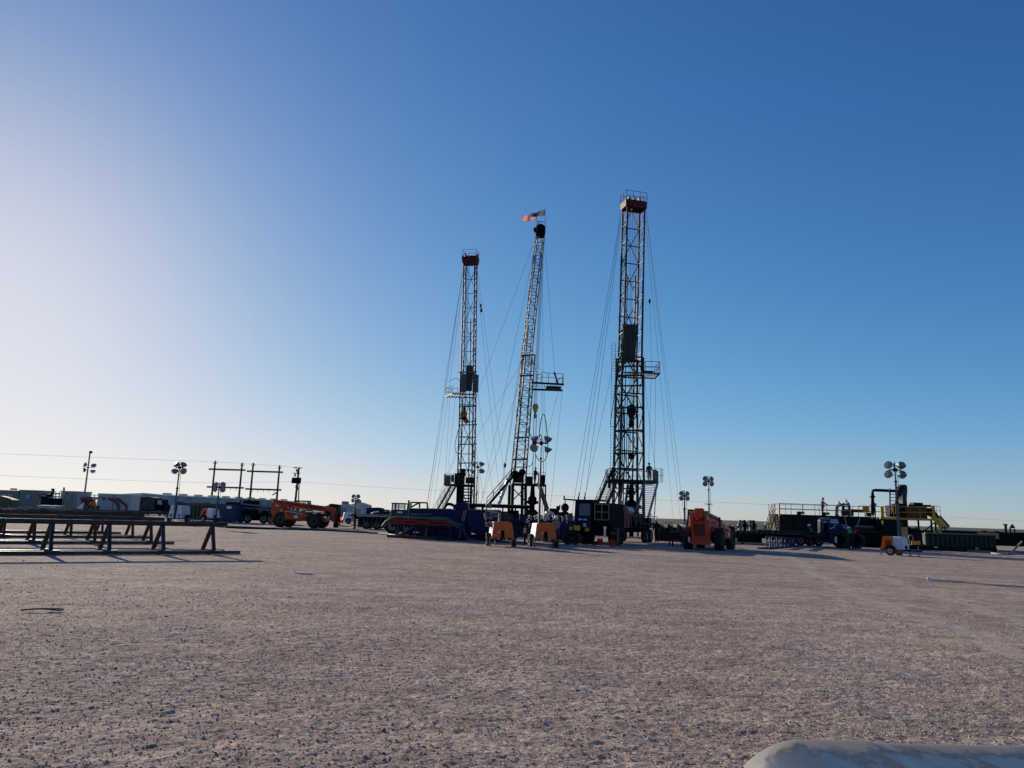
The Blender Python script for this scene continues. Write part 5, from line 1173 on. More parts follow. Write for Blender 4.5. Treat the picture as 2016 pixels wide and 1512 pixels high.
railing(sk, [W(1838, 1014, YS + .7), W(1852, 1016, YS + .7)], .95, railm, .35, .025)
P_('slide_strut', dark, sk, lambda m: (m.bar((sx(1829), YS - 1.1, sz(1044)), (sx(1849), YS - 1.1, sz(1034)), .06), m.bar((sx(1849), YS - .8, 0), (sx(1849), YS - .8, sz(1036)), .08)), world=True)
# green corrugated bin
YG = 62.0
bn = thing('waste_bin', 'long dark green open waste bin with upright ribs behind the white light tower', 'bin', GX(1892, YG))
a, b, c, d = rect(1822, 1051, 1961, 1086, YG); d = W(1890, 1052, YG).z
P_('panel', green, bn, lambda m: (m.span((a, YG, .35), (b, YG + .05, d)), m.span((a, YG + 2.3, .35), (b, YG + 2.35, d)), m.span((a, YG + .05, .35), (a + .05, YG + 2.3, d)), m.span((b - .05, YG + .05, .35), (b, YG + 2.3, d)), m.span((a + .05, YG + .05, .3), (b - .05, YG + 2.3, .35))), world=True)
P_('top_rail', M('worn green edge', (.12, .16, .14), .5), bn, lambda m: m.span((a - .03, YG - .12, d - .02), (b + .03, YG + .04, d + .08)), world=True)
P_('skid', green_d, bn, lambda m: (m.span((a, YG - .06, .04), (b, YG + .08, .34)), m.span((a, YG + 2.2, .04), (b, YG + 2.34, .34))), world=True)
for k in range(15):
    x = a + .12 + (b - a - .24) * k / 14
    P_('rib', green, bn, lambda m: m.prism([(x - .11, YG), (x - .05, YG - .1), (x + .05, YG - .1), (x + .11, YG)], .35, d - .04, 'z'), world=True)
P_('sticker', M('pale yellow sticker', (.5, .48, .2), .5), bn, lambda m: [m.box((a + q, YG - .07, .27), (.3, .02, .12)) for q in (.8, 4.2)], world=True)
bn2 = thing('waste_bin', 'black ribbed waste bin between the blue pump truck and the white light tower', 'bin', GX(1715, 65))
a2, b2 = W(1684, 1055, 65).x, W(1738, 1055, 65).x; d2 = W(1710, 1046, 65).z
P_('panel', green_d, bn2, lambda m: m.span((a2, 65, .3), (b2, 67, d2)), world=True)
for k in range(8): P_('rib', black, bn2, lambda m: m.span((a2 + .1 + k * (b2 - a2 - .3) / 7, 64.9, .3), (a2 + .2 + k * (b2 - a2 - .3) / 7, 65, d2)), world=True)
P_('skid', black, bn2, lambda m: m.span((a2, 65.02, .03), (b2, 66.9, .3)), world=True)
# pump unit between bin and light tower
pu = thing('pump_unit', 'dark diesel pump unit with bare engine beside the green ribbed bin', 'pump', GX(1800, 60))
P_('skid', black, pu, lambda m: (m.box(GX(1800, 60) + Vector((0, 0, .25)), (2.4, 1.2, .3))), world=True)
P_('engine', dark, pu, lambda m: (m.box(GX(1797, 60) + Vector((0, 0, .95)), (1.1, .8, .9)), m.tube(GX(1797, 60) + Vector((-.4, -.2, 1.6)), GX(1797, 60) + Vector((.5, -.2, 1.6)), .16, 8), m.tube(GX(1806, 60) + Vector((0, 0, 1.2)), GX(1806, 60) + Vector((0, 0, 1.9)), .06, 8), m.box(GX(1808, 60) + Vector((0, .1, .9)), (.5, .7, .9))), world=True)
P_('radiator', black, pu, lambda m: m.box(GX(1786, 60) + Vector((0, 0, 1.15)), (.25, .95, 1.35)), world=True)
P_('yellow_tag', yellow, pu, lambda m: m.box(GX(1804, 59.2) + Vector((0, 0, .62)), (.7, .03, .3)), world=True)
P_('pipework', galv, pu, lambda m: (m.path([GX(1792, 59.4) + Vector((0, 0, .5)), GX(1790, 59.4) + Vector((0, 0, 1.1)), GX(1797, 59.4) + Vector((0, 0, 1.3)), GX(1799, 59.4) + Vector((0, 0, .7))], .05, 6, 1)), world=True)
# vacuum tank and hose at the right edge
vt = thing('vacuum_tank', 'long black round topped tank trailer reaching along behind the green bin', 'tank', GX(1990, 66))
xa, xb = W(1850, 1045, 68).x, W(2110, 1055, 66).x; zt = W(1980, 1049, 66).z
P_('barrel', black, vt, lambda m: (m.tube((xa, 68.0, zt - .55), (xb, 67.0, zt - .55), .62, 18)), world=True, smooth=True)
P_('end_box', black, vt, lambda m: m.span((W(1961, 1060, 63).x, 62.6, .55), (W(2006, 1060, 63).x, 65.5, W(1985, 1050, 63).z)), world=True, bevel=.03)
P_('frame', dark, vt, lambda m: (m.span((xa, 66.8, .45), (xb, 66.95, .7)), m.span((xa, 68.2, .45), (xb, 68.35, .7))), world=True)
P_('hatch', dark, vt, lambda m: [m.lathe([(.25, 0), (.25, .12), (.001, .16)], 10, (W(px, 1048, 67).x, 67.4, zt - .02)) for px in (1943, 1968)], world=True)
P_('valve_stack', black, vt, lambda m: (m.tube(W(1980, 1050, 64), W(1980, 1034, 64), .1, 8), m.box(W(1979, 1033, 64), (.28, .2, .12)), m.bar(W(1989, 1050, 64), W(1989, 1040, 64), .1), m.bar(W(1997, 1050, 64), W(1997, 1041, 64), .1), m.prism([(W(1988, 1040, 64).x, W(1988, 1040, 64).z), (W(1998, 1040, 64).x, W(1998, 1040, 64).z), (W(1992.5, 1032, 64).x, W(1992.5, 1032, 64).z)], 63.9, 64.1)), world=True)
for px in (2030, 2060): wheel(vt, GX(px, 65.5) + Vector((0, 0, .5)) - vt.location, .5, .3, (0, -1, 0))
P_('support_leg', dark, vt, lambda m: [m.bar((x, 67.5, 0), (x, 67.5, .6), .14) for x in (xa + .4, xa + 4, W(1965, 1060, 66).x)], world=True)
o = P_('suction_hose', hose_l, None, lambda m: m.path([W(2012, 1066, 60), W(2004, 1074, 59), G(1994, 1086, .08), G(1982, 1091, .06), G(1962, 1090, .06), G(1952, 1089, .06)], .06, 8, 3), smooth=True)
tag(o, 'pale suction hose curving from the black tank down to the ground', 'hose')
for k, (px0, px1, py, lab) in enumerate(((1880, 1913, 1084, 'grey timber mat on the ground under the green ribbed bin'), (1905, 1940, 1086, 'dark timber mat tipped beside the green ribbed bin'), (1572, 1596, 1071, 'pale timber mat lying beyond the worker by the pipe trailer'), (1602, 1630, 1071, 'pale timber mat lying before the blue pump truck'))):
    p, q = G(px0, py), G(px1, py + .6)
    t = thing('timber_mat', lab, 'timber mat', (p + q) / 2, 0, 'timber mats on the ground')
    for j in range(4): P_('plank', plank if k > 1 else M('grey timber', (.22, .2, .18), .8), t, lambda m: m.span((p.x, p.y + j * .3, .02), (q.x, p.y + .27 + j * .3, .12)), world=True)
# pipe trailer
YP = 63.0
pt_ = thing('pipe_trailer', 'low flat pipe trailer with rust orange deck edge in front of the mud tank', 'trailer', GX(1530, YP))
xa, xb = W(1444, 1045, YP).x, W(1618, 1052, YP).x; zd = W(1530, 1049, YP).z
P_('deck_edge', rust, pt_, lambda m: m.span((xa, YP, zd - .16), (xb, YP + .08, zd)), world=True)
P_('deck', olive, pt_, lambda m: m.span((xa, YP + .08, zd - .1), (xb, YP + 2.3, zd - .02)), world=True)
P_('frame', black, pt_, lambda m: (m.span((xa + .3, YP + .4, zd - .5), (xb - .2, YP + .6, zd - .1)), m.span((xa + .3, YP + 1.7, zd - .5), (xb - .2, YP + 1.9, zd - .1))), world=True)
for k in range(9): P_('stake_pocket', dark, pt_, lambda m: m.span((xa + .3 + k * .45, YP - .04, zd - .14), (xa + .45 + k * .45, YP, zd + .1)), world=True)
for k in range(4):
    for s in (.3, 2.0): wheel(pt_, Vector((W(1560 + k * 18, 1060, YP).x, YP + s, .42)) - pt_.location, .42, .26, (0, -1, 0), rim=grey_d)
P_('landing_leg', dark, pt_, lambda m: (m.bar((xa + .9, YP + .5, 0), (xa + .9, YP + .5, zd - .3), .12), m.box((xa + .9, YP + .5, .02), (.35, .35, .04))), world=True)
P_('tool_box', dark, pt_, lambda m: m.span((xa + .2, YP + .2, .45), (xa + 1.9, YP + .9, zd - .15)), world=True)
for k in range(5):
    o = P_('drill_pipe', pipe_m, None, lambda m: m.tube((xa + 2.2, YP + .6 + k * .26, zd + .1), (xb + .5 - .1 * k, YP + .6 + k * .26, zd + .1), .1, 10), smooth=True)
    tag(o, 'long dark drill pipe lying on the low flat trailer', 'pipe', 'drill pipes on the flat trailer')
vs_ = thing('valve_skid', 'skid of pale valve tops with handwheels behind the low pipe trailer', 'valve skid', GX(1472, 68))
P_('base', dark, vs_, lambda m: m.span((W(1452, 1050, 68).x, 68, .02), (W(1500, 1050, 68).x, 69.4, 1.0)), world=True)
for px in (1457, 1466, 1478, 1484):
    p = W(px, 1040, 68.6); P_('valve', galv if px in (1457, 1478) else dark, vs_, lambda m: m.lathe([(.16, 0), (.16, .4), (.26, .45), (.26, .6), (.12, .7), (.12, 1.0)], 10, (p.x, p.y, 1.0)), world=True)
for px in (1462, 1478):
    P_('handwheel', dark, vs_, lambda m: (m.lathe([(.26, 0), (.3, .03), (.26, .06), (.22, .03), (.26, 0)], 14, W(px, 1026, 68.6)), m.tube(W(px, 1030, 68.6), W(px, 1026, 68.6), .03, 5)), world=True)
P_('hoop_guard', dark, vs_, lambda m: [m.path([W(c - 9, 1040, 68.3), W(c - 9, 1032, 68.3), W(c - 5, 1028, 68.3), W(c + 5, 1028, 68.3), W(c + 9, 1033, 68.3), W(c + 9, 1041, 68.3)], .035, 5, 1) for c in (1463, 1480)], world=True)
# blue ladder-frame ramp on the ground
rp = thing('steel_ramp', 'low blue steel ladder frame ramp lying on the gravel before the pipe trailer', 'ramp', G(1530, 1080))
A, B = G(1500, 1081), G(1562, 1076)
P_('skid_plate', navy, rp, lambda m: m.bar(A + Vector((0, 0, .05)), B + Vector((0, 0, .05)), .7, .08), world=True)
for s in (-.35, .35):
    o = Vector((0, s, 0)); hh = Vector((0, 0, .75))
    for z in (.35, .75): P_('side_rail', blue_l, rp, lambda m: m.bar(A.lerp(B, .18) + o + Vector((0, 0, z + .1)), B + o + Vector((0, 0, z - .1)), .09), world=True)
    for k in range(6): P_('upright', blue_l, rp, lambda m: m.bar(A.lerp(B, .18 + k * .16) + o + Vector((0, 0, .05)), A.lerp(B, .18 + k * .16) + o + Vector((0, 0, .8 - k * .02)), .08), world=True)
# blue pump truck
bt = thing('pump_truck', 'dark blue pump truck with fat tyres parked in front of the mud tank', 'truck', GX(1650, 61))
Yq = 60.0
def bq(px, py, dy=0.0): return W(px, py, Yq + dy)
P_('cab', blue, bt, lambda m: m.prism([(W(1632, 1045, Yq).x, .6), (bq(1632, 1035).x, bq(1632, 1024).z), (W(1637, 1045, Yq).x, bq(1637, 1019).z), (W(1651, 1045, Yq).x, bq(1651, 1019).z), (W(1657, 1045, Yq).x, bq(1657, 1034).z), (W(1665, 1045, Yq).x, bq(1665, 1042).z), (W(1655, 1045, Yq).x, .9), (W(1648, 1045, Yq).x, .5)], Yq, Yq + 2.2), world=True, bevel=.05)
P_('cab_window', pane_m, bt, lambda m: m.prism([(W(1635, 1045, Yq).x, bq(1635, 1030).z), (W(1635, 1045, Yq).x, bq(1635, 1022).z), (W(1649, 1045, Yq).x, bq(1649, 1022).z), (W(1652, 1045, Yq).x, bq(1652, 1031).z)], Yq - .02, Yq), world=True)
P_('hood', navy, bt, lambda m: m.span((W(1657, 1045, Yq).x, Yq + .2, 1.0), (W(1686, 1045, Yq).x, Yq + 2.0, bq(1670, 1036).z)), world=True, bevel=.08)
P_('grille', galv, bt, lambda m: (m.span((W(1657, 1045, Yq).x, Yq + .1, bq(1660, 1035).z), (W(1671, 1045, Yq).x, Yq + .18, bq(1660, 1033).z)), m.box(bq(1661, 1039, .05), (.3, .08, .16)), m.prism([(W(1667, 1045, Yq).x, bq(1667, 1039).z), (W(1670, 1045, Yq).x, bq(1670, 1035).z), (W(1675, 1045, Yq).x, bq(1675, 1039).z)], Yq - .0, Yq + .1)), world=True)
P_('decal', white, bt, lambda m: [m.box(bq(*q, -.015), (.16, .015, .07)) for q in ((1644, 1034), (1636, 1040), (1641, 1038.5))], world=True)
P_('pump_base', navy, bt, lambda m: m.span((W(1616, 1045, Yq).x, Yq + .2, .9), (W(1632, 1045, Yq).x, Yq + 2, 1.15)), world=True)
P_('pump_frame', navy, bt, lambda m: (m.bar(bq(1617, 1052, .25), bq(1617, 1021, .25), .09), m.bar(bq(1617, 1024, .25), bq(1632, 1024, .25), .09)), world=True)
P_('pump_head', navy, bt, lambda m: m.box(bq(1624, 1040, .8), (.5, .7, .9)), world=True, bevel=.04)
P_('pump_strut', navy, bt, lambda m: m.bar(bq(1620, 1048, .5), bq(1630, 1026, .5), .1), world=True)
P_('deck', navy, bt, lambda m: m.span((W(1604, 1045, Yq).x, Yq + .3, .75), (W(1690, 1045, Yq).x, Yq + 2, .92)), world=True)
P_('fuel_tank', M('pale polished tank', (.6, .57, .5), .3, .5, dust=.2), bt, lambda m: m.tube(bq(1645, 1072), bq(1645, 1056), .13, 10), world=True, smooth=True)
P_('arm', red, bt, lambda m: (m.bar(bq(1676, 1038, .3), bq(1687, 1046, .3), .12), m.box(bq(1687, 1044, .25), (.16, .1, .12))), world=True)
for px, r, w, dy in ((1655, .66, .5, -.1), (1666, .62, .5, .9), (1688, .62, .45, .3)): wheel(bt, GX(px, Yq + dy) + Vector((0, 0, r)) - bt.location, r, w, (-.55, -.83, 0), lugs=0, rim=black)
P_('hydraulic_lines', dark, bt, lambda m: [m.path([bq(1670 + k * 4, 1050, -.2), bq(1672 + k * 4, 1062, -.3), bq(1668 + k * 5, 1072, -.3)], .035, 5, 1) for k in range(4)], world=True)
# stacks between rig and telehandler
bs = thing('pipe_basket', 'row of dark upright bins and baskets between rig stairs and telehandler', 'baskets', GX(1325, 64))
P_('base_beam', dark, bs, lambda m: m.span((W(1290, 1055, 64).x, 64, .05), (W(1360, 1055, 64).x, 66, .95)), world=True)
for k in range(11):
    px = 1297 + k * 6; h_ = (1032 + 3 * ((k * 7) % 3)); P_('bin', (olive, dark, blue_l, dark, olive, rust)[(k * 5) % 6], bs, lambda m: m.span((W(px, 1040, 64).x, 64.1 + .15 * (k % 3), .95), (W(px + 4.6, 1040, 64).x, 65.4, W(px, h_, 64).z)), world=True)
P_('shelf', rust, bs, lambda m: m.span((W(1322, 1044, 63.6).x, 63.5, W(1335, 1045, 63.6).z - .06), (W(1352, 1044, 63.6).x, 63.98, W(1335, 1044, 63.6).z)), world=True)
wb = thing('steel_bench', 'small navy steel work bench with open legs left of the telehandler wheel', 'bench', GX(1337, 52))
xa, xb = W(1323, 1060, 52).x, W(1350, 1060, 52).x; zt = W(1337, 1048, 52).z
P_('bench_top', navy, wb, lambda m: m.span((xa, 52, zt - .08), (xb, 53.1, zt)), world=True)
for x in (xa + .05, xb - .05):
    for y in (52.05, 53.0): P_('leg', navy, wb, lambda m: m.bar((x, y, 0), (x, y, zt - .08), .09), world=True)
P_('lower_shelf', navy, wb, lambda m: m.span((xa, 52.05, .3), (xb, 53.05, .36)), world=True)

# ------------------------------------------------------------------ rig carriers and pump gear in the middle
ca = thing('rig_carrier', 'blue cabbed rig carrier truck with black engine box below the grey green rig', 'truck', GX(1165, 49.5), R(65))
P_('frame', black, ca, lambda m: (m.box((6.4, .5, .95), (13, .2, .35)), m.box((6.4, -.5, .95), (13, .2, .35)), m.box((6.5, 0, 1.16), (12.6, 2.3, .08))))
P_('cab', navy, ca, lambda m: m.prism([(0, 1.0), (0, 1.9), (.12, 2.85), (1.8, 2.85), (1.8, 1.0)], .05, 1.25), bevel=.04)
P_('cab_door', blue, ca, lambda m: (m.box((-.012, .66, 1.42), (.02, 1.1, .85))))
P_('windscreen', glass_b, ca, lambda m: m.add([(-.02, .22, 1.95), (-.02, .85, 1.95), (.08, .85, 2.62), (.08, .22, 2.62), (.01, .22, 1.95), (.01, .85, 1.95), (.11, .85, 2.62), (.11, .22, 2.62)], [(0, 1, 2, 3), (7, 6, 5, 4), (0, 4, 5, 1), (1, 5, 6, 2), (2, 6, 7, 3), (3, 7, 4, 0)]))
P_('side_window', glass_b, ca, lambda m: m.box((.7, .045, 2.3), (.8, .02, .6)))
P_('window_frame', M('pale window trim', (.25, .27, .28), .5), ca, lambda m: (m.box((-.03, .53, 1.93), (.03, .7, .04)), m.box((.06, .53, 2.64), (.03, .7, .04)), m.box((.02, .19, 2.28), (.03, .04, .7)), m.box((.02, .88, 2.28), (.03, .04, .7))))
P_('roof_visor', black, ca, lambda m: (m.box((.75, .5, 2.9), (2.1, 2.4, .07)), m.bar((-.1, 1.25, 2.9), (-.25, 1.9, 2.92), .09), m.bar((-.25, 1.9, 2.88), (-.25, 1.9, 3.15), .08)))
for y, z in ((.82, 1.62), (.48, 1.62), (.5, 1.32), (.5, 1.2)): P_('cab_sign', white, ca, lambda m: m.box((-.03, y, z), (.014, .22, .09)))
P_('engine_box', black, ca, lambda m: m.prism([(.15, 1.1), (.15, 2.75), (3.0, 2.75), (3.0, 1.1)], -1.25, -.02), bevel=.04)
P_('radiator_frame', M('tan radiator frame', (.26, .22, .16), .6), ca, lambda m: [m.box((.13, y, 2.15), (.04, .05, 1.05)) for y in (-1.12, -.62, -.14)] + [m.box((.13, -.63, z), (.04, 1.03, .05)) for z in (1.64, 2.15, 2.66)])
P_('side_grating', M('red side panel', (.24, .02, .018), .5), ca, lambda m: (m.box((3.4, -1.26, 1.75), (.5, .04, 1.25)), m.box((4.2, -1.26, 1.75), (.5, .04, 1.25))))
P_('bumper', black, ca, lambda m: m.box((-.12, 0, .78), (.2, 2.4, .35)))
P_('warning_plate', yellow, ca, lambda m: (m.box((-.24, .95, 1.0), (.03, .42, .24)), m.box((-.24, .25, .98), (.03, .3, .22)), m.box((-.24, 1.35, 1.02), (.03, .3, .26))))
for x in (1.3, 2.75, 9.6, 10.9):
    for s in (-1, 1): wheel(ca, Vector((x, s * 1.05, .62 if x < 5 else .5)), .62 if x < 5 else .5, .42, (0, s, 0), rim=dark if x < 5 else galv)
P_('drawworks', dark, ca, lambda m: (m.box((5.4, 0, 1.8), (1.6, 2.0, 1.2)), m.tube((7.2, -1.0, 1.95), (7.2, 1.0, 1.95), .7, 16), m.box((9.0, 0, 1.6), (1.4, 1.8, .8)), m.tube((4.2, -.6, 2.2), (4.2, .6, 2.2), .45, 12)))
P_('fuel_tank', M('dull silver tank', (.3, .3, .3), .35, .6), ca, lambda m: m.tube((3.4, -1.25, 2.35), (5.0, -1.2, 2.3), .28, 12), smooth=True)
P_('deck_rail', steel, ca, lambda m: (m.tube((3.6, -1.3, 2.0), (12.5, -1.3, 2.0), .03, 6), [m.tube((3.6 + k * 1.27, -1.3, 1.2), (3.6 + k * 1.27, -1.3, 2.0), .025, 6) for k in range(8)]))
P_('deck_machinery', dark, ca, lambda m: (m.box((10.8, .3, 1.7), (1.2, 1.4, 1.0)), m.box((12.2, -.2, 1.55), (.9, 1.2, .7)), m.tube((8.0, -1.1, 1.4), (12.4, -1.15, 1.4), .1, 8)))
P_('mirror_lamp', dark, ca, lambda m: (m.lathe([(.05, -.3), (.24, -.15), (.28, .1), (.12, .3)], 10, (-.2, 1.85, 2.35)), m.bar((-.2, 1.85, 2.6), (-.2, 1.85, 2.92), .05), m.box((-.2, 1.85, 1.95), (.25, .4, .3))))
P_('outrigger', steel, ca, lambda m: (m.bar((.4, -1.2, .8), (.4, -1.7, .8), .14), m.tube((.4, -1.65, .05), (.4, -1.65, 1.15), .07, 8), m.box((.4, -1.65, .03), (.4, .4, .05))))
P_('chrome_stack', M('polished air cleaner', (.65, .62, .55), .25, .6, dust=.15), ca, lambda m: (m.tube((-.2, -.95, .62), (-.2, -.95, 1.08), .09, 12), m.lathe([(.13, 0), (.13, .12), (.05, .18)], 12, (-.2, -.95, 1.08))), smooth=True)
for px, py, lab in ((1181, 1073, 'square red fuel can standing by the rig carrier bumper'), (1206, 1076, 'square red fuel can standing between the carrier front tyres')):
    p = G(px, py); t = thing('fuel_can', lab, 'fuel can', p, R(10), 'red fuel cans')
    P_('can', red, t, lambda m: m.box((0, 0, .2), (.34, .22, .4)), bevel=.03); P_('can_handle', red, t, lambda m: m.path([(-.1, 0, .4), (-.08, 0, .47), (.08, 0, .47), (.1, 0, .4)], .018, 6)); P_('spout', black, t, lambda m: m.tube((.13, 0, .4), (.16, 0, .48), .025, 8))
# blue tank
YK = 51.0
bk = thing('blue_tank', 'big plain deep blue steel tank with rounded belly behind the hose rack', 'tank', GX(895, YK))
def kx(px): return W(px, 1030, YK).x
def kz(py, px=890): return W(px, py, YK).z
P_('shell', blue, bk, lambda m: m.prism([(kx(803), kz(1045)), (kx(803), kz(1001, 803)), (kx(926), kz(1003, 926)), (kx(926), .3), (kx(840), .3)], YK, YK + 2.4), world=True, bevel=.03)
P_('round_end', blue, bk, lambda m: m.prism([(kx(918), kz(1002, 918)), (kx(985), kz(1004, 985)), (kx(985), .32), (kx(942), .34), (kx(932), .5), (kx(924), .8), (kx(918), 1.2)], YK - .35, YK + 2.4), world=True, bevel=.05)
P_('top_hump', blue, bk, lambda m: m.prism([(kx(888), kz(1002)), (kx(894), kz(992)), (kx(900), kz(988)), (kx(915), kz(988, 915)), (kx(919), kz(992, 919)), (kx(921), kz(1002, 921))], YK + .2, YK + 2.1), world=True, bevel=.04)
P_('top_edge', M('worn blue edge', (.16, .18, .24), .4), bk, lambda m: (m.bar((kx(803), YK - .02, kz(1001, 803)), (kx(888), YK - .02, kz(1002, 888)), .05), m.bar((kx(920), YK - .37, kz(1003, 920)), (kx(985), YK - .37, kz(1005, 985)), .05)), world=True)
P_('level_pipe', galv, bk, lambda m: (m.bar(W(918, 1004, YK - .45), W(913, 1027, YK - .45), .06), m.bar(W(914, 1004, YK - .45), W(910, 1025, YK - .45), .05), m.bar(W(808, 1012, YK - .1), W(848, 1013, YK - .1), .05)), world=True)
P_('skid', navy, bk, lambda m: (m.span((kx(806), YK + .1, 0), (kx(985), YK + .3, .34)), m.span((kx(806), YK + 2.0, 0), (kx(985), YK + 2.2, .34))), world=True)
P_('roof_frame', black, bk, lambda m: [m.bar(W(*a, YK + 1.2), W(*b, YK + 1.2), .1) for a, b in (((809, 1000), (809, 989)), ((809, 989), (841, 990)), ((841, 990), (842, 1001)), ((810, 998), (825, 990)), ((826, 1000), (826, 991)))], world=True)
P_('stack_pipe', black, bk, lambda m: m.tube(W(805, 1003, YK + .5), W(805, 985, YK + .5), .07, 8), world=True)
P_('hose_run', hose_m, bk, lambda m: m.path([W(912, 1030, YK - .5), W(913, 1050, YK - .8), G(922, 1062, .1), G(945, 1066, .08)], .06, 8, 2), world=True)
P_('top_hose', black, bk, lambda m: m.path([(kx(872), YK + .5, kz(1001)), (kx(876), YK + .5, kz(993)), (kx(884), YK + .5, kz(992)), (kx(892), YK + .5, kz(996))], .1, 8, 2), world=True)
# hose rack with hoses
hr = thing('hose_rack', 'low blue legged rack with rust red skid beam in front of the blue tank', 'rack', G(830, 1062))
A, B = G(763, 1058), G(905, 1065); d_ = (B - A); n_ = Vector((-d_.y, d_.x, 0)).normalized()
P_('skid_beam', rust, hr, lambda m: m.bar(A + Vector((0, 0, .1)), A.lerp(B, .78) + Vector((0, 0, .1)), .2, .18), world=True)
P_('skid_beam', navy, hr, lambda m: m.bar(A.lerp(B, .72) - n_ * .1 + Vector((0, 0, .13)), A.lerp(B, .94) - n_ * .1 + Vector((0, 0, .13)), .35, .24), world=True)
P_('skid_beam', navy, hr, lambda m: m.bar(A + n_ * 1.2 + Vector((0, 0, .1)), B + n_ * 1.2 + Vector((0, 0, .1)), .18, .18), world=True)
for f, m_ in ((.06, rust), (.11, blue_l), (.16, rust), (.37, blue_l), (.46, navy), (.52, steel), (.62, navy), (.72, navy), (.85, blue), (.98, blue_l)):
    P_('post', m_, hr, lambda m: m.bar(A.lerp(B, f) + n_ * (.15 if m_ != rust else .6) + Vector((0, 0, .15)), A.lerp(B, f) + n_ * .3 + Vector((0, 0, .95)), .11), world=True)
P_('diagonal_brace', steel, hr, lambda m: m.bar(A.lerp(B, .18) - n_ * .2 + Vector((0, 0, .2)), A.lerp(B, .36) + Vector((0, 0, .78)), .07), world=True)
for s in (0, .75): P_('cradle_beam', navy, hr, lambda m: m.bar(A.lerp(B, .03) + n_ * (.1 + s) + Vector((0, 0, .88)), A.lerp(B, .96) + n_ * (.1 + s) + Vector((0, 0, .84)), .09, .1), world=True)
for k in range(4): P_('cradle_tie', navy, hr, lambda m: m.bar(A.lerp(B, .1 + .27 * k) + n_ * .08 + Vector((0, 0, .86)), A.lerp(B, .1 + .27 * k) + n_ * .9 + Vector((0, 0, .86)), .08), world=True)
def along(f, s, z): return A.lerp(B, f) + n_ * s + Vector((0, 0, z))
for k, (s, z, sag) in enumerate(((.02, 1.0, .0), (.3, 1.06, .03), (.02, 1.18, .05), (.35, 1.24, .0))):
    o = P_('red_hose', M('faded red hose rubber', (.20, .018, .015), .6, dust=.2), None, lambda m: m.path([along(.02 + i * .098, s + .04 * math.sin(i * 2 + k), z + .035 * math.sin(i * 1.7 + k) - (.12 if i == 9 else 0)) for i in range(10)], .085, 10, 2), smooth=True)
    tag(o, 'thick red hose lying lengthwise in the blue legged rack', 'hose', 'red hoses in the rack')
for k, (s, z) in enumerate(((.0, 1.36), (.2, 1.40), (.42, 1.42))):
    o = P_('grey_hose', hose_m, None, lambda m: m.path([along(-.09, s, .72 + .06 * k), along(-.05, s, 1.0 + .05 * k), along(.02, s, 1.28 + .03 * k)] + [along(.1 + i * .1, s + .03 * math.sin(i + k), z + .03 * math.sin(i * 1.9 + k * 2)) for i in range(7)] + [along(.8, s - .1, z - .02), along(.9, s - .2, 1.15), along(1.0, s - .25, .85 + .1 * k)], .065, 10, 2), smooth=True)
    tag(o, 'grey green rubber hose draped over the red hoses on the rack', 'hose', 'grey hoses draped over the rack')
# shelter roof with engines under it
YR = 60.0
sr = thing('equipment_shelter', 'thin flat roof on posts sheltering dark pumps behind the blue tank', 'shelter', GX(985, YR))
def rx_(px): return W(px, 1000, YR).x
zt = W(985, 993, YR).z
P_('roof', M('dull roof sheet', (.16, .16, .15), .45, .3), sr, lambda m: m.span((rx_(918), YR - 1.2, zt - .06), (rx_(1042), YR + 2.0, zt)), world=True)
P_('fascia', black, sr, lambda m: m.span((rx_(918), YR - 1.18, zt - .3), (rx_(1042), YR - 1.1, zt - .06)), world=True)
for px in (922, 950, 990, 1015, 1038):
    for y in (-1, 1.8): P_('post', dark, sr, lambda m: m.bar((rx_(px), YR + y, 0), (rx_(px), YR + y, zt - .06), .1), world=True)
def eng(m, px, w, h, z0=.3):
    x = rx_(px); m.box((x, YR + .3, z0 + h / 2), (w, 1.0, h)); m.tube((x - w * .4, YR - .1, z0 + h + .1), (x + w * .4, YR - .1, z0 + h + .1), .14, 8); m.box((x + w * .2, YR - .3, z0 + h * .6), (w * .3, .4, h * .5))
P_('engine', dark, sr, lambda m: (eng(m, 990, 1.6, 1.5), eng(m, 1012, 1.0, 1.6)), world=True)
P_('pump', olive, sr, lambda m: (eng(m, 1003, .6, 1.3), m.lathe([(.001, -.2), (.4, -.2), (.4, .2), (.001, .2)], 14, (rx_(996), YR - .5, 1.6), (0, 1, 0))), world=True)
P_('pipework', steel, sr, lambda m: [m.path([(rx_(985 + k * 9), YR - .9, .2), (rx_(986 + k * 9), YR - .9, 1.2 + .2 * (k % 3)), (rx_(990 + k * 9), YR - .9, 1.5 + .2 * (k % 3)), (rx_(995 + k * 9), YR - .9, 1.1)], .05, 6, 1) for k in range(5)], world=True)
# blue high pressure pump skid
ps = thing('pump_skid', 'low deep blue pump skid with pipework between the two orange light towers and rig carrier', 'pump', GX(1060, 49.0))
YM = 48.5
def mx_(px): return W(px, 1040, YM).x
def mz(py, px=1060): return W(px, py, YM).z
P_('base_frame', navy, ps, lambda m: m.span((mx_(964), YM, .35), (mx_(1135), YM + 2, .62)), world=True)
P_('pump_body', navy, ps, lambda m: (m.span((mx_(1000), YM + .3, .6), (mx_(1033), YM + 1.8, mz(1026, 1015))), m.tube((mx_(1003), YM + .4, mz(1028, 1015)), (mx_(1030), YM + .4, mz(1028, 1015)), .22, 12)), world=True, bevel=.03)
P_('control_box', blue, ps, lambda m: m.span((mx_(1022), YM + .1, mz(1025, 1022)), (mx_(1037), YM + .7, mz(1012, 1022))), world=True, bevel=.02)
P_('control_box', blue, ps, lambda m: m.span((mx_(966), YM + .6, .62), (mx_(984), YM + 1.2, mz(1006, 975))), world=True, bevel=.02)
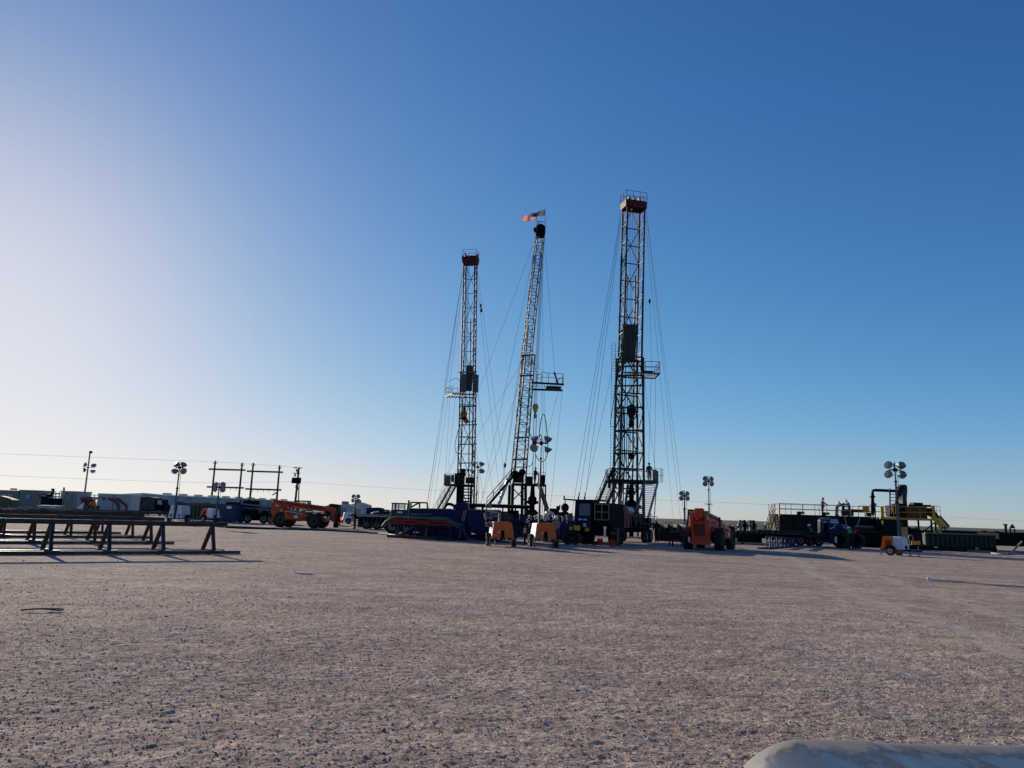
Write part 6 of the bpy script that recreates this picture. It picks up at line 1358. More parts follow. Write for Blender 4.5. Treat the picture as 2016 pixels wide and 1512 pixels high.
P_('long_tank', blue, ps, lambda m: (m.span((mx_(1038), YM + .5, .62), (mx_(1135), YM + 1.9, mz(1024, 1090))), m.span((mx_(1040), YM + .2, .7), (mx_(1080), YM + .5, mz(1030, 1060)))), world=True, bevel=.03)
P_('top_rail', blue_l, ps, lambda m: (m.bar((mx_(1040), YM + .45, mz(1022, 1050)), (mx_(1133), YM + .45, mz(1026, 1130)), .08)), world=True)
P_('white_pipe', M('pale painted pipe', (.6, .58, .5), .4, dust=.2), ps, lambda m: m.path([W(1073, 1026, YM + .4), W(1074, 1009, YM + .4), W(1082, 1009, YM + .4), W(1088, 1011, YM + .4), W(1092, 1020, YM + .4)], .11, 8, 1), world=True, smooth=True)
P_('valve_cluster', galv, ps, lambda m: [(m.tube(W(1045 + k * 9, 1024, YM + .3), W(1045 + k * 9, 1016 + 2 * (k % 2), YM + .3), .06, 6), m.lathe([(.1, 0), (.12, .03), (.1, .06)], 8, W(1045 + k * 9, 1016 + 2 * (k % 2), YM + .3))) for k in range(9)], world=True)
P_('decal', white, ps, lambda m: [m.box(W(x, y, YM - .02), (.06, .015, .12)) for x, y in ((1041, 1026), (1043, 1032), (1042, 1036), (1107, 1026), (1116, 1028))] , world=True)
P_('yellow_guard', yellow, ps, lambda m: (m.box(W(1124, 1040, YM - .05), (.2, .05, .2)), m.box(W(1136, 1039, YM - .05), (.4, .05, .3))), world=True)
for px in (1118, 1132): wheel(ps, GX(px, YM + .1) + Vector((0, 0, .42)) - ps.location, .42, .26, (0, -1, 0), rim=dark)
for px in (1010, 1050): P_('jack_leg', navy, ps, lambda m: (m.bar((mx_(px), YM + .2, .02), (mx_(px), YM + .2, .4), .12), m.bar((mx_(px), YM + 1.8, .02), (mx_(px), YM + 1.8, .4), .12)), world=True)
P_('black_hoses', black, ps, lambda m: [m.path([W(1120 + k * 6, 1052, YM - .3), G(1128 + k * 8, 1068 - k, .1), G(1150 + k * 6, 1069 - k, .08), G(1174, 1068, .08)], .05, 6, 2) for k in range(3)], world=True)
bkr = thing('skid_post', 'thin dark post with pale top standing between the orange light towers', 'post', GX(1033, 45.5))
P_('post', dark, bkr, lambda m: m.bar((0, 0, 0), (0, 0, 1.0), .12)); P_('cap', galv, bkr, lambda m: m.box((0, -.01, .86), (.16, .16, .3)))
# exhaust and engine box behind the pump skid
eb = thing('engine_set', 'dark generator set with exhaust pipe behind the blue pump skid', 'generator', GX(1090, 58))
P_('housing', dark, eb, lambda m: (m.span((W(1082, 1010, 58).x, 58, .4), (W(1101, 1010, 58).x, 60, W(1090, 1001, 58).z)), m.span((W(1098, 1010, 58).x, 58.2, .4), (W(1106, 1010, 58).x, 59.6, W(1100, 1008, 58).z))), world=True, bevel=.03)
P_('exhaust', dark, eb, lambda m: (m.tube(W(1101, 1004, 58.5), W(1102, 994, 58.5), .06, 8), m.box(W(1099, 1000, 58.5), (.3, .3, .3))), world=True)
P_('side_tank', M('dull sage tank', (.13, .14, .11), .6), eb, lambda m: m.span((W(1106, 1015, 59).x, 59, .4), (W(1128, 1015, 59).x, 60, W(1115, 1010, 59).z)), world=True)
P_('skid', black, eb, lambda m: m.span((W(1082, 1010, 58).x, 58, 0), (W(1128, 1010, 58).x, 60, .4)), world=True)
# carrier of the pale rig and of the leaning rig, seen over the blue tank
for nm, lab, px0, px1, Yc in (('rig_carrier', 'dark carrier truck under the pale rig hidden behind the blue tank', 868, 940, 97.0), ('rig_carrier', 'dark carrier truck under the leaning rig behind the shelter roof', 955, 1045, 84.0)):
    c = thing(nm, lab, 'truck', GX((px0 + px1) / 2, Yc)); xa, xb = GX(px0, Yc).x, GX(px1, Yc).x
    P_('frame', black, c, lambda m: m.span((xa, Yc - 1.1, .7), (xb, Yc + 1.1, 1.1)), world=True)
    P_('engine_box', dark, c, lambda m: m.span((xa + .2, Yc - 1.1, 1.1), (xa + 1.6, Yc + 1.1, 2.2)), world=True)
    for k in range(4):
        for s in (-1, 1): wheel(c, Vector((xa + .8 + (xb - xa - 1.6) * k / 3, Yc + s * 1.0, .5)) - c.location, .5, .35, (0, s, 0))
# ------------------------------------------------------------------ left background
# loader cab, flatbed trailer, distant trucks
ld = thing('loader', 'dark green wheel loader with glazed square cab behind the blue tank', 'loader', GX(785, 60))
def lx(px): return W(px, 1000, 60).x
def lz(py): return W(785, py, 60).z
P_('body', M('dark machine green', (.015, .035, .025), .5), ld, lambda m: (m.span((lx(770), 60, .6), (lx(806), 61.8, lz(1003))), m.prism([(lx(800), lz(1008)), (lx(800), lz(998)), (lx(812), lz(1002)), (lx(812), .7)], 60.2, 61.6)), world=True, bevel=.03)
P_('cab_frame', black, ld, lambda m: [m.bar((lx(x), y, lz(1003)), (lx(x), y, lz(992)), .08) for x in (772, 779, 797) for y in (60.05, 61.6)] + [m.span((lx(770), 59.95, lz(992)), (lx(798), 61.7, lz(990)))], world=True)
P_('cab_glass', glass_b, ld, lambda m: (m.span((lx(773), 60.08, lz(1002)), (lx(778), 60.11, lz(992))), m.span((lx(780), 60.08, lz(1002)), (lx(796), 60.11, lz(992)))), world=True)
P_('decal', white, ld, lambda m: m.box(W(787, 1008.5, 59.98), (.45, .015, .13)), world=True)
for px in (775, 802): 
    for y in (60.0, 61.8): wheel(ld, Vector((lx(px), y, .6)) - ld.location, .6, .4, (0, -1, 0), lugs=14)
fb = thing('flatbed_trailer', 'olive decked flatbed trailer between the worker and the loader cab', 'trailer', GX(735, 72))
xa, xb = W(692, 1015, 72).x, W(775, 1015, 72).x; zd = W(735, 1013, 72).z
P_('deck', olive, fb, lambda m: m.span((xa, 72, zd - .12), (xb, 74.4, zd)), world=True)
P_('deck_edge', tan, fb, lambda m: m.span((xa, 71.95, zd - .22), (xb, 72, zd - .08)), world=True)
P_('frame', dark, fb, lambda m: (m.span((xa, 72.3, zd - .5), (xb, 72.5, zd - .12)), m.span((xa, 73.8, zd - .5), (xb, 74, zd - .12))), world=True)
P_('under_rack', steel, fb, lambda m: [m.bar((xa + .3 + k * .42, 72.1, .1), (xa + .3 + k * .42, 72.1, zd - .3), .05) for k in range(9)] + [m.bar((xa, 72.1, .3), (xb, 72.1, .3), .08)], world=True)
P_('under_boxes', dark, fb, lambda m: m.span((xa + .5, 72.7, .12), (xb - .1, 73.7, zd - .5)), world=True)
for k in range(3):
    for y in (72.2, 74.1): wheel(fb, Vector((xb - .6 - k * 1.0, y, .42)) - fb.location, .42, .25, (0, -1, 0))
P_('landing_leg', dark, fb, lambda m: m.bar((xa + .2, 73, 0), (xa + .2, 73, zd - .3), .14), world=True)
P_('plastic_sheet', white, fb, lambda m: m.add([W(729, 1010, 73), W(745, 1006, 73), W(746, 1008, 72.6), W(731, 1011, 72.6), W(738, 1007, 72.8)], [(0, 4, 3), (4, 1, 2), (4, 2, 3), (0, 1, 4)]), world=True)
cabn = thing('valve_cabinet', 'small dark cabinet with glowing red lamp next to the worker by the telehandler', 'cabinet', GX(663, 74))
P_('box', black, cabn, lambda m: (m.box((-.05, 0, .95), (.55, .5, .75)), m.box((-.1, 0, .3), (.42, .45, .6))), bevel=.02)
lm = M('red lamp lens', (.8, .06, .03), .3); 
lm.node_tree.nodes['Principled BSDF'].inputs['Emission Color'].default_value = (1, .08, .03, 1); lm.node_tree.nodes['Principled BSDF'].inputs['Emission Strength'].default_value = 1.2
P_('lamp', lm, cabn, lambda m: m.lathe([(.001, -.1), (.08, -.07), (.1, .1), (.07, .2), (.001, .22)], 10, (.36, -.1, .8)), smooth=True)
P_('lamp_bracket', dark, cabn, lambda m: (m.bar((.2, -.1, .7), (.36, -.1, .7), .05), m.box((.36, -.1, .6), (.2, .2, .2))))
# long dark matting and pipes on the ground behind the racks
for a, b, lab, w in (((452, 1037), (536, 1041), 'flat grey liner strip lying on the ground left of the telehandler', .9), ):
    p, q = G(*a), G(*b); o = P_('liner_strip', M('grey liner', (.10, .10, .105), .7), None, lambda m: m.bar(p + Vector((0, 0, .06)), q + Vector((0, 0, .06)), w, .1)); tag(o, lab, 'liner')
o = P_('ground_pipe', dark, None, lambda m: m.path([G(425, 1036, .06), G(455, 1039, .06), G(540, 1041, .06), G(620, 1043, .06), G(700, 1047, .06), G(760, 1051, .06), G(790, 1056, .06)], .07, 8, 1)); tag(o, 'long dark flow line lying along the ground in front of the telehandler', 'pipe')
# blue containers, pipe trailer, pulling unit in the left middle distance
cn = thing('container', 'faded blue steel container with small white sign behind the small light tower', 'container', GX(447, 80))
def cx_(px): return W(px, 1010, 80).x
def cz_(py): return W(447, py, 80).z
P_('walls', blue_l, cn, lambda m: m.span((cx_(428), 80, .1), (cx_(464), 84, cz_(993))), world=True)
for k in range(12): P_('corrugation', blue_l, cn, lambda m: m.span((cx_(429 + k * 3), 79.95, .2), (cx_(430.3 + k * 3), 80, cz_(994))), world=True)
P_('roof_unit', dark, cn, lambda m: m.span((cx_(440), 80.4, cz_(993)), (cx_(459), 82, cz_(988))), world=True)
P_('sign', white, cn, lambda m: m.box(W(451, 999, 79.93), (.5, .02, .28)), world=True)
tk2 = thing('storage_tank', 'long grey green tank with pale roof hatches left of the faded blue container', 'tank', GX(385, 84))
a, b, c, d = rect(345, 990, 428, 1020, 84)
P_('shell', M('grey green tank paint', (.07, .085, .08), .6), tk2, lambda m: m.span((a, 84, .1), (b, 87, d)), world=True)
P_('end', blue_l, tk2, lambda m: m.span((a - .02, 83.9, .1), (a + 1.1, 84, d)), world=True)
for k in range(9): P_('stiffener', dark, tk2, lambda m: m.span((a + 1.4 + k * .42, 83.93, .1), (a + 1.48 + k * .42, 84, d - .3)), world=True)
P_('roof_hatch', white, tk2, lambda m: [m.span((a + q, 84.3, d), (a + q + .9, 85.2, d + .12)) for q in (.1, 1.6, 3.0)], world=True)
P_('top_pipe', hose_l, tk2, lambda m: m.path([(a - .2, 84.2, d - .4), (a + .1, 84.2, d + .1), (a + .6, 84.2, d + .18), (b - 1, 84.2, d + .1)], .1, 6, 2), world=True)
P_('roof_hoop', dark, tk2, lambda m: m.path([(a + .9, 84.5, d), (a + 1.0, 84.5, d + .35), (a + 1.4, 84.5, d + .4), (a + 1.6, 84.5, d)], .04, 6, 2), world=True)
pu2 = thing('pulling_unit', 'folded pulling unit with long steel mast tubes laid down behind the telehandler', 'truck', GX(505, 82))
def qx(px): return W(px, 1010, 82).x
def qz(py, px=505): return W(px, py, 82).z
P_('chassis', black, pu2, lambda m: m.span((qx(464), 82, .7), (qx(560), 84, 1.1)), world=True)
P_('under_body', black, pu2, lambda m: m.span((qx(466), 82.5, .28), (qx(556), 83.8, .7)), world=True)
P_('side_lockers', dark, pu2, lambda m: m.span((qx(500), 82.6, 1.1), (qx(552), 83.9, 1.75)), world=True)
for k, (y0, y1) in enumerate(((992, 1000), (999, 1006), (1004, 1011))): P_('mast_tube', galv, pu2, lambda m: m.tube(W(472, y0, 82 + k * .3), W(545, y1, 82 + k * .3), .11, 8), world=True, smooth=True)
P_('roof', M('pale roof sheet', (.5, .5, .48), .4), pu2, lambda m: m.span((qx(468), 82.2, qz(983, 480)), (qx(500), 84, qz(981, 480))), world=True)
P_('roof_post', dark, pu2, lambda m: [m.bar((qx(x), 82.3, 1.1), (qx(x), 82.3, qz(983)), .08) for x in (470, 485, 499)], world=True)
P_('engine', dark, pu2, lambda m: (m.span((qx(473), 82.5, 1.1), (qx(505), 84, qz(986))), m.box(W(481, 1010, 81.8), (.7, .3, .1))), world=True)
P_('cab', grey_d, pu2, lambda m: m.span((qx(506), 82.4, 1.1), (qx(524), 84.2, qz(984))), world=True, bevel=.04)
P_('cab_window', pane_m, pu2, lambda m: m.span((qx(511), 82.36, qz(997)), (qx(522), 82.4, qz(986))), world=True)
P_('winch', dark, pu2, lambda m: (m.tube((qx(500), 81.9, 1.2), (qx(500), 83, 1.2), .35, 12), m.tube((qx(520), 81.9, 1.1), (qx(520), 83, 1.1), .3, 12)), world=True)
for px in (474, 488, 520, 534, 548): wheel(pu2, Vector((qx(px), 82.1, .5)) - pu2.location, .5, .35, (0, -1, 0))
# warehouse and far buildings
wh = thing('warehouse', 'long pale metal warehouse with low gable roof below the timber pole frames', 'building')
a = GX(331, 165); b = GX(585, 215); dr = (b - a).normalized(); nr = Vector((-dr.y, dr.x, 0)); hW = 4.1
wh.location = (a.x, a.y, 0)
fr = a + nr * 0; wd = 14
P_('wall', grey, wh, lambda m: m.add([fr, b, b + nr * wd, fr + nr * wd] + [p + Vector((0, 0, hW - .5)) for p in (fr, b, b + nr * wd, fr + nr * wd)], [(0, 1, 5, 4), (1, 2, 6, 5), (2, 3, 7, 6), (3, 0, 4, 7)]), world=True)
rg0, rg1 = fr + nr * wd / 2 + Vector((0, 0, hW - .05)), b + nr * wd / 2 + Vector((0, 0, hW - .05))
e = [p + Vector((0, 0, hW - .48)) for p in (fr - nr * .3 - dr * .3, b - nr * .3 + dr * .3, b + nr * (wd + .3) + dr * .3, fr + nr * (wd + .3) - dr * .3)]
P_('roof', M('white roof sheet', (.62, .62, .6), .45, dust=.1), wh, lambda m: m.add([e[0], e[1], rg1, rg0, e[2], e[3]], [(0, 1, 2, 3), (3, 2, 4, 5), (0, 3, 5), (1, 4, 2)]), world=True)
P_('eave_trim', white, wh, lambda m: m.bar(e[0], e[1], .2, .22), world=True)
for k in range(10):
    p = fr.lerp(b, .05 + k * .1) + nr * 3 + Vector((0, 0, hW - .1)); P_('roof_vent', white, wh, lambda m: m.box(p, (1.6, 1.2, .45)), world=True)
P_('door', white, wh, lambda m: m.box(fr + nr * 2.5 - dr * .03 + Vector((0, 0, 1.2)), (.08, 1.3, 2.4), math.atan2(dr.y, dr.x)), world=True)
for k, (q, w_) in enumerate(((.55, 3.6), (.74, 3.6))):
    P_('roller_door', grey_d, wh, lambda m: m.box(fr.lerp(b, q) - nr * .04 + Vector((0, 0, 1.6)), (w_, .08, 3.2), math.atan2(dr.y, dr.x)), world=True)
for k in range(26):
    p = fr.lerp(b, (k + .5) / 26) - nr * .05; P_('wall_rib', grey, wh, lambda m: m.bar(p, p + Vector((0, 0, hW - .55)), .12), world=True)
for px0, py0, px1, Yb, lab in ((664, 997, 690, 190, 'small far white building left of the wider white shed'), (690, 994, 722, 200, 'wider far white shed on the horizon left of the blue truck')):
    bl = thing('shed', lab, 'building', GX((px0 + px1) / 2, Yb)); a, b_, c, d = rect(px0, py0, px1, 1010, Yb)
    P_('walls', grey, bl, lambda m: m.span((a, Yb, 0), (b_, Yb + 7, d)), world=True)
    P_('roof', grey, bl, lambda m: m.prism([(a - .2, d), (b_ + .2, d), ((a + b_) / 2, d + .7)], Yb - .2, Yb + 7.2), world=True)
    P_('door', grey_d, bl, lambda m: m.span(((a + b_) / 2 - .6, Yb - .05, 0), ((a + b_) / 2 + .6, Yb, 2.2)), world=True)
    P_('roof_unit', grey_d, bl, lambda m: m.span((a + .8, Yb + 1, d + .1), (a + 2.2, Yb + 3, d + 1.3)), world=True)
    P_('window', pane_m, bl, lambda m: m.span((a + .4, Yb - .05, 1.1), (a + 1.2, Yb, 1.9)), world=True)
def small_truck(px0, px1, Yv, lab, body, tarp=None, top=None, flip=False):
    t = thing('truck', lab, 'truck', GX((px0 + px1) / 2, Yv)); a, b_ = GX(px0, Yv).x, GX(px1, Yv).x; L = b_ - a
    f = (lambda q: b_ - q * L) if flip else (lambda q: a + q * L)
    tp = top or 2.7
    P_('chassis', black, t, lambda m: m.span((a, Yv + .2, .6), (b_, Yv + 2, .9)), world=True)
    P_('cab', body, t, lambda m: m.prism([(f(0), .8), (f(0), 1.6), (f(.06), 1.7), (f(.1), tp - .3), (f(.28), tp - .3), (f(.28), .8)], Yv + .1, Yv + 2.1), world=True, bevel=.05)
    P_('window', pane_m, t, lambda m: m.prism([(f(.09), 1.65), (f(.12), tp - .45), (f(.24), tp - .45), (f(.24), 1.65)], Yv + .07, Yv + .1), world=True)
    if tarp: P_('load_body', tarp, t, lambda m: m.prism([(f(.31), .95), (f(.31), tp - .1), (f(.5), tp), (f(.97), tp - .1), (f(1), .95)], Yv, Yv + 2.2), world=True, bevel=.05)
    for q in (.14, .68, .85):
        for y in (.25, 1.95): wheel(t, Vector((f(q), Yv + y, .48)) - t.location, .48, .3, (0, -1, 0))
    return t
small_truck(718, 766, 120, 'far truck with deep blue covered load behind the flatbed trailer', navy, blue, 2.3, True)
small_truck(636, 664, 112, 'dark far truck just beyond the boom head of the side on telehandler', black, dark, 2.6)
small_truck(258, 322, 115, 'black covered truck standing between the pale container and the warehouse', black, M('black tarpaulin', (.03, .03, .035), .7), 2.75, True)
# utility poles
YU = 190
def uz(px, py): return W(px, py, YU).z
for k, (pa, pb_, ta, tb_, lab) in enumerate(((421, 474, 907, 911, 'two timber poles joined by crossbeams above the warehouse, farther from the transformer'), (496, 548, 911, 916, 'two timber poles joined by crossbeams above the warehouse, nearer the transformer'))):
    t = thing('pole_frame', lab, 'utility pole', GX(pa, YU))
    xs_ = []
    for px, top in ((pa, ta), (pb_, tb_)):
        p = W(px, top + 30, YU); xs_.append(p.x)
        P_('pole', wood, t, lambda m: m.tube((p.x, YU, 0), (p.x, YU, uz(px, top)), .3, 8, .22), world=True, smooth=True)
        P_('insulator_arm', wood, t, lambda m: (m.bar((p.x - .5, YU, uz(px, top) - .5), (p.x, YU, uz(px, top) - 1.0), .12), m.bar((p.x, YU, uz(px, top) - 1.0), (p.x + .6, YU, uz(px, top) - .35), .12)), world=True)
    for py in ((924, 959), (928, 963))[k]: P_('crossbeam', wood, t, lambda m: m.bar((xs_[0] - 1.3, YU - .35, uz(pa, py)), (xs_[1] + 1.1, YU - .35, uz(pb_, py + 1.5)), .3, .42), world=True)
    for q in range(5): P_('hanger', dark, t, lambda m: m.bar((xs_[0] + .5 + q * 1.4, YU - .35, uz(pa, (959, 963)[k]) - .1), (xs_[0] + .5 + q * 1.4, YU - .35, uz(pa, (959, 963)[k]) - .8), .08), world=True)
    if k: P_('red_stay', M('red stay guard', (.5, .06, .05), .5), t, lambda m: m.tube(W(536, 975, YU - 1), W(547, 968, YU - 1), .15, 6), world=True)
tp = thing('transformer_pole', 'timber utility pole carrying transformer cans at the end of the warehouse', 'utility pole', GX(582, YU))
px_ = W(583, 960, YU).x
P_('pole', wood, tp, lambda m: m.tube((px_, YU, 0), (px_ + .3, YU, uz(584, 921)), .32, 8, .24), world=True, smooth=True)
P_('crossarm', wood, tp, lambda m: (m.bar((px_ - 1.0, YU - .3, uz(583, 921)), (px_ + 1.2, YU - .3, uz(583, 921)), .22), m.bar((px_ - 1.0, YU - .3, uz(583, 932)), (px_ + .8, YU - .3, uz(583, 932)), .22)), world=True)
for dx in (-.75, .05, .85): P_('transformer', dark, tp, lambda m: m.lathe([(.001, 0), (.42, .02), (.42, 1.35), (.3, 1.5), (.001, 1.52)], 12, (px_ + dx, YU - .5, uz(583, 952))), world=True, smooth=True)
P_('cutouts', dark, tp, lambda m: [m.box((px_ + dx, YU - .4, uz(583, py)), (.35, .3, .6)) for dx, py in ((-.1, 926), (.4, 924), (.2, 929), (-.4, 936), (.1, 958), (.5, 962))], world=True)
P_('stay_wire', dark, tp, lambda m: m.tube(W(590, 947, YU), GX(587, YU - 8), .07, 5), world=True)
P_('service_drop', dark, tp, lambda m: m.tube(W(588, 950, YU), W(587, 995, YU), .08, 5), world=True)
for k, (pts, lab) in enumerate((([(-500, 875), (0, 893), (170, 900), (421, 909), (474, 912), (548, 917), (583, 920)], 'upper overhead power line running to the transformer pole'), ([(-500, 917), (0, 936), (170, 943), (400, 951), (583, 948)], 'lower overhead power line running to the transformer pole'), ([(583, 948), (760, 961), (1010, 972), (1300, 985), (1480, 991), (1700, 1006), (1860, 1018), (2016, 1026), (2500, 1050)], 'overhead power line crossing behind the rigs and tanks'))):
    o = P_('power_line', wire_m, None, lambda m: m.path([W(x, y, YU if k < 2 else YU + 20) for x, y in pts], .022 if k < 2 else .018, 4, 1)); tag(o, lab, 'power line')
for px, top, Yd, lab in ((1396, 988, 170, 'lone thin timber pole right of the telehandler light towers'), (1281, 1010, 300, 'tiny far timber pole on the horizon right of the rig stairs')):
    t = thing('utility_pole', lab, 'utility pole', GX(px, Yd)); x = GX(px, Yd).x
    P_('pole', wood, t, lambda m: m.tube((x, Yd, 0), (x, Yd, W(px, top, Yd).z), .2, 8, .15), world=True); P_('crossarm', wood, t, lambda m: m.bar((x - .9, Yd, W(px, top, Yd).z - .5), (x + .9, Yd, W(px, top, Yd).z - .5), .15), world=True)
# grey cabins and yellow posts at far left
YH = 108
def cabin(px0, py0, px1, lab, mat, wins, steps=False, Yv=YH, dep=3.5):
    t = thing('site_cabin', lab, 'cabin', GX((px0 + px1) / 2, Yv)); a, b_, c, d = rect(px0, py0, px1, 1003, Yv)
    P_('walls', mat, t, lambda m: m.span((a, Yv, .45), (b_, Yv + dep, d)), world=True)
    P_('roof', M('cabin roof sheet', (.34, .33, .33), .5), t, lambda m: m.span((a - .1, Yv - .12, d), (b_ + .1, Yv + dep + .1, d + .1)), world=True)
    P_('skid', dark, t, lambda m: (m.span((a, Yv + .2, 0), (b_, Yv + .5, .45)), m.span((a, Yv + dep - .5, 0), (b_, Yv + dep - .2, .45))), world=True)
    for w0, w1, y0, y1 in wins:
        wa, wb_, wc, wd_ = rect(w0, y0, w1, y1, Yv)
        f = P_('window', grey_d, t, lambda m: m.span((wa - .07, Yv - .05, wc - .07), (wb_ + .07, Yv - .002, wd_ + .07)), world=True)
        P_('pane', pane_m, f, lambda m: m.span((wa, Yv - .07, wc), (wb_, Yv - .052, wd_)), world=True) if False else P_('pane', pane_m, t, lambda m: m.span((wa, Yv - .07, wc), (wb_, Yv - .052, wd_)), world=True)
    return t
cw = M('warm grey cabin cladding', (.20, .195, .19), .6, var=.08, dust=.2); cb = M('blue grey cabin cladding', (.25, .29, .31), .55, var=.06, dust=.15)
t = cabin(-30, 966, 35, 'grey site cabin with two wide windows at the end of the yard', cw, ((4, 11, 973, 982), (14, 25, 973, 984)))
P_('roof_unit', dark, t, lambda m: m.box(W(27, 963, YH + 1), (.7, .5, .22)), world=True)
t = cabin(37, 966, 76, 'grey site cabin with one small square window between yellow posts', cw, ((51, 59, 974.5, 982),))
t = cabin(118, 968, 152, 'blue grey cabin with three tall windows and white stair beside it', cb, ((122, 127, 976, 987), (131, 139, 976, 987), (141, 147, 976, 987)))
P_('chimney', rust, t, lambda m: m.tube(W(126, 968, YH + 1), W(126, 959.5, YH + 1), .12, 8), world=True)
P_('side_vent', dark, t, lambda m: m.lathe([(.001, 0), (.35, .05), (.35, .3), (.001, .35)], 12, W(153, 975, YH + 1) , (1, 0, 0)), world=True)
for k in range(6): P_('white_tread', white, t, lambda m: m.bar(W(103, 972 + k * 6.2, YH - .6), W(117.5 - (.6 * k), 972 + k * 6.2, YH - .6), .45, .2), world=True)
for px in (103, 110, 117): P_('stair_post', steel, t, lambda m: m.bar(W(px, 968, YH - .4), W(px - 1.5, 1006, YH - .4), .09), world=True)
for px, top, bot in ((26, 968, 1010), (64.5, 968, 1010), (126, 969, 1011), (138, 971, 1011)):
    p = GX(px, 100); o = P_('yellow_post', M('faded yellow green post', (.17, .165, .06), .6), None, lambda m: m.box((p.x, 100, W(px, top, 100).z / 2), (.2, .2, W(px, top, 100).z)), bevel=.02); tag(o, 'tall faded yellow green steel post in front of the grey cabins', 'post', 'faded yellow posts by the cabins')
ms = thing('equipment_stack', 'heap of dark folded machinery between two grey cabins', 'machinery', GX(90, 106))
P_('body', dark, ms, lambda m: m.span((GX(77, 106).x, 106, .1), (GX(103, 106).x, 108, W(90, 980, 106).z)), world=True)
P_('folded_boom', black, ms, lambda m: (m.path([W(77, 974, 106), W(84, 973, 106), W(92, 976, 106), W(104, 972, 106), W(106, 962, 106)], .14, 8, 1), m.path([W(78, 979, 106), W(90, 979, 106), W(103, 976, 106)], .12, 8), m.box(W(104, 964, 106), (.3, .3, .3))), world=True)
P_('white_hose', hose_l, ms, lambda m: m.path([W(80, 976, 105.9), W(86, 974.5, 105.9), W(91, 977, 105.9)], .1, 6, 1), world=True)
gc = thing('generator_cabinet', 'low pale tan and white cabinet in front of the white stair', 'cabinet', GX(92, 97))
a, b_, c, d = rect(73, 996, 110, 1008, 97)
P_('housing', tan, gc, lambda m: m.span((a, 97, .1), (b_, 98.4, d)), world=True)
for k in range(3): P_('panel', (grey, tan, white)[k], gc, lambda m: m.span((a + .05 + k * (b_ - a) / 3, 96.97, .2), (a + (k + 1) * (b_ - a) / 3 - .05, 97, d - .1)), world=True)
P_('lid', white, gc, lambda m: m.span((a - .06, 96.9, d), (b_ + .06, 98.5, d + .08)), world=True)
ldd = thing('dozer', 'dark sloping machine blade in front of the cabin with wide windows', 'machine', GX(10, 90))
P_('blade', M('dark olive machine paint', (.07, .065, .045), .6), ldd, lambda m: m.prism([(GX(-30, 90).x, .1), (GX(-30, 90).x, W(-20, 975, 90).z), (W(0, 977, 90).x, W(0, 977, 90).z), (W(23, 984, 90).x, W(23, 984, 90).z), (W(24, 1000, 90).x, W(24, 1000, 90).z), (GX(20, 90).x, .1)], 90, 91.5), world=True)
P_('handrail', galv, ldd, lambda m: (m.tube(W(0, 976, 89.9), W(22, 983, 89.9), .05, 6), m.tube(W(18, 994, 89.8), W(17.5, 1008, 89.8), .05, 6)), world=True)
P_('track', black, ldd, lambda m: m.span((GX(-30, 90).x, 89.9, 0), (GX(22, 90).x, 91.6, .5)), world=True, bevel=.15)
# gooseneck trailer with dark container and small orange machine
gt = thing('gooseneck_trailer', 'brown gooseneck trailer frame arching over a small orange and white machine', 'trailer', GX(195, 88))
def gx_(px): return W(px, 1000, 88).x
def gz_(py): return W(195, py, 88).z
brn = M('brown trailer paint', (.14, .05, .035), .6)
P_('arch', brn, gt, lambda m: m.prism([(gx_(154), gz_(985)), (gx_(154), gz_(981)), (gx_(160), gz_(978.5)), (gx_(215), gz_(979)), (gx_(228), gz_(985)), (gx_(234), gz_(993)), (gx_(234), gz_(1008)), (gx_(231), gz_(1008)), (gx_(230), gz_(995)), (gx_(222), gz_(988)), (gx_(212), gz_(984)), (gx_(165), gz_(984))], 88, 88.35), world=True)
P_('arch', brn, gt, lambda m: m.prism([(gx_(160), gz_(981)), (gx_(160), gz_(978.5)), (gx_(215), gz_(979)), (gx_(234), gz_(993)), (gx_(234), gz_(1008)), (gx_(231), gz_(1008)), (gx_(230), gz_(995)), (gx_(212), gz_(984))], 89.8, 90.1), world=True)
P_('side_box', M('dark green box paint', (.025, .04, .035), .6), gt, lambda m: m.prism([(gx_(154), .3), (gx_(154), gz_(981)), (gx_(172), gz_(981)), (gx_(166), gz_(1000)), (gx_(164), .3)], 88.4, 89.7), world=True)
P_('bed', dark, gt, lambda m: m.span((gx_(152), 88, .55), (gx_(250), 90.2, .85)), world=True)
P_('lettering', white, gt, lambda m: [m.box(W(px, 982, 87.97), (.22, .015, .1)) for px in (183, 187, 191, 195, 199, 211)] , world=True)
for px in (205, 216, 227): wheel(gt, Vector((gx_(px), 88.1, .4)) - gt.location, .4, .26, (0, -1, 0))
sl = thing('skid_steer', 'small orange and white machine standing on the brown gooseneck trailer', 'machine', GX(180, 88.8) + Vector((0, 0, .85)))
P_('body', orange, sl, lambda m: m.prism([(-.3, 0), (-.38, .45), (-.2, .95), (.15, .85), (.3, .2), (.25, 0)], -.4, .4), bevel=.04)
P_('cab', white, sl, lambda m: (m.bar((-.35, -.45, 1.1), (-.2, -.45, 1.65), .08), m.bar((.3, -.45, 1.0), (.3, -.45, 1.65), .08), m.box((.05, 0, 1.68), (.65, 1.0, .08))))
P_('bucket', white, sl, lambda m: m.prism([(-.8, 0), (-1.5, .05), (-1.1, .5), (-.8, .8)], -.6, .6))
for x in (-.35, .25):
    for s in (-1, 1): wheel(sl, Vector((x, s * .6, .25)), .25, .2, (0, s, 0))
pc = thing('container', 'pale grey ribbed container behind the brown gooseneck trailer', 'container', GX(224, 104))
a, b_, c, d = rect(191, 974, 257, 1008, 104)
P_('walls', grey, pc, lambda m: m.span((a, 104, .15), (b_, 106.6, d)), world=True)
P_('top_rail', white, pc, lambda m: m.span((a - .03, 103.93, d), (b_ + .03, 106.65, d + .14)), world=True)
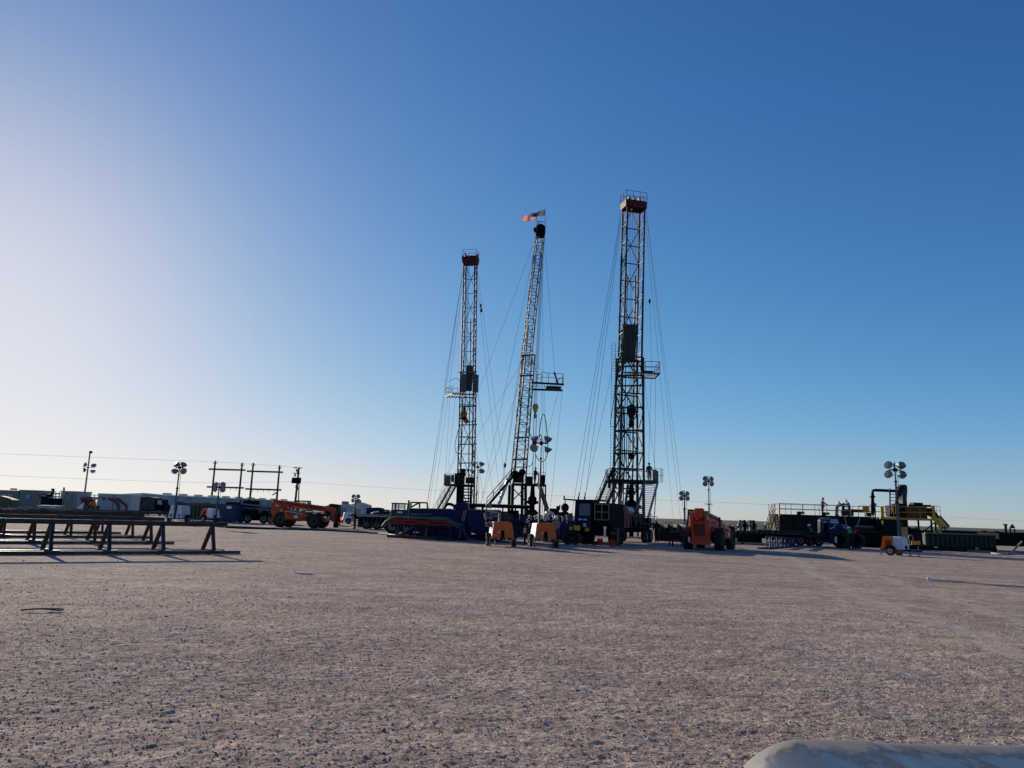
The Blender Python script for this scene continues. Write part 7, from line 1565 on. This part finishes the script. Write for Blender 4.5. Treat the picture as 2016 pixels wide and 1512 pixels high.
for k in range(14): P_('corrugation', grey, pc, lambda m: m.span((a + .1 + k * (b_ - a - .2) / 14, 103.94, .2), (a + .22 + k * (b_ - a - .2) / 14, 104, d - .05)), world=True)
P_('door_post', grey_d, pc, lambda m: m.span((a + 2.2, 103.9, .15), (a + 2.35, 104, d)), world=True)
P_('base_rail', dark, pc, lambda m: m.span((a, 104.1, 0), (b_, 106.5, .15)), world=True)
# ------------------------------------------------------------------ dusty front of the pickup the photograph was taken beside
tr = thing('pickup_truck', 'dusty silver pickup truck hood with raised centre dome close in front', 'pickup truck', (1.475, 1.75, 0))
def hood_mat():
    m = bpy.data.materials.new('dusty silver car paint'); m.use_nodes = True; nt = m.node_tree; N = nt.nodes; L = nt.links
    b = N['Principled BSDF']; b.inputs['Metallic'].default_value = 0.75
    tc = N.new('ShaderNodeTexCoord'); n = N.new('ShaderNodeTexNoise'); n.inputs['Scale'].default_value = 9; n.inputs['Detail'].default_value = 9; n.inputs['Roughness'].default_value = 0.75
    mp = N.new('ShaderNodeMapping'); mp.inputs['Scale'].default_value = (1, .35, 1); L.new(tc.outputs['Object'], mp.inputs[0]); L.new(mp.outputs[0], n.inputs['Vector'])
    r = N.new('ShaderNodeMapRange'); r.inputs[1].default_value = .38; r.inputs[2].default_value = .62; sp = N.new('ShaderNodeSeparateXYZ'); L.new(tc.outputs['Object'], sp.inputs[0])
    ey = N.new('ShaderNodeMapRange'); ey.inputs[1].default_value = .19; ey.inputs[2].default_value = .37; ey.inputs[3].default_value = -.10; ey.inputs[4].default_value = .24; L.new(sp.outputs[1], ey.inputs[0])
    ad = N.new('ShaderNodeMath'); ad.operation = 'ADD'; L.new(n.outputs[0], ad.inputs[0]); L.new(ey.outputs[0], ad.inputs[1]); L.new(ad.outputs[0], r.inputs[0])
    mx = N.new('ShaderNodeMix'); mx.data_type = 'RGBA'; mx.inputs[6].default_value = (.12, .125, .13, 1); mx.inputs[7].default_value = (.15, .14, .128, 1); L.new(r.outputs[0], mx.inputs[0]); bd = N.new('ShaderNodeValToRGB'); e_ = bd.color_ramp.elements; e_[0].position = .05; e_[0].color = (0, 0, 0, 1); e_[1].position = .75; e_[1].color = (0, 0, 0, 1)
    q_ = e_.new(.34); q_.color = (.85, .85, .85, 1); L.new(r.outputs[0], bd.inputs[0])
    mx2 = N.new('ShaderNodeMix'); mx2.data_type = 'RGBA'; L.new(bd.outputs[0], mx2.inputs[0]); L.new(mx.outputs[2], mx2.inputs[6]); mx2.inputs[7].default_value = (.045, .045, .038, 1)  # dark mottled reflections of the surroundings, painted into the base colour
    L.new(mx2.outputs[2], b.inputs['Base Color'])
    rr = N.new('ShaderNodeMapRange'); rr.inputs[3].default_value = .3; rr.inputs[4].default_value = .75; L.new(r.outputs[0], rr.inputs[0]); L.new(rr.outputs[0], b.inputs['Roughness'])
    mm = N.new('ShaderNodeMapRange'); mm.inputs[3].default_value = .6; mm.inputs[4].default_value = .0; L.new(r.outputs[0], mm.inputs[0]); L.new(mm.outputs[0], b.inputs['Metallic'])
    return m
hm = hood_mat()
# hood: a crowned sheet, x across (-.85 .. .85), y from cowl (-1.0) to nose (.52); the left third swells into the fender top
def sst(a, b, x): t = max(0, min(1, (x - a) / (b - a))); return t * t * (3 - 2 * t)
def hood_z(x, y):
    z = 1.192 + .012 * (1 - (x / .85) ** 2) - .02 * max(0, y + .3)
    z += .008 * (1 - sst(-.505, -.485, x)) * (1 - .4 * sst(.2, .5, y)) + .008 * sst(.485, .505, x)
    e = max(0, abs(x) - .66) / .19; z -= .10 * e ** 2.3
    f = max(0, y - .30) / .22; z -= .16 * f ** 2.4
    return z
nx, ny = 110, 80; vs, fs = [], []
for j in range(ny + 1):
    for i in range(nx + 1):
        x = -.85 + 1.7 * i / nx; y = -1.0 + 1.52 * j / ny; x *= 1 - .07 * max(0, y / .52) ** 2.2
        vs.append((x, y, hood_z(x, y)))
for j in range(ny):
    for i in range(nx): a = j * (nx + 1) + i; fs.append((a, a + 1, a + nx + 2, a + nx + 1))
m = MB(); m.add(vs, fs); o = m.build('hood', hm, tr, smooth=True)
for s_ in (-1, 1):
    arch = [(.35 - .9 + .43 * math.cos(R(q)), .40 + .43 * math.sin(R(q))) for q in range(180, -1, -15)]
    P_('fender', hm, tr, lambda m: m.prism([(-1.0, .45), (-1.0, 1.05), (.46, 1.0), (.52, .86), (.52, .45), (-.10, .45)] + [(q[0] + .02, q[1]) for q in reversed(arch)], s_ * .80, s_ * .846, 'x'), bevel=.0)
    wheel(tr, Vector((s_ * .74, -.55, .40)), .40, .26, (s_, 0, 0), rim=grey_d)
    P_('headlamp', lens_m, tr, lambda m: m.box((s_ * .62, .50, .80), (.30, .06, .18)), bevel=.02)
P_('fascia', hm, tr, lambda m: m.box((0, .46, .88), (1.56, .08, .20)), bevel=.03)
P_('grille', black, tr, lambda m: m.box((0, .49, .78), (.9, .05, .26)), bevel=.02)
for k in range(3): P_('grille_bar', galv, tr, lambda m: m.box((0, .525, .70 + k * .08), (.86, .02, .025)))
P_('bumper', galv, tr, lambda m: m.box((0, .58, .55), (1.66, .2, .22)), bevel=.05)
P_('cowl', black, tr, lambda m: m.box((0, -1.03, 1.08), (1.5, .08, .06)))
